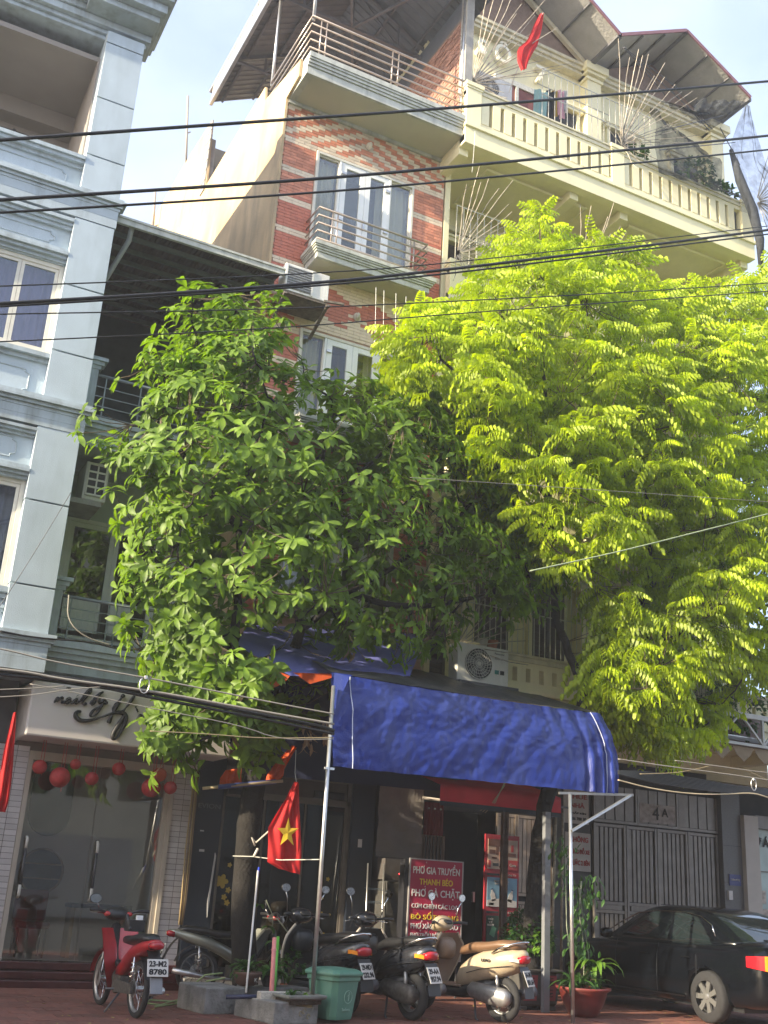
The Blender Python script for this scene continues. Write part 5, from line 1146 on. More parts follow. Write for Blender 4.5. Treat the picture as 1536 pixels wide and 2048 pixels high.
for i, (x0, w_, h, c) in enumerate(((-31,8.9,11,(.45,.42,.35)),(-22.8,7,15,(.38,.42,.45)),(-15.5,6,12,(.5,.44,.3)),(-9.3,7,14,(.45,.36,.3)),(-2,6,11,(.42,.42,.4)),(4.2,8,15,(.5,.46,.36)),(12.5,7,12,(.36,.4,.42)),(19.8,9,14,(.5,.43,.33)),(29,9.5,12,(.4,.4,.38)))):
    t = thing('opposite_house', ['cream','blue grey','ochre','reddish','pale grey','tall cream','slate blue','tall ochre','plain grey'][i]+' house on the opposite side of the street', 'building', (x0+w_/2,-9,0))
    b = MB(); b.box(x0,x0+w_-.1,-19,-9,0,h); part('wall', b, mat('opp_wall_%d' % i, c, .8, n=(1,.1)), t, world=True)
    b = MB(); b.box(x0-.1,x0+w_,-19.2,-8.6,h,h+.3); part('roof', b, CONC, t, world=True)
    for fz in range(1, int(h//3.4)+0):
        for k in range(int(w_//2)):
            b = MB(); b.box(x0+.6+k*2,x0+1.9+k*2,-9,-8.95,fz*3.4+.9,fz*3.4+2.6); part('window', b, PANED, t, world=True)
    b = MB(); b.box(x0+.4,x0+w_-.6,-9,-8.93,0,2.9); part('shutter', b, mat('grey_shutter', (.3,.3,.31), .5, .3), t, world=True)
# ================================================================== MOTORBIKES
RUB = mat('tyre_rubber', (.022,.022,.024), .85, n=(20,.2)); CHR = mat('chrome', (.6,.6,.6), .15, 1., n=None); ALU = mat('dull_aluminium', (.42,.42,.42), .4, .8, n=(20,.15)); BPL = mat('black_plastic', (.02,.02,.022), .4, n=None)
SEAT = mat('black_vinyl', (.018,.018,.02), .35, n=(10,.2)); PLT = mat('plate_white', (.62,.61,.57), .45, n=(20,.05)); TAILR = mat('tail_lens_red', (.35,.01,.02), .12, n=None, coat=.5); ORL = mat('orange_lens', (.75,.25,.02), .15, n=None); MIRG = mat('mirror_glass', (.85,.85,.85), .03, 1., n=None); MUD = mat('engine_grime', (.10,.09,.08), .6, .5, n=(25,.4))
def ell(cx, cz, hz, wy, x, n=14, p=2.4):
    return [Vector((x, wy*math.copysign(abs(math.cos(a))**(2/p), math.cos(a)), cz+hz*math.copysign(abs(math.sin(a))**(2/p), math.sin(a)))) for a in [2*math.pi*k/n for k in range(n)]]
def loft(secs, n=14, p=2.4):
    b = MB(); b.ring([ell(0, cz, hz, wy, x, n, p) for x, cz, hz, wy in secs]); return b
def wheel(t, x, r_, w_, spokes, nm='wheel', scoot=False, steer=0):
    b = MB(); n = 10; b.lathe([(r_-w_*.55+w_*.55*math.cos(a), w_/2*math.sin(a)) for a in [-2.2+4.4*k/n for k in range(n+1)]], (0,0,0), 32, 'Y', cap=False); wh = part(nm, b, RUB, t, loc=(x,0,r_), smooth=True); q = r_-w_*.95
    b = MB(); b.lathe([(q-.005,-w_*.32),(q+.012,-w_*.36),(q+.012,w_*.36),(q-.005,w_*.32),(q-.02,0)], (0,0,0), 32, 'Y', cap=False); part('rim', b, ALU, wh, smooth=True)
    b = MB(); b.lathe([(.0,-.05),(.035,-.05),(.035,.05),(.0,.05)], (0,0,0), 12, 'Y')
    for k in range(spokes):
        a = 2*math.pi*k/spokes
        if scoot: b.bar((.03*math.cos(a),0,.03*math.sin(a)),(q*math.cos(a+.15),0,q*math.sin(a+.15)), .03, .02, (0,1,0))
        else: b.bar((.03*math.cos(a+.3),(-1)**k*.03,.03*math.sin(a+.3)),(q*math.cos(a),0,q*math.sin(a)), .004)
    part('spokes', b, ALU if scoot else CHR, wh)
    b = MB(); b.lathe([(.03,.055),(.085,.055),(.085,.06),(.03,.06)], (0,0,0), 20, 'Y', cap=False); part('brake_disc', b, GALV, wh); return wh
def mirror(t, y, x=.93, z=1.05, up=.25, r_=.055):
    b = MB(); b.tube([(x,y*.75,z),(x-.02,y*.85,z+up*.6),(x-.04,y,z+up)], .007, 6); s = part('mirror_stalk', b, CHR, t)
    b = MB(); b.lathe([(.0,.02),(r_*.8,.015),(r_,0),(r_*.9,-.005)], (x-.04,y,z+up+.03), 16, 'X', squash=(1.25,.9)); m_ = part('mirror', b, BPL, t, smooth=True)
    b = MB(); b.lathe([(.0,-.006),(r_*.88,-.006)], (x-.04,y,z+up+.03), 16, 'X', squash=(1.25,.9)); part('mirror_glass', b, MIRG, m_)
def plate(t, loc, l1, l2, rot, s=.24):
    b = MB(); b.cbox((0,0,0), s, .006, s*.74); o = part('number_plate', b, PLT, t, loc=loc, rot=rot, bevel=.008)
    for tx, z in ((l1, s*.17), (l2, -s*.17)): text(tx, (0,-.006,z), .1, INK, o, width=s*.84, height=s*.25, bold=.004, depth=.001)
    return o
def scooter(label, pos, th, body, inner, seat, l1, l2, badge=None, tail=TAILR, group='scooters parked side by side', sc_=1.13, steer=0):
    t = thing('parked_scooter', label, 'motor scooter', (pos[0],pos[1],0), R(th), group); t.scale = (sc_,)*3
    wheel(t, 0, .25, .10, 5, scoot=True); wheel(t, 1.26, .25, .09, 5, scoot=True)
    part('rear_body', loft([(-.42,.74,.03,.03),(-.36,.72,.08,.09),(-.22,.68,.13,.145),(0,.64,.165,.175),(.22,.60,.17,.18),(.42,.52,.17,.165),(.56,.45,.14,.14),(.62,.40,.10,.11)], 18), body, t, smooth=True)
    part('under_cowl', loft([(.0,.42,.05,.10),(.3,.36,.08,.13),(.55,.29,.08,.14),(.95,.28,.06,.14),(1.05,.32,.03,.10)]), BPL, t, smooth=True)
    b = MB(); b.box(.52,.98,-.16,.16,.335,.36); part('footboard', b, inner, t, bevel=.01)
    part('seat', loft([(-.30,.83,.03,.10),(-.22,.845,.055,.13),(0,.835,.06,.15),(.2,.80,.06,.15),(.42,.785,.06,.13),(.58,.74,.05,.09),(.62,.71,.02,.05)], 16), seat, t, smooth=True)
    def sh(off):
        def f(u, v):
            z = .30+.62*v; w_ = (.13+.15*math.sin(min(1,v*1.25)*math.pi*.62)) if v < .8 else .27-.55*(v-.8); y = (u*2-1)*w_
            return (1.03-.16*v+.06*math.sin(v*3)-off-.9*y*y*1.4, y, z)
        return f
    b = MB(); b.grid(sh(0), 12, 12); part('leg_shield', b, body, t, smooth=True)
    b = MB(); b.grid(sh(.035), 12, 12); part('inner_shield', b, inner, t, smooth=True)
    b = MB()
    for sd in (0, 1): b.tube([tuple(sh(.017)(sd, v/10)) for v in range(11)], .018, 6)
    part('shield_edge', b, body if badge else mat('shield_edge_cream', (.45,.40,.33), .4), t)
    part('glove_box', loft([(.80,.74,.09,.10),(.86,.74,.13,.14),(.93,.76,.13,.15)], 12, 4), inner, t, smooth=True)
    b = MB(); b.grid(lambda u, v: (1.26+.31*math.cos(R(20+150*u)), (v*2-1)*.075, .25+.31*math.sin(R(20+150*u))-.03*(v*2-1)**2), 14, 6); part('front_fender', b, body, t, smooth=True)
    b = MB()
    for y in (-.07,.07): b.tube([(1.26,y,.25),(1.12,y,.55)], .017, 8)
    b.tube([(1.12,0,.5),(.97,0,.98)], .03, 8); part('fork', b, DSTEEL, t)
    part('handlebar_cowl', loft([(.84,1.0,.03,.05),(.88,1.02,.07,.13),(.95,1.02,.095,.17),(1.02,1.0,.08,.13),(1.06,.98,.03,.06)], 16), body, t, smooth=True)
    b = MB(); b.lathe([(.0,.03),(.07,.02),(.075,0)], (1.05,0,.98), 16, 'X', squash=(1.2,.8)); part('headlight', b, mat('lamp_glass', (.5,.5,.5), .05, .3, n=None), t, smooth=True)
    part('dashboard', loft([(.83,1.03,.015,.06),(.88,1.06,.02,.09),(.93,1.09,.01,.05)], 10), BPL, t, smooth=True)
    for s_ in (-1, 1):
        b = MB(); b.tube([(.93,s_*.12,1.02),(.88,s_*.24,1.04),(.82,s_*.34,1.03)], [.014,.018,.02], 8); part('grip', b, BPL, t)
        b = MB(); b.tube([(.94,s_*.16,1.02),(.97,s_*.24,1.0),(.92,s_*.33,.99)], .006, 6); part('brake_lever', b, CHR, t); mirror(t, s_*.30)
    for s_ in (-1, 1):
        b = MB(); b.tube([(.05,s_*.16,.74),(-.05,s_*.17,.80),(-.25,s_*.14,.86),(-.40,s_*.05,.885),(-.42,0,.885)], .013, 8); part('grab_rail', b, CHR, t)
    part('tail_light', loft([(-.445,.70,.035,.05),(-.41,.70,.05,.085),(-.33,.69,.055,.12)], 14), tail, t, smooth=True)
    for s_ in (-1, 1): part('indicator', (lambda b: b)(MB().ring([[Vector((x, s_*(w0+q[0]), z0+q[1])) for q in ((-.01,-.02),(.02,-.02),(.02,.02),(-.01,.02))] for x, w0, z0 in ((-.36,.09,.68),(-.28,.13,.69),(-.2,.145,.69))])), ORL if not badge else mat('clear_lens', (.5,.48,.42), .1), t)
    b = MB(); b.grid(lambda u, v: (-.34-.16*v, (u*2-1)*.09, .62-.34*v+.05*math.sin(v*3)), 4, 6); part('rear_fender', b, BPL, t, smooth=True)
    plate(t, (-.47,0,.50), l1, l2, (R(-22),0,R(-74)))
    part('engine_cover', loft([(-.18,.27,.05,.05),(-.12,.27,.10,.07),(.1,.29,.11,.08),(.36,.32,.09,.07),(.42,.32,.04,.04)], 14), ALU if badge else MUD, t, loc=(0,.11,0), smooth=True)
    b = MB(); b.tube([(.2,-.14,.25),(.0,-.16,.27),(-.12,-.16,.30),(-.42,-.16,.36)], [.03,.045,.06,.055], 12); part('muffler', b, DSTEEL, t)
    b = MB(); b.tube([(.35,.08,.22),(.25,.18,.02),(.2,.2,.01)], .012, 6); b.tube([(.3,-.1,.25),(.22,-.1,.03)], .012, 6); part('stand', b, DSTEEL, t)
    for s_ in (-1, 1): b = MB(); b.tube([(0,s_*.1,.27),(.02,s_*.1,.55)], .022, 8); part('shock_absorber', b, ALU, t)
    for ch in t.children:      # short rear overhang
        if ch.name.startswith('wheel'): continue
        if ch.location.x < -.2: ch.location.x = -.2+(ch.location.x+.2)*.62
        elif ch.location.length < 1e-6 or ch.name.startswith('engine'):
            for v in ch.data.vertices:
                if v.co.x < -.2: v.co.x = -.2+(v.co.x+.2)*.62
    for s_ in (-1, 1):         # panel seams and cables
        b = MB(); b.tube([(-.25,s_*.147,.63),(-.05,s_*.178,.60),(.2,s_*.184,.56),(.42,s_*.166,.50)], .004, 4); part('panel_seam', b, DARK, t)
        b = MB(); b.tube([(.95,s_*.2,1.0),(1.04,s_*.16,.92),(1.06,s_*.06,.78),(1.08,s_*.03,.6)], .006, 5); part('brake_cable', b, BPL, t)
    if badge: text(badge, (.12,.186,.66), .06, INK, t, width=.13, height=.03, rot=(0,0,R(180)), depth=.006)
    return t
BLK = mat('gloss_black_paint', (.012,.014,.02), .25, n=(20,.2), coat=.5, stain=((.12,.10,.08), 3, .3)); BEIP = mat('beige_scooter_paint', (.42,.34,.235), .32, n=(12,.06), coat=.3, stain=((.22,.17,.12), 4, .35)); BRNP = mat('brown_inner_panel', (.20,.135,.09), .45, n=(6,.1)); BRNS = mat('brown_vinyl', (.16,.09,.05), .4, n=(8,.15))
scooter('beige scooter with brown seat and leg shield in front of the menu board', (8.70,13.05), 110, BEIP, BRNP, BRNS, '34-M1', '031.64', 'LEAD')
scooter('glossy black scooter plated 957.94 between the beige scooter and the green bin', (7.43,13.22), 101, BLK, BPL, SEAT, '29-AA', '957.94')
scooter('black scooter with cream shield edge standing right behind the green bin', (6.66,13.6), 103, BLK, BPL, SEAT, '29-MD1', '232.96')
def underbone(label, pos, th, body, l1, l2, mudg, sc_=1.08, name='parked_motorbike'):
    t = thing(name, label, 'motorbike', (pos[0],pos[1],0), R(th), 'step through motorbikes'); t.scale = (sc_,)*3
    wheel(t, 0, .285, .065, 18); wheel(t, 1.21, .285, .06, 18)
    part('seat', loft([(-.30,.79,.02,.07),(-.2,.80,.045,.10),(.05,.78,.05,.12),(.25,.745,.05,.11),(.45,.745,.045,.085),(.52,.73,.02,.05)], 14), SEAT, t, smooth=True)
    part('tail_cowl', loft([(-.42,.77,.02,.04),(-.35,.745,.05,.08),(-.15,.70,.075,.115),(.1,.64,.075,.12),(.3,.56,.08,.10),(.5,.46,.09,.07),(.66,.40,.07,.05)], 16), body, t, smooth=True)
    part('tail_light', loft([(-.455,.74,.025,.045),(-.43,.74,.04,.07),(-.36,.73,.045,.09)], 12), TAILR, t, smooth=True)
    b = MB(); b.grid(lambda u, v: (-.28-.22*v, (u*2-1)*.07, .70-.36*v+.06*math.sin(v*3)), 4, 8); b.grid(lambda u, v: (.33*math.cos(R(60+100*u)), (v*2-1)*.06, .285+.33*math.sin(R(60+100*u))), 10, 3); part('rear_fender', b, BPL, t, smooth=True)
    b = MB(); b.cbox((-.50,0,.36), .02, .13, .16, Matrix.Rotation(R(20),3,'Y')); part('mud_flap', b, mudg, t)
    plate(t, (-.49,0,.53), l1, l2, (R(-16),0,R(-90)), .23)
    def sh(off):
        def f(u, v):
            z = .22+.62*v; w_ = .05+.16*math.sin(min(1,v*1.15+.12)*math.pi*.55); y = (u*2-1)*w_; return (.80+.20*v-.10*math.sin(v*3.1)-off-abs(y)*.75, y, z)
        return f
    b = MB(); b.grid(sh(-.015), 10, 10); part('leg_shield', b, body, t, smooth=True); b = MB(); b.grid(sh(.015), 10, 10); part('inner_shield', b, body, t, smooth=True)
    b = MB(); b.tube([(.30,0,.55),(.55,0,.42),(.80,0,.50),(.97,0,.86)], .04, 8); part('frame_tube', b, BPL, t)
    part('steering_cover', loft([(.92,.68,.14,.06),(.97,.74,.16,.075),(1.03,.72,.12,.05)], 12), BPL, t, smooth=True)
    b = MB()
    for y in (-.06,.06): b.tube([(1.21,y,.285),(1.08,y,.62)], .016, 8)
    part('fork', b, ALU, t)
    b = MB(); b.grid(lambda u, v: (1.21+.325*math.cos(R(10+140*u)), (v*2-1)*.06, .285+.325*math.sin(R(10+140*u))-.02*(v*2-1)**2), 14, 4); part('front_fender', b, body, t, smooth=True)
    part('handlebar_cowl', loft([(.92,.97,.03,.05),(.96,.99,.06,.12),(1.02,.99,.075,.14),(1.08,.97,.05,.09),(1.11,.96,.02,.04)], 14), BPL, t, smooth=True)
    part('headlight', loft([(1.06,.97,.05,.08),(1.11,.965,.05,.075),(1.13,.96,.02,.04)], 12), mat('lamp_glass', (.5,.5,.5), .05, .3, n=None), t, smooth=True)
    for s_ in (-1, 1):
        b = MB(); b.tube([(.98,s_*.1,.99),(.95,s_*.24,1.03),(.90,s_*.35,1.03)], [.013,.017,.02], 8); part('grip', b, BPL, t)
        b = MB(); b.tube([(1.0,s_*.12,.985),(.99,s_*.24,1.0),(.94,s_*.33,1.0)], .006, 6); part('brake_lever', b, CHR, t)
        part('indicator', loft([(.93,.99,.02,.03),(.98,.99,.03,.035),(1.03,.98,.015,.02)], 8), mat('red_clear_lens', (.5,.05,.05), .15), t, loc=(0,s_*.13,0), smooth=True)
        b = MB(); b.tube([(0,s_*.085,.285),(-.02,s_*.09,.60)], .014, 8); b.tube([(0+.02*math.cos(k)*1.4,s_*.085+.02*math.sin(k)*1.4,.35+.007*k) for k in range(30)], .005, 4); part('shock_absorber', b, CHR, t)
    mirror(t, .30, .96, 1.02, .1, .06)
    b = MB(); b.cbox((.52,0,.30), .26, .16, .15); b.tube([(.62,0,.33),(.80,0,.36)], .065, 12); b.lathe([(.0,-.1),(.085,-.1),(.085,.1),(.0,.1)], (.50,0,.28), 16, 'Y'); part('engine', b, MUD, t, bevel=.01)
    b = MB(); b.tube([(.78,-.05,.30),(.6,-.1,.20),(.2,-.12,.22),(-.1,-.13,.26),(-.35,-.13,.30)], [.015,.015,.02,.04,.035], 10); part('muffler', b, GALV, t)
    b = MB(); b.ring([[Vector((x,.09,z)), Vector((x,.12,z)), Vector((x,.12,z+h)), Vector((x,.09,z+h))] for x,z,h in ((-.08,.24,.09),(.1,.23,.11),(.4,.22,.12))]); part('chain_case', b, MUD, t)
    b = MB(); b.tube([(.42,.05,.22),(.36,.22,.02)], .011, 6); b.tube([(.5,-.2,.24),(.5,.2,.24)], .013, 6); part('stand', b, DSTEEL, t)
    return t
REDP = mat('red_motorbike_paint', (.36,.012,.02), .28, n=(15,.1), coat=.4, stain=((.16,.05,.04), 4, .4)); SILP = mat('silver_green_paint', (.30,.31,.27), .3, .5, n=None, coat=.4)
rb = underbone('red step-through motorbike plated 23-M2 8780 before the nail salon steps', (3.86,13.27), 94, REDP, '23-M2', '8780', mat('grey_flap', (.20,.21,.23), .6))
b = MB(); b.cbox((.28,.03,.90), .16,.18,.12); b.tube([(.2,.1,.86),(.3,.12,1.0),(.38,.08,.88)], .02, 6); part('tool_bag', b, BPL, rb, bevel=.03); b = MB(); b.cbox((.24,.0,.93), .05,.07,.15); part('white_label', b, UPVC, rb, bevel=.005)
underbone('silver green motorbike parked behind the trunk with its tail to the tiled pillar', (5.45,15.95), -6, SILP, '29-H1', '55.08', BPL)
b = MB()
# ================================================================== BLACK CAR
CP = mat('black_car_paint', (.003,.004,.006), .2, n=None, spec=.25, coat=.22); CG = mat('tinted_car_glass', (.012,.018,.02), .04, n=None, spec=.9)
car = thing('black_sedan', 'black sedan parked nose first against the folding gate', 'car', (13.2,13.06,0)); car.scale = (1.08,1.08,1.08)
st = [(-1.02,.60,.40,.74,.78),(-.97,.76,.30,.86,.92),(-.86,.83,.25,.96,1.06),(-.6,.865,.22,.985,1.085),(-.25,.88,.2,.985,1.075),(.3,.885,.19,.97,1.03),(1.2,.885,.19,.95,1.0),(2.0,.885,.19,.93,.98),(2.55,.88,.2,.90,.975),(2.95,.86,.21,.84,.93),(3.25,.81,.23,.76,.85),(3.45,.70,.27,.66,.73),(3.54,.5,.33,.55,.60)]
def csec(y, w_, zb, zs, zt):
    h = [(0,zb),(.78*w_,zb),(.93*w_,zb+.05),(.975*w_,zb+.14),(w_,(zb+zs)*.5),(.99*w_,zs-.17),(.965*w_,zs-.05),(.92*w_,zs),(.8*w_,zs+(zt-zs)*.62),(.5*w_,zt-.01),(0,zt)]
    return [Vector((x,y,z)) for x,z in h]+[Vector((-x,y,z)) for x,z in h[-2:0:-1]]
b = MB(); b.ring([csec(*s_) for s_ in st]); body_ = part('body', b, CP, car, smooth=True)
sm = body_.modifiers.new('s','SUBSURF'); sm.levels = sm.render_levels = 2; cuts = []
for y in (0, 2.6):
    c_ = MB(); c_.lathe([(.365,-1.2),(.365,1.2)], (0,y,.33), 36, 'X'); o = part('cut', c_, DARK, car); cuts.append(o); bo = body_.modifiers.new('b','BOOLEAN'); bo.object = o; bo.operation = 'DIFFERENCE'; bo.solver = 'EXACT'
dg = bpy.context.evaluated_depsgraph_get(); me = bpy.data.meshes.new_from_object(body_.evaluated_get(dg)); body_.modifiers.clear(); body_.data = me
for o in cuts: bpy.data.objects.remove(o)
b = MB(); b.box(-.70,.70,-.5,3.1,.18,.7); part('wheel_wells', b, BPL, car)
def cring(y0, y1, hw, z):
    yc, hy = (y0+y1)/2, (y1-y0)/2; h = [(0,-1),(.5,-.995),(.80,-.96),(.93,-.88),(.985,-.62),(1,-.10),(1,-.04),(.99,.60),(.97,.68),(.86,.90),(.5,.985),(0,1)]
    return [Vector((x*hw, yc+v*hy, z)) for x, v in h]+[Vector((-x*hw, yc+v*hy, z)) for x, v in h[-2:0:-1]]
lv = [(-.66,2.50,.80,.97),(-.52,2.30,.785,1.06),(-.28,2.02,.745,1.20),(.0,1.74,.69,1.34),(.16,1.58,.655,1.40),(.36,1.42,.60,1.445),(.62,1.25,.48,1.475),(.85,1.1,.2,1.485)]
b = MB(); b.ring([cring(*q) for q in lv]); n = 22; glassk = {0,1,4,6,9,10,11,12,15,17,20,21}
b.mi = [ (1 if (f_ // n) < 4 and (f_ % n) in glassk else 0) if f_ < (len(lv)-1)*n else 0 for f_ in range(len(b.f))]; part('cabin', b, [CP, CG], car, smooth=True)
for s_ in (-1, 1):
    for y in (0, 2.6):
        b = MB(); b.lathe([(.20,-.10),(.30,-.10),(.325,-.07),(.33,0),(.325,.07),(.30,.10),(.2,.1)], (0,0,0), 40, 'X', cap=False); wh = part('wheel', b, RUB, car, loc=(s_*.79,y,.33), smooth=True)
        b = MB(); b.lathe([(.225,-.09),(.235,-.1),(.235,.095),(.222,.1),(.19,.085),(.185,.0)], (0,0,0), 36, 'X', cap=False); part('rim', b, ALU, wh, smooth=True)
        b = MB(); b.lathe([(.0,-.02),(.2,-.02),(.2,.0),(.0,.0)], (0,0,0), 24, 'X'); part('brake_disc', b, DSTEEL, wh)
        for k in range(7):
            a = 2*math.pi*k/7; c, s = math.cos(a), math.sin(a); b = MB()
            def P_(r_, o, x): return (s_*x, r_*c-o*s, r_*s+o*c)
            b.add([P_(.03,-.028,.085),P_(.03,.028,.085),P_(.215,.036,.088),P_(.215,-.036,.088),P_(.03,-.028,.05),P_(.03,.028,.05),P_(.215,.03,.055),P_(.215,-.03,.055)], [(0,1,2,3),(4,7,6,5),(0,4,5,1),(1,5,6,2),(2,6,7,3),(3,7,4,0)]); part('spoke', b, mat('silver_alloy', (.34,.34,.33), .3, .7, n=None), wh)
        b = MB(); b.lathe([(.0,s_*.1),(.035,s_*.095),(.045,s_*.08)], (0,0,0), 16, 'X'); part('hub_cap', b, ALU, wh)
for s_ in (-1, 1):
    q = [lv_ for lv_ in lv[:5]]
    P = [(s_*.80,2.28,1.01),(s_*.745,1.90,1.205),(s_*.69,1.56,1.345),(s_*.665,1.2,1.39),(s_*.665,.6,1.39),(s_*.69,.25,1.345),(s_*.735,.0,1.24),(s_*.77,-.10,1.1)]
    b = MB(); b.tube(P, .009, 6); part('window_trim', b, CHR, car)
    b = MB(); b.bar((s_*.873,.42,.30),(s_*.873,2.25,.29),.012,.02); part('side_moulding', b, CHR, car)
    for y in (.18,.98,1.9): b = MB(); b.tube([(s_*.877,y,.30),(s_*.887,y,.55),(s_*.875,y,.80),(s_*.83,y+(.06 if y < .5 else 0),.96)], .004, 4); part('door_seam', b, DARK, car)
    for y in (.30,1.15): b = MB(); b.tube([(s_*.875,y,.80),(s_*.90,y+.03,.805),(s_*.90,y+.15,.805),(s_*.875,y+.18,.80)], .011, 6); part('door_handle', b, CP, car)
    b = MB(); b.ring([ell(0,.0,.03,.03,-.05), ell(0,.0,.075,.10,.0), ell(0,0,.07,.1,.06), ell(0,0,.02,.05,.1)]); part('wing_mirror', b, CP, car, loc=(s_*.96,1.98,1.03), rot=(0,0,R(90)), smooth=True)
    # tail light cluster wrapping the corner
    def tl(a, b_, m_, nm):
        q = MB(); q.grid(lambda u, v: (s_*(.855-.22*((a+(b_-a)*u))**1.5+.006), -.72-.30*math.sin(min(1,(a+(b_-a)*u)*1.25)*math.pi/2)-.012-.03*v*0, .70+.06*(1-(a+(b_-a)*u))+(.22-.09*(1-(a+(b_-a)*u)))*v), 8, 4); return part(nm, q, m_, car, smooth=True)
    tl(0,.5,mat('red_car_lens', (.60,.012,.02), .08, n=None, coat=1.), 'tail_light'); tl(.5,.72,ORL,'indicator'); tl(.72,1.,mat('white_car_lens', (.55,.45,.42), .1, n=None),'reverse_light')
    b = MB(); b.lathe([(.0,-.012),(.05,-.01),(.055,0)], (s_*.66,-1.0,.40), 14, 'Y'); part('reflector', b, MC['red_car_lens'], car)
b = MB(); b.bar((-.3,-.99,.90),(.3,-.99,.90),.02,.03); part('boot_trim', b, CHR, car); b = MB(); b.ring([[Vector((x,y-.0,z)) for y,z in ((-.80,1.085),(-.95,1.07),(-.97,1.095),(-.80,1.105))] for x in (-.6,0,.6)]); part('boot_lip', b, CP, car)
plate(car, (0,-1.04,.72), '29A', '415.62', (0,0,0), .3)
b = MB(); b.bar((-.55,-.98,.30),(.55,-.98,.30),.03,.12); part('lower_bumper', b, BPL, car)
b = MB(); b.box(-.55,.55,.1,.3,.95,1.12); b.box(-.5,-.2,.0,.08,1.0,1.22); b.box(.2,.5,.0,.08,1.0,1.22); part('rear_seats', b, mat('pale_seat', (.4,.37,.33), .8), car)
# ================================================================== PLANTS AND POTS
TER = mat('brown_ceramic_pot', (.14,.075,.055), .45, n=(8,.2)); RDP = mat('red_glazed_pot', (.20,.035,.03), .35, n=(6,.25), stain=((.12,.08,.07), 4, .5)); GRP = mat('grey_cement_pot', (.21,.22,.20), .8, n=(8,.2)); GLD = mat('weathered_gold_panel', (.28,.24,.12), .7, n=(10,.4), bump=(16,1.)); SOIL = mat('soil', (.05,.035,.025), .95, n=(20,.3), bump=(40,1.))
def strap(L, W, droop, n=6):
    v = []; f = []
    for i in range(n+1):
        t_ = i/n; a = R(75)-droop*t_*2.2; 
        if i == 0: x, z = 0, 0
        else: x += L/n*math.cos(a); z += L/n*math.sin(a)
        w_ = W*math.sin(math.pi*min(.98,.12+t_*.86)); v += [(x,-w_/2,z+w_*.2),(x,0,z),(x,w_/2,z+w_*.2)]
    for i in range(n):
        for k in range(2): f.append((i*3+k,(i+1)*3+k,(i+1)*3+k+1,i*3+k+1))
    return v, f
def strap_plant(t, c, n, L, W, m_, seed, droop=(.6,1.2)):
    q = random.Random(seed)
    for k in range(n):
        v, f = strap(q.uniform(*L), W*q.uniform(.8,1.2), q.uniform(*droop)); me = bpy.data.meshes.new('leaf'); me.from_pydata(v, [], f); me.materials.append(m_)
        part('leaf', me, None, t, loc=(c[0]+q.uniform(-.03,.03),c[1]+q.uniform(-.03,.03),c[2]), rot=(q.uniform(-.2,.2),q.uniform(-.2,.2),q.uniform(0,6.28)), smooth=True)
def bush(t, c, r_, n, m_, seed, L=(.05,.09), sz=1.):
    q = random.Random(seed); f = Fol(); tw_ = MB()
    for k in range(n):
        d = Vector((q.gauss(0,1),q.gauss(0,1),q.gauss(0,1)*sz)).normalized(); p = Vector(c)+d*r_*q.uniform(.35,1)**.6
        for j in range(5):
            dd = (d+Vector((q.uniform(-1,1),q.uniform(-1,1),q.uniform(-.6,.8)))); l = q.uniform(*L); f.add(blv[j % 3], Matrix.Translation(p) @ frame(dd, Vector((q.uniform(-.3,.3),q.uniform(-.3,.3),1))) @ Matrix.Diagonal((l,l,l,1)))
        if k % 6 == 0: tw_.tube([Vector(c)+Vector((0,0,-r_*.9)), Vector(c).lerp(p,.5), p], .005, 4)
    part('foliage', f.mesh('foliage', m_, True), None, t, kind='stuff'); part('stems', tw_, BARK_B, t)
LB = leafmat('bright_bush_leaf', (.15,.30,.04), .35, .4)
# square tapered planter with gold relief panels
t = thing('square_planter', 'grey tapered cement planter with gold relief panels at the bottom centre', 'planter', (5.70,12.95,0), R(8)); t.scale = (.72,.72,.86)
def sq(h, r_, z0=0): return [Vector((r_*sx, r_*sy, h)) for sx, sy in ((-1,-1),(1,-1),(1,1),(-1,1))]
b = MB(); b.ring([sq(0,.18),sq(.05,.19),sq(.30,.27),sq(.33,.36),sq(.37,.37),sq(.37,.31),sq(.31,.30)], cap=False); part('pot', b, GRP, t, bevel=.01)
for k in range(4):
    M3 = Matrix.Rotation(k*math.pi/2, 4, 'Z'); b = MB(); b.M = M3
    for x in (-1,1): b.bar((x*.14,-.20,.05),(x*.20,-.278,.30),.022,.022)
    b.M = None; part('rib', b, GRP, t)
    b = MB(); b.M = M3; b.add([(-.12,-.196,.07),(.12,-.196,.07),(.165,-.268,.28),(-.165,-.268,.28)], [(0,1,2,3)])
    part('relief_panel', b, GLD, t)
    b = MB(); b.M = M3
    for j in range(5): b.tube([(-.1+.05*j+.03*math.cos(a),-.215-.045*(j%3)*.6-.01,.1+.035*(j%4)+.03*math.sin(a)) for a in [i*.7 for i in range(8)]], .006, 5)
    part('relief', b, GLD, t)
b = MB(); b.box(-.3,.3,-.3,.3,.25,.33); part('soil', b, SOIL, t)
strap_plant(t, (-.1,0,.33), 11, (.14,.24), .045, LF_P, 3, (.5,1.1)); strap_plant(t, (.16,.05,.33), 6, (.1,.16), .03, LB, 4)
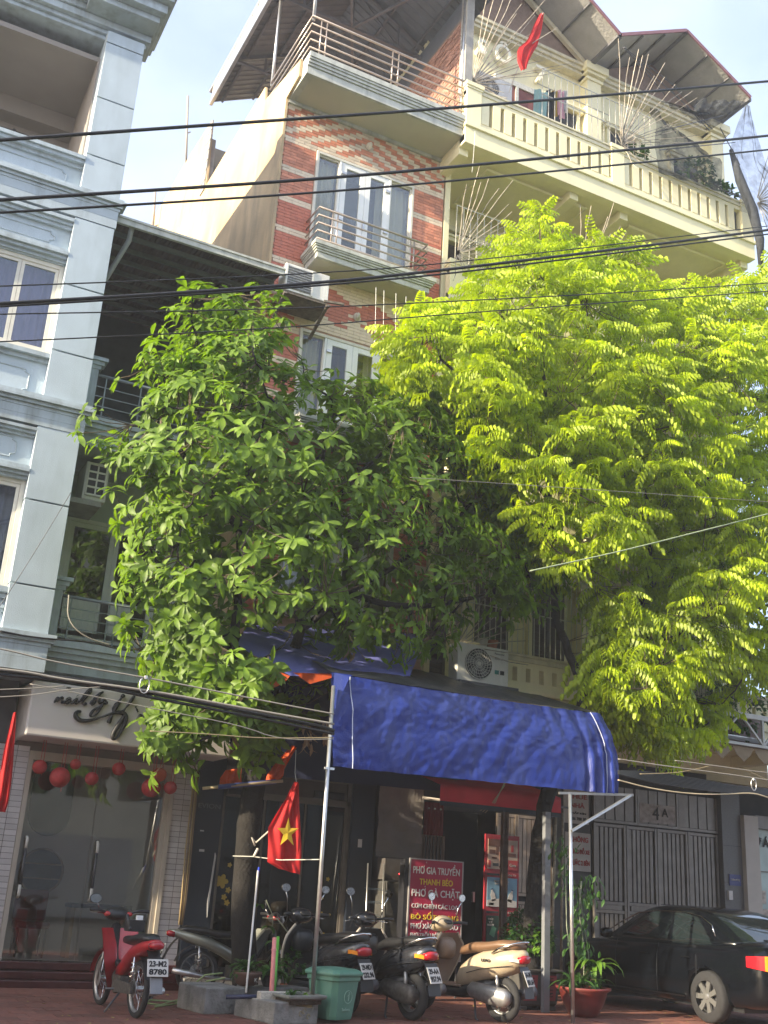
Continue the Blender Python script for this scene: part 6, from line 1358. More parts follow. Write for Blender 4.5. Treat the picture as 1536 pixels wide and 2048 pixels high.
# green wheelie bin
GBN = mat('green_bin_plastic', (.09,.23,.165), .5, n=(5,.08), stain=((.30,.36,.32), 3, .3))
t = thing('green_wheelie_bin', 'faded green wheelie bin with round emblem beside the square planter', 'bin', (6.22,13.05,0), R(22))
def rr(w_, d, z, c=.06): return [Vector((x,y,z)) for x,y in ((-w_+c,-d),(w_-c,-d),(w_,-d+c),(w_,d-c),(w_-c,d),(-w_+c,d),(-w_,d-c),(-w_,-d+c))]
b = MB(); b.ring([rr(.19,.20,.04),rr(.20,.21,.08),rr(.235,.255,.47),rr(.25,.27,.475),rr(.25,.27,.53)]); part('bin_body', b, GBN, t, bevel=.008)
b = MB(); b.ring([rr(.27,.29,.53),rr(.275,.295,.56),rr(.26,.28,.575),rr(.22,.24,.60),rr(.10,.12,.615)]); part('lid', b, GBN, t, bevel=.008)
b = MB(); b.tube([(.07*math.cos(a),-.243-.015,.30+.07*math.sin(a)) for a in [i*.2618 for i in range(24)]], .004, 4, closed=True); part('emblem_ring', b, mat('pale_green_emblem', (.25,.42,.33), .5), t)
b = MB(); b.tube([(.0,-.262,.26),(.005,-.264,.30),(.0,-.266,.33)], .006, 5); b.lathe([(.0,-.01),(.012,0),(.0,.01)], (.002,-.268,.345), 8); b.tube([(-.02,-.264,.31),(0,-.266,.32),(.02,-.264,.335)], .004, 4); part('emblem_figure', b, MC['pale_green_emblem'], t)
text('Sadaco', (0,-.232,.16), .06, MC['pale_green_emblem'], t, width=.14, height=.035, rot=(R(-6),0,0))
for x in (-.2,.2): b = MB(); b.lathe([(.0,-.02),(.07,-.02),(.07,.02),(.0,.02)], (x,.2,.07), 16, 'X'); part('wheel', b, RUB, t)
# concrete kerb blocks of the tree pit
CB = mat('rough_concrete_block', (.22,.215,.20), .9, n=(7,.25), bump=(30,.8), stain=((.07,.07,.065), 3, .6))
for i, (c, w_, d, h, rz_, lb) in enumerate((((5.02,14.05),.55,.75,.30,8,'grey concrete block holding the left potted plants'),((5.55,13.2),.62,.9,.24,10,'lower pitted concrete block lying under the broom heads'),((5.95,14.3),.9,.35,.28,5,'concrete block at the back of the tree pit'))):
    b = MB(); b.cbox((0,0,h/2), w_, d, h); tag(part('concrete_block', b, CB, loc=(c[0],c[1],0), rot=(0,0,R(rz_)), bevel=.015), lb, 'concrete block')
pc = at(493,1960,Y=14.0); 
t = thing('potted_bush', 'brown pot with white characters and dense strap leaves on the concrete block', 'potted plant', (pc.x,14.0,.30))
b = MB(); b.lathe([(.09,0),(.14,.03),(.165,.12),(.19,.15),(.185,.17),(.15,.16),(.13,.13)], n=24); part('pot', b, TER, t, smooth=True)
for k, s_ in enumerate(('F','福')): text('F' if k == 0 else 'K', (-.06+.12*k,-.168,.08), .07, mat('faded_white_paint', (.45,.43,.4), .7), t)
strap_plant(t, (0,0,.15), 30, (.22,.38), .045, LF_P, 9, (.4,1.2)); strap_plant(t, (-.08,0,.12), 12, (.15,.26), .04, LF_P, 10, (.8,1.4))
pc = at(540,1950,Y=14.2)
t = thing('leafy_potted_plant', 'drooping broad leaf plant right of the brown pot against the tree trunk', 'potted plant', (pc.x,14.2,.28)); b = MB(); b.lathe([(.08,0),(.13,.12),(.14,.14),(.1,.13)], n=18); part('pot', b, BPL, t); strap_plant(t, (0,0,.12), 26, (.25,.45), .085, LF_P, 21, (.7,1.4))
pc = at(582,1925,Y=14.6)
t = thing('shrub_with_pink_leaves', 'small shrub with a reddish pot just right of the pink broom handle', 'potted plant', (pc.x,14.6,.1)); b = MB(); b.lathe([(.08,0),(.12,.16),(.13,.18),(.1,.17)], n=18); part('pot', b, mat('terracotta_pot', (.40,.13,.07), .7), t); bush(t, (0,0,.42), .22, 60, LF_P, 31)
# hanging vine stems against the trunk
t = thing('climbing_vine', 'thin curved vine stems arching beside the dark trunk', 'plant', (6.2,15.0,0)); b = MB()
b.tube([at(525,1835,Y=15.0), at(555,1838,Y=14.9), at(580,1870,Y=14.8), at(592,1930,Y=14.7), at(590,1960,Y=14.7)], .010, 6); b.tube([at(532,1800,Y=15.0), at(545,1830,Y=15.0), at(545,1870,Y=15)], .008, 6); part('stem', b, mat('grey_green_stem', (.22,.24,.17), .8), t, world=True)
for x, y, s_ in ((526,1818,.16),(548,1868,.3),(560,1900,.35)):
    v, f = strap(s_, .1, .9); me = bpy.data.meshes.new('leaf'); me.from_pydata(v, [], f); me.materials.append(LF_P); p = at(x,y,Y=15.0)-t.location; part('leaf', me, None, t, loc=p, rot=(0,0,R(200)), smooth=True)
# brooms
t = thing('push_broom', 'white handled push broom with a dark blue head leaning on the blocks', 'broom', (5.3,13.6,0)); b = MB(); b.tube([at(516,1742,Y=14.3), at(492,1985,Y=13.4)], .013, 8); part('handle', b, mat('white_handle', (.68,.66,.62), .4), t, world=True)
b = MB(); b.tube([at(518,1735,Y=14.32), at(515,1755,Y=14.28)], .015, 8); part('grip', b, mat('blue_grip', (.03,.06,.45), .5), t, world=True); b = MB(); b.tube([at(452,1994,Y=13.3), at(525,1993,Y=13.2)], .026, 8); part('broom_head', b, mat('navy_plastic', (.03,.035,.08), .5), t, world=True)
t = thing('pink_broom', 'pink handled floor brush standing beside the square planter', 'broom', (5.45,13.2,0)); b = MB(); p0, p1_ = at(549,1876,Y=13.5), at(543,1985,Y=13.2); b.tube([p0, p0.lerp(p1_,.2), p0.lerp(p1_,.21), p0.lerp(p1_,.24), p0.lerp(p1_,.25), p1_], [.026,.026,.032,.032,.027,.03], 10); part('handle', b, mat('pink_plastic', (.75,.28,.27), .5), t, world=True)
b = MB(); c = at(545,1992,Y=13.1); b.cbox(c, .36,.12,.10); part('brush_head', b, mat('off_white_bristle', (.45,.42,.36), .8, n=(40,.3)), t, world=True, bevel=.01)
b = MB(); b.tube([at(556,1874,Y=13.7), at(548,1988,Y=13.3)], .02, 8); tag(part('green_broom', b, mat('green_plastic', (.13,.42,.06), .5)), 'bright green broom handle standing behind the pink one', 'broom')
# hose, pipe
GH = mat('green_hose', (.26,.33,.14), .5, n=None); t = thing('garden_hose', 'pale green hose looping from the concrete block onto the paving', 'hose', (5,15,0)); b = MB()
b.tube([at(445,1946,Y=14.6), at(410,1950,Y=14.7), at(380,1975,Y=14.8), at(355,2000,Z=.03), at(320,2010,Z=.015), at(290,2006,Z=.015), at(300,2000,Z=.015), at(360,2004,Z=.015), at(400,2003,Z=.015)], .011, 8); b.tube([at(450,1956,Y=14.4), at(415,1962,Y=14.5), at(385,1990,Z=.06), at(350,2008,Z=.015), at(310,2013,Z=.015)], .011, 8); part('hose_loop', b, GH, t, world=True)
t = thing('dark_pipe_roll', 'short dark pipe lying at the foot of the tiled pillar', 'pipe', at(293,1990,Y=15.3)); b = MB(); b.lathe([(.045,.2),(.07,.2),(.07,-.12),(.045,-.12),(.045,.2)], (0,0,0), 20, 'Y'); part('pipe', b, DSTEEL, t); t.location.z = .07
# planter box with red panels + bush
t = thing('red_panel_planter', 'dark square planter with red character panels and a leafy shrub', 'planter', (10.25,14.75,0)); b = MB()
b.ring([sq(.06,.30),sq(.10,.33),sq(.52,.37),sq(.54,.40),sq(.57,.40),sq(.57,.33),sq(.5,.33)], cap=False); b.box(-.32,-.2,-.32,-.2,0,.06); b.box(.2,.32,-.32,-.2,0,.06); b.box(-.32,.32,.2,.3,0,.06); part('box', b, mat('dark_stone_planter', (.07,.065,.06), .7, n=(8,.2)), t, bevel=.008)
for x in (-.17,.17):
    b = MB(); b.add([(x-.12,-.343,.14),(x+.12,-.343,.14),(x+.125,-.372,.49),(x-.125,-.372,.49)], [(0,1,2,3)]); part('red_panel', b, mat('faded_red_panel', (.28,.05,.055), .6), t)
    for z, y in ((.40,-.372),(.24,-.358)):
        b = MB()
        for k in range(3): b.bar((x-.06,y,z+.05-.045*k),(x+.06,y-.001,z+.05-.045*k),.010,.012)
        b.bar((x,y,z-.06),(x,y-.002,z+.07),.010,.012); b.bar((x-.05,y,z-.05),(x+.05,y-.002,z+.01),.009,.01); part('character', b, mat('ink_brown', (.05,.02,.02), .6), t)
b = MB(); b.box(-.33,.33,-.33,.33,.45,.52); part('soil', b, SOIL, t)
b = MB(); b.lathe([(.15,.0),(.22,.04),(.24,.10),(.21,.09),(.16,.05)], (.05,0,.57), 20); part('bonsai_bowl', b, mat('cream_bowl', (.40,.34,.26), .5), t)
bush(t, (.03,0,1.0), .40, 330, LF_P, 41, (.06,.11)); bush(t, (-.25,.0,.75), .25, 90, LF_P, 43); bush(t, (.05,-.25,.95), .2, 70, LB, 42)
# round red pot
t = thing('round_red_pot', 'wide round reddish pot with long leaved plant at the foot of the right pole', 'potted plant', (10.55,13.75,0)); b = MB()
b.lathe([(.17,0),(.21,.03),(.30,.20),(.345,.34),(.40,.37),(.40,.40),(.345,.395),(.31,.34)], n=36); part('pot', b, RDP, t, smooth=True); b = MB(); b.lathe([(.0,.34),(.32,.34)], n=24); part('soil', b, SOIL, t)
strap_plant(t, (-.16,-.05,.36), 20, (.30,.5), .07, LF_P, 51, (.5,1.25)); strap_plant(t, (.2,0,.40), 12, (.3,.45), .075, LF_P, 56, (.7,1.3)); strap_plant(t, (.22,-.02,.60), 15, (.38,.58), .085, LB, 52, (.8,1.35)); bush(t, (0,0,.5), .26, 70, LF_P, 53)
b = MB(); b.tube([(.2,0,.3),(.22,-.02,.62)], .02, 6); b.tube([(.05,.05,.3),(.1,.1,.9),(.02,.12,1.4),(.05,.1,1.85)], .012, 6); b.tube([(.1,.05,.3),(.18,.1,.8),(.12,.15,1.3),(.0,.1,1.75)], .01, 6); b.tube([(-.1,.05,.3),(-.22,.1,1.2),(-.25,.1,2.2)], .008, 6); part('stems', b, mat('grey_green_stem', (.22,.24,.17), .8), t)
f = Fol(); q = random.Random(77)
for k in range(230):
    z = q.uniform(.8,1.95); w_ = .16 if z < 1.6 else .28; p = Vector((.05+q.gauss(0,w_*.6), .1+q.gauss(0,.1), z))
    if z < 1.6 and q.random() < .4: continue
    f.add(blv[k % 3], Matrix.Translation(p) @ frame(Vector((q.uniform(-1,1),q.uniform(-1,1),-.8)), Vector((0,-.5,1))) @ Matrix.Diagonal((.12,.12,.12,1)))
for k in range(40): z = q.uniform(1.9,2.5); f.add(blv[k % 3], Matrix.Translation(Vector((-.25+q.gauss(0,.1), .1+q.gauss(0,.05), z))) @ frame(Vector((q.uniform(-1,1),q.uniform(-1,1),-.8)), Vector((0,-.5,1))) @ Matrix.Diagonal((.11,.11,.11,1)))
part('climber_leaves', f.mesh('foliage', LF_P), None, t, kind='stuff')
# bamboo bundle by the tiled pillar and the two slim poles left of the pier
t = thing('yellow_conduit', 'bundle of yellowed conduits running down beside the tiled pillar', 'pipe', (5.5,16.9,0))
for k in range(4): b = MB(); b.tube([at(397-3*k,1545,Y=16.9), at(392-3*k,1600,Y=16.88), at(383-4*k,1700,Y=16.86), at(372-3*k,1800,Y=16.86), at(364-2*k,1850,Y=16.86)], .012, 6); part('conduit', b, mat('yellow_conduit_plastic', (.36,.26,.12), .6) if k % 2 else mat('tan_conduit', (.20,.13,.08), .6), t, world=True)
t = thing('weathered_bamboo', 'weathered upright stakes carrying vines left of the dark pier', 'stake', (11.6,15,0))
for k, (x0, x1_) in enumerate(((1112,1102),(1126,1122))): b = MB(); b.tube([at(x0,1625,Y=15.2), at(x1_,1960,Y=15.2)], .022, 7); part('stake', b, mat('pale_weathered_wood', (.27,.24,.19), .9, n=(20,.3)), t, world=True)
# shelf, table, bucket left of the menu board
t = thing('wire_shelf', 'metal wire shelf beside the dark doorway left of the menu board', 'shelf', (8.6,16.5,0))
for x in (8.33,8.62): b = MB(); b.tube([(x,16.4,.35),(x+.01,16.5,1.95)], .012, 6); part('upright', b, GALV, t, world=True)
for k in range(5): b = MB(); b.bar((8.33,16.42,.75+k*.2),(8.62,16.42,.75+k*.2),.008); b.bar((8.33,16.55,.77+k*.2),(8.62,16.55,.77+k*.2),.008); part('shelf_wire', b, mat('blue_grey_wire', (.15,.2,.25), .4, .5), t, world=True)
b = MB(); b.box(8.30,8.72,16.3,16.62,.68,.74); part('red_tray', b, mat('dull_red_tray', (.30,.05,.04), .5), t, world=True); b = MB(); b.box(8.32,8.75,16.25,16.65,.1,.62); part('cardboard_box', b, mat('cardboard', (.22,.17,.12), .8, n=(8,.2)), t, world=True)
b = MB(); b.lathe([(.0,.12),(.10,.09),(.14,0)], (8.5,16.45,.74), 16); part('food_heap', b, mat('orange_food', (.22,.10,.04), .8, n=(30,.4), bump=(60,1.)), t, world=True)
t = thing('white_enamel_box', 'worn metal cabinet with a small red light left of the menu board', 'cabinet', (8.8,16.6,1.7)); b = MB(); b.box(8.68,9.05,16.55,16.8,1.72,2.05); part('case', b, mat('worn_metal_shade_tint', (.08,.07,.065), .6, n=(6,.2)), t, world=True); b = MB(); b.lathe([(.0,-.02),(.012,0)], (8.95,16.54,1.82), 10, 'Y'); part('pilot_light', b, mat('red_led', (.8,.02,.02), .4, n=None, emit=((1,.08,.08),3)), t, world=True)  # case and cover colours darkened to carry the shade
b = MB(); b.box(8.7,9.25,16.5,16.9,0,1.7); part('stand', b, mat('tarp_cover_shade_tint', (.05,.047,.043), .8, n=(3,.25), bump=(6,.8)), t, world=True, bevel=.03)
# ================================================================== AIR CONDITIONERS
ACW = mat('air_conditioner_white', (.74,.73,.68), .45, n=(4,.06), stain=((.35,.3,.22), 4, .35)); MESH_ = mat('condenser_mesh', (.22,.22,.21), .6, .3, n=(60,.4), bump=(160,1.))
def ac(label, x0, x1, y0, y1, z0, z1, fan=None, side=None, txt=None):
    t = thing('air_conditioner', label, 'air conditioner', ((x0+x1)/2,y0,z0)); b = MB(); b.box(x0,x1,y0,y1,z0,z1); part('case', b, ACW, t, world=True, bevel=.012)
    if fan:
        cx, cz, r_ = fan; b = MB(); b.lathe([(.0,0),(r_,0),(r_,-.01),(.0,-.01)], (cx,y0,cz), 30, 'Y'); part('fan_opening', b, DARK, t, world=True)
        for k in range(5): b = MB(); a = k*1.257; b.add([(cx+.03*math.cos(a),y0-.014,cz+.03*math.sin(a)),(cx+r_*.9*math.cos(a),y0-.014,cz+r_*.9*math.sin(a)),(cx+r_*.9*math.cos(a+.7),y0-.013,cz+r_*.9*math.sin(a+.7)),(cx+.03*math.cos(a+1),y0-.013,cz+.03*math.sin(a+1))], [(0,1,2,3)]); part('fan_blade', b, mat('fan_grey', (.20,.20,.20), .5), t, world=True)
        b = MB()
        for q in (.25,.45,.65,.85,1.): b.tube([(cx+r_*q*math.cos(a),y0-.03,cz+r_*q*math.sin(a)) for a in [i*.2244 for i in range(28)]], .004 if q < 1 else .009, 4, closed=True)
        for k in range(24): a = k*.2618; b.tube([(cx+.03*math.cos(a),y0-.03,cz+.03*math.sin(a)),(cx+r_*.55*math.cos(a+.14),y0-.035,cz+r_*.55*math.sin(a+.14)),(cx+r_*math.cos(a+.4),y0-.03,cz+r_*math.sin(a+.4))], .003, 4)
        b.lathe([(.0,-.045),(.03,-.04),(.035,-.02)], (cx,y0,cz), 14, 'Y'); part('fan_grille', b, ACW, t, world=True)
    if side: part('side_grille', side, MESH_, t, world=True)
    if txt: text(txt, Vector((x1-.19,y0-.006,z1-.1))-t.location, .06, DSTEEL, t, width=.2, height=.035, depth=.002)
    return t
t = ac('white outdoor air conditioner standing on the low yellow balcony above the tarpaulin', 9.44,10.48,15.75,16.05,5.0,5.66, (9.86,5.33,.27), None, 'Panasonic')
for x, c in ((10.2,(.02,.22,.18)),(10.31,(.03,.03,.03))): b = MB(); b.box(x,x+.08,15.742,15.75,5.2,5.27); part('sticker', b, mat('ac_sticker_%d' % int(x*10), c, .5), t, world=True)
text('INVERTER', Vector((10.28,15.744,5.47))-t.location, .05, DSTEEL, t, width=.16, height=.03, depth=.001)
b = MB(); b.box(9.4,10.6,15.6,16.0,4.9,4.98); part('bracket', b, DSTEEL, t, world=True)
# unit on the orange house: back grille faces the street
t = ac('dusty air conditioner on a steel shelf at the left edge of the orange facade', 5.86,6.74,16.35,16.7,11.72,12.28)
b = MB(); b.box(5.9,6.38,16.335,16.35,11.77,12.22); part('coil_grille', b, MESH_, t, world=True)
for k in range(9): b = MB(); b.box(5.9,6.38,16.325,16.335,11.8+k*.05,11.805+k*.05); part('grille_wire', b, GALV, t, world=True)
b = MB(); b.box(6.38,6.42,16.33,16.35,11.74,12.26); b.box(5.87,5.9,16.33,16.35,11.74,12.26); part('frame', b, ACW, t, world=True)
b = MB(); b.box(5.8,6.78,16.3,17.0,11.63,11.66); b.bar((5.86,16.25,11.6),(5.86,17.0,11.2),.05); b.bar((6.7,16.25,11.6),(6.7,17.0,11.25),.05); b.bar((6.6,16.2,11.63),(6.98,16.15,11.66),.04); part('shelf_bracket', b, mat('black_rust', (.13,.11,.09), .8, n=(12,.4)), t, world=True)
# unit in the blue alcove: side with slots faces the street
t = ac('air conditioner with square side slots hung in the pale blue alcove', 3.0,3.38,16.9,17.5,7.2,7.85)
b = MB(); b.box(3.05,3.33,16.88,16.9,7.28,7.80); part('slot_recess', b, DARK, t, world=True)
for k in range(5): b = MB(); b.box(3.04,3.34,16.865,16.885,7.27+k*.13,7.3+k*.13); part('slot_bar', b, ACW, t, world=True)
for x in (3.03,3.18,3.32): b = MB(); b.box(x,x+.025,16.862,16.882,7.27,7.81); part('slot_bar', b, ACW, t, world=True)
b = MB(); b.box(2.75,3.3,16.8,17.6,7.08,7.16); part('bracket', b, CONC, t, world=True)
ac('older air conditioner behind the railing at the left of the top yellow terrace', 10.2,11.1,17.0,17.3,18.45,19.15, (10.5,18.8,.24))
# ================================================================== CLOTHES, NETS, TERRACE PLANTS
for i, (px, w_, h, c, lb) in enumerate(((1084,.42,1.0,(.30,.50,.50),'pale turquoise cloth hung on the top terrace line'),(1102,.26,.95,(.03,.035,.04),'black trousers on the terrace line'),(1110,.15,.7,(.50,.34,.06),'ochre cloth strip on the terrace line'),(1122,.22,.75,(.65,.38,.45),'pink garment at the right of the terrace line'),(1130,.1,.6,(.65,.65,.65),'white cloth last on the terrace line'))):
    p = at(px, 182, Y=16.6); cloth_c = c; b = MB(); b.grid(lambda u, v: (p.x-w_/2+w_*u*(1-.25*(1-v)*0), 16.6+.04*math.sin(u*14+v*2), p.z-h*v+.03*math.sin(u*9)*v), 14, 10)
    tag(part('hanging_cloth', b, mat('laundry_%d' % i, c, .85, trans=.3, n=(5,.08)), smooth=True), lb, 'laundry', 'laundry drying on the top yellow terrace')
b = MB(); b.tube([(11.5,16.6,at(1100,178,Y=16.6).z),(13.6,16.6,at(1100,178,Y=16.6).z)], .01, 5); tag(part('clothes_line', b, GALV), 'thin metal bar holding the terrace laundry', 'clothes line')
b = MB(); p = at(1272,1290,Y=15.9); b.grid(lambda u, v: (p.x-.13+.28*u, 15.9+.03*math.sin(u*12), p.z-.42*v), 10, 8); tag(part('hanging_towel', b, mat('mauve_towel', (.36,.17,.24), .9, trans=.2), smooth=True), 'mauve towel hanging on the lowest yellow balcony', 'towel')
b = MB(); p = at(1450,1330,Y=15.9); b.grid(lambda u, v: (p.x-.22+.45*u, 15.9+.03*math.sin(u*12), p.z-.3*v), 10, 8); tag(part('dark_towel', b, mat('dark_teal_cloth', (.02,.07,.07), .9), smooth=True), 'dark teal cloth hanging right of the mauve towel', 'towel')
def netmat(a0=.5, a1=.8):
    m = bpy.data.materials.new('black_shade_net'); m.use_nodes = True; t = m.node_tree; L = t.links; b = t.nodes['Principled BSDF']; b.inputs['Base Color'].default_value = (.03,.035,.04,1); b.inputs['Roughness'].default_value = .9
    tc = t.nodes.new('ShaderNodeNewGeometry'); n_ = t.nodes.new('ShaderNodeTexNoise'); n_.inputs['Scale'].default_value = 5; L.new(tc.outputs['Position'], n_.inputs['Vector']); r = t.nodes.new('ShaderNodeMapRange'); r.inputs['From Min'].default_value = .35; r.inputs['From Max'].default_value = .65; r.inputs['To Min'].default_value = a0; r.inputs['To Max'].default_value = a1; L.new(n_.outputs['Fac'], r.inputs['Value']); L.new(r.outputs['Result'], b.inputs['Alpha']); return m
NET = netmat(); NET2 = netmat(.2,.5)
t = thing('shade_net', 'torn black shade net draped over the right half of the top balcony', 'net', (15.5,15.8,18.5))
def netgrid(rows, Y0, nu=30, nv=16, amp=.12):
    rw = [(at(*a, Y=Y0 if len(a) < 3 else a[2]) if len(a) < 3 else at(a[0],a[1],Y=a[2]), at(b_[0],b_[1],Y=Y0 if len(b_) < 3 else b_[2])) for a, b_ in rows]
    def fn(u, v):
        k = min(len(rw)-1.0001, v*(len(rw)-1)); i = int(k); f_ = k-i; p = rw[i][0].lerp(rw[i+1][0],f_).lerp(rw[i][1].lerp(rw[i+1][1],f_), u); p.y += amp*noise.noise(Vector((u*5,v*4,Y0)))+.03*math.sin(u*34+v*6); p.z += .05*math.sin(u*19)*(1-v); return p
    b = MB(); b.grid(fn, nu, nv); return b
part('net_panel', netgrid([((1300,215),(1400,300)),((1312,240),(1440,320)),((1305,300),(1450,380)),((1318,345),(1500,402))], 15.75), NET, t, world=True)
part('net_panel', netgrid([((1395,200),(1498,200)),((1385,230),(1470,228)),((1320,200),(1420,260))], 15.5), NET, t, world=True)
part('net_panel', netgrid([((1490,212),(1500,208)),((1460,300),(1530,330)),((1470,330),(1560,360)),((1480,420),(1570,470))], 15.6, 20, 16), NET2, t, world=True)
b = MB(); b.tube([at(1462,300,Y=15.7), at(1480,360,Y=15.6), at(1505,420,Y=15.6), at(1520,480,Y=15.6), at(1522,540,Y=15.7)], [.05,.11,.12,.10,.05], 10); part('net_roll', b, mat('dark_net_roll', (.035,.04,.05), .9, n=(10,.3), bump=(12,1.)), t, world=True)
b = MB()
for a, c in (((1250,95),(1330,190)),((1248,95),(1360,180)),((1246,95),(1232,120)),((1250,100),(1425,258)),((1342,180),(1420,262)),((1310,265),(1450,230)),((1320,300),(1470,285)),((1440,255),(1480,330))): b.tube([at(*a,Y=15.75), at(*c,Y=16.3)], .012, 5)
part('net_pole', b, DSTEEL, t, world=True, kind='stuff')
t = thing('terrace_plants', 'dark leafy pot plants behind the net on the top balcony', 'potted plants', (15.8,16.6,17.4))
bush(t, (.2,-.1,.7), .55, 130, LF_P, 61, (.09,.16)); bush(t, (1.0,-.1,.55), .45, 110, LF_P, 62, (.09,.16)); bush(t, (-1.7,-.3,.45), .3, 60, LF_P, 63, (.09,.14)); b = MB(); b.box(-.6,1.6,-.3,.1,-.6,.25); part('planter_box', b, GRP, t)
t = thing('balcony_planting', 'thin leaved plants spilling over the lowest yellow balcony at right', 'potted plants', (14.8,15.6,5.3)); bush(t, (0,0,.1), .75, 170, LF_P, 71, (.09,.15)); bush(t, (.9,0,.0), .6, 130, LF_P, 72, (.09,.15)); b = MB(); b.box(-.7,1.5,.0,.4,-.7,-.1); part('planter_box', b, TER, t)
for i, (px, c) in enumerate(((985,(.35,.12,.06)),(1185,(.35,.10,.05)),(965,(.45,.43,.40)))):
    p = at(px,1282 if i != 1 else 1310,Y=16.1); t = thing('flower_pot', ['small terracotta pot on the coping right of the white fan unit','terracotta pot by the fork of the right tree','pale pot with thin plant left on the low coping'][i], 'flower pot', (p.x,16.1,5.70)); b = MB(); b.lathe([(.07,0),(.10,.15),(.11,.17),(.08,.16)], n=16); part('pot', b, mat('pot_colour_%d' % i, c, .7), t); strap_plant(t, (0,0,.15), 12, (.15,.3), .03, LF_P, 80+i, (.3,1.0))
# antennas on the far roofs
for i, (a, c, lb) in enumerate((((376,192),(372,330),'tall thin antenna mast above the plaster wall'),((311,378),(306,455),'short antenna mast left of the plaster wall'))):
    b = MB(); b.tube([at(*c,Y=27), at(*a,Y=27)], .035, 6); b.bar(at(a[0]-3,a[1]+75,Y=27), at(a[0]+5,a[1]+72,Y=27), .03); tag(part('antenna', b, mat('antenna_grey', (.3,.27,.24), .6)), lb, 'antenna')

# fallen leaves on the paving
f = Fol(); q = random.Random(99)
for k in range(150):
    p = Vector((q.uniform(2.5,15.5), q.uniform(12.6,16.3), .012)); l = q.uniform(.05,.12); f.add(blv[k % 3], Matrix.Translation(p) @ frame(Vector((q.uniform(-1,1),q.uniform(-1,1),q.uniform(-.05,.12))), Vector((q.uniform(-.3,.3),q.uniform(-.3,.3),1))) @ Matrix.Diagonal((l,l,l,1)))
me = f.mesh('fallen', mat('fallen_leaf', (.30,.22,.08), .7, n=(9,.5))); tag(part('fallen_leaves', me, None, kind='stuff'), 'dry leaves scattered over the red paving', 'leaves')
# ================================================================== WIRES
WB = mat('black_cable', (.012,.012,.014), .5, n=None); WG = mat('grey_cable', (.30,.28,.24), .6, n=None)
def wire(pts, Y, r, lb, m=WB, name='power_cable', group=None):
    P = [at(x, y, Y=(Y if not isinstance(Y, tuple) else Y[0]+(Y[1]-Y[0])*i/(len(pts)-1))) for i, (x, y) in enumerate(pts)]
    for _ in range(2):
        Q = [P[0]]
        for a, b in zip(P, P[1:]): Q += [a.lerp(b,.25), a.lerp(b,.75)]
        Q.append(P[-1]); P = Q
    b = MB(); b.tube(P, r, 6); return tag(part(name, b, m), lb, 'cable', group)
wire([(-300,302),(0,280),(560,240),(880,218),(1536,163),(1900,130)], 9.5, .018, 'highest thick black cable crossing the roof terrace')
wire([(-300,418),(0,400),(560,364),(880,337),(1536,272),(1900,232)], 9.5, .018, 'thick black cable crossing just above the upper balcony window')
wire([(-300,440),(0,426),(560,391),(880,365),(1536,300),(1900,260)], 9.6, .013, 'thinner black cable running just below the one over the upper window')
wire([(-300,622),(0,608),(560,573),(880,542),(1536,461),(1900,410)], 9.6, .018, 'thick black cable passing under the small orange balcony')
wire([(-300,626),(0,614),(560,578),(880,550),(1200,510),(1536,468),(1900,425)], 9.7, .011, 'thin cable twisted along the thick one under the small balcony')
wire([(-300,580),(0,573),(560,551),(880,530),(1536,452)], 9.8, .007, 'thin cable crossing the small balcony railing', WB)
wire([(-300,635),(0,628),(560,619),(960,600),(1250,585),(1600,562)], 10, .007, 'thin cable crossing the lozenge pattern below the small balcony', WB)
wire([(-300,695),(0,684),(560,657),(900,628),(1250,603),(1600,578)], 10, .007, 'lowest thin cable above the lower white balcony door', WB)
wire([(1060,1142),(1200,1112),(1300,1088),(1536,1028),(1700,985)], 12.5, .012, 'pale green rope crossing the yellow green tree', mat('pale_green_rope', (.30,.36,.22), .6), 'rope')
wire([(820,955),(900,960),(1200,980),(1600,1008)], 12.4, .004, 'fine pale wire through the tree crowns', WG)
wire([(-100,1330),(0,1342),(150,1358),(300,1385),(500,1425),(640,1452),(668,1462)], 13.0, .027, 'thickest black cable bundle below the sign board', WB, 'cable_bundle')
wire([(-100,1336),(0,1350),(150,1362),(300,1395),(500,1432),(668,1468)], 12.95, .02, 'black cable hugging the underside of the thick bundle')
wire([(-100,1328),(0,1338),(60,1345),(120,1358),(300,1381),(480,1415),(668,1448)], 12.92, .016, 'grey cable lying on top of the thick black bundle', WG)
wire([(-100,1284),(0,1296),(100,1322),(200,1340),(290,1355),(400,1376),(560,1408),(668,1428)], 12.9, .010, 'pale messenger wire above the thick bundle', WG)
wire([(-100,1385),(0,1379),(60,1377),(130,1372)], 12.8, .006, 'short pale wire left of the sign board', WG)
wire([(-60,1396),(0,1394),(70,1390),(140,1378),(200,1374)], 12.8, .006, 'thin pale wire curving up to the sign board letters', WG)
wire([(60,1368),(200,1395),(320,1420),(480,1450),(560,1480),(667,1478)], 12.8, .006, 'thin pale wire sagging from the bundle to the tarpaulin corner', WG)
wire([(300,1462),(420,1468),(520,1477),(667,1475)], 12.8, .006, 'lowest thin wire in front of the tree trunk', mat('tan_wire', (.35,.28,.16), .6))
wire([(0,1212),(60,1120),(142,985)], 15.6, .006, 'thin dark wire slanting up the blue pillar', DSTEEL)
wire([(0,1262),(70,1276),(180,1283),(220,1294),(262,1303),(300,1290)], 15.9, .014, 'black cable looped along the lower balcony edge')
wire([(138,1190),(134,1240),(170,1275),(220,1290)], 16.0, .011, 'pale conduit hanging from the air conditioner down to the balcony', WG)
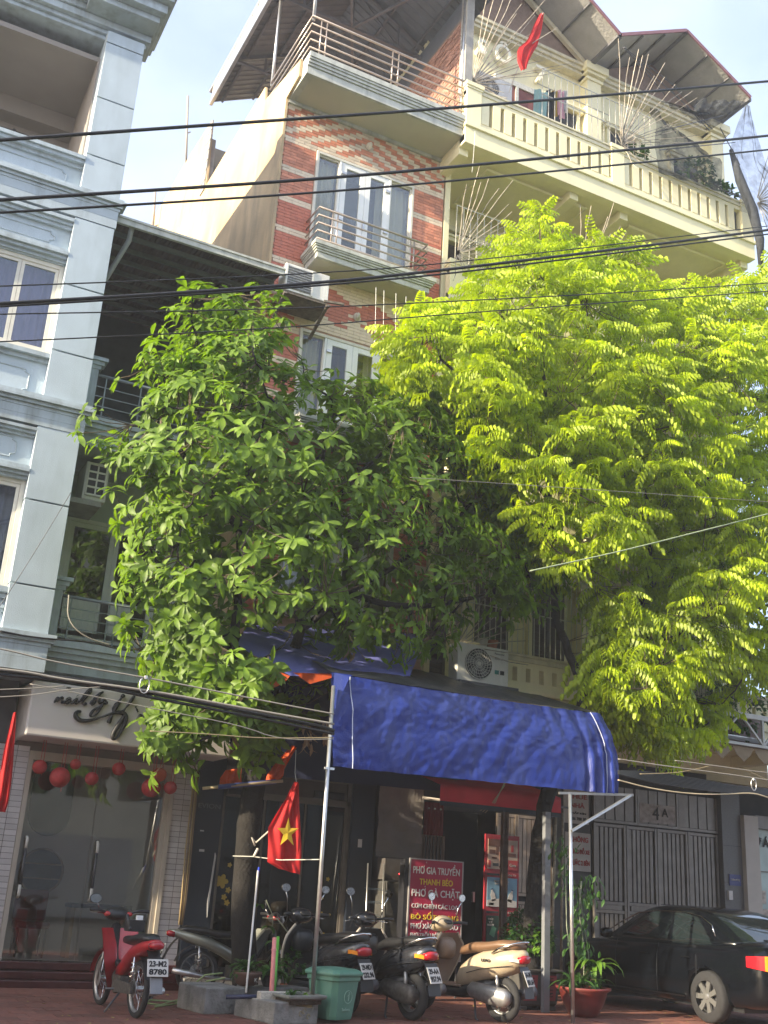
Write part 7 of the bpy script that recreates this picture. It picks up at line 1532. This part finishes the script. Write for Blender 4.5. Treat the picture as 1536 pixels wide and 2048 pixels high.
for k in range(9):
    o = k*2.6
    wire([(1236,1545-o*.3+3),(1300,1556-o+8),(1400,1572-o+8),(1480,1584-o*.7+4),(1536,1590-o*.6),(1650,1606-o*.6)], 12.9+.02*k, .011, ['lowest','second lowest','third lowest','fourth lowest','middle','fourth highest','third highest','second highest','highest'][k]+' black strand in the loose cable bundle right of the tarpaulin', WB, 'bundle_cable', 'strands of the cable bundle right of the tarpaulin')
wire([(1236,1560),(1300,1577),(1380,1588),(1450,1589),(1505,1585),(1536,1595),(1620,1620)], 12.8, .010, 'sunlit cream cable drooping under the right bundle', mat('cream_cable', (.55,.46,.30), .5))
wire([(1236,1518),(1330,1532),(1440,1546),(1536,1560),(1640,1575)], 12.7, .009, 'pale messenger wire above the right cable bundle', WG)
wire([(1350,1521),(1420,1530),(1490,1540),(1540,1546),(1640,1556)], 12.9, .008, 'upper pale wire under the scalloped awning', WG)
wire([(1280,1548),(1350,1546),(1390,1539),(1422,1531)], 12.9, .006, 'tan wire joining the upper pale wire under the awning', MC['tan_wire'])
wire([(1490,1540),(1515,1550),(1545,1566),(1600,1590)], 12.9, .006, 'tan wire dropping to the right picture edge', MC['tan_wire'])
for lb, c in (('steel hanger holding the cable bundle left of the trunk',(292,1355,286,1385)),('steel hanger ring on the right cable bundle',(1507,1558,1508,1580))):
    a = at(c[0],c[1],Y=12.9); q = at(c[2],c[3],Y=12.9); b = MB(); m_ = (a+q)/2; r_ = (a-q).length*.55; b.tube([(m_.x+r_*.6*math.cos(k*.524),12.9,m_.z+r_*math.sin(k*.524)) for k in range(12)], .008, 6, closed=True); b.lathe([(.0,-.03),(.022,-.02),(.022,.02),(.0,.03)], a, 8); tag(part('cable_hanger', b, GALV), lb, 'cable hanger')
for k, x in enumerate((752,768,792,812,830)):
    wire([(x,575+k*6),(x-1,640),(x-3+k,690)], 16.2, .004, ['leftmost','second','middle','fourth','rightmost'][k]+' pale drip string hanging from the small orange balcony', UPVC, 'string', 'strings hanging under the small balcony')
wire([(950,262),(948,300),(944,345)], 15.9, .004, 'pale string below the joint of the two top balconies', UPVC, 'string')

# ================================================================== HAZE BOX added to imitate lens veiling glare
b = MB(); b.box(-61,61,-61,61,-1.3,25.5)
hm = bpy.data.materials.new('veiling_glare_haze'); hm.use_nodes = True; ht = hm.node_tree; ht.nodes.remove(ht.nodes['Principled BSDF'])
pvn = ht.nodes.new('ShaderNodeVolumePrincipled'); pvn.inputs['Color'].default_value = (.93,.95,1,1); pvn.inputs['Density'].default_value = .0017; pvn.inputs['Anisotropy'].default_value = .3
ht.links.new(pvn.outputs[0], ht.nodes['Material Output'].inputs['Volume']); part('haze', b, hm, kind='stuff')
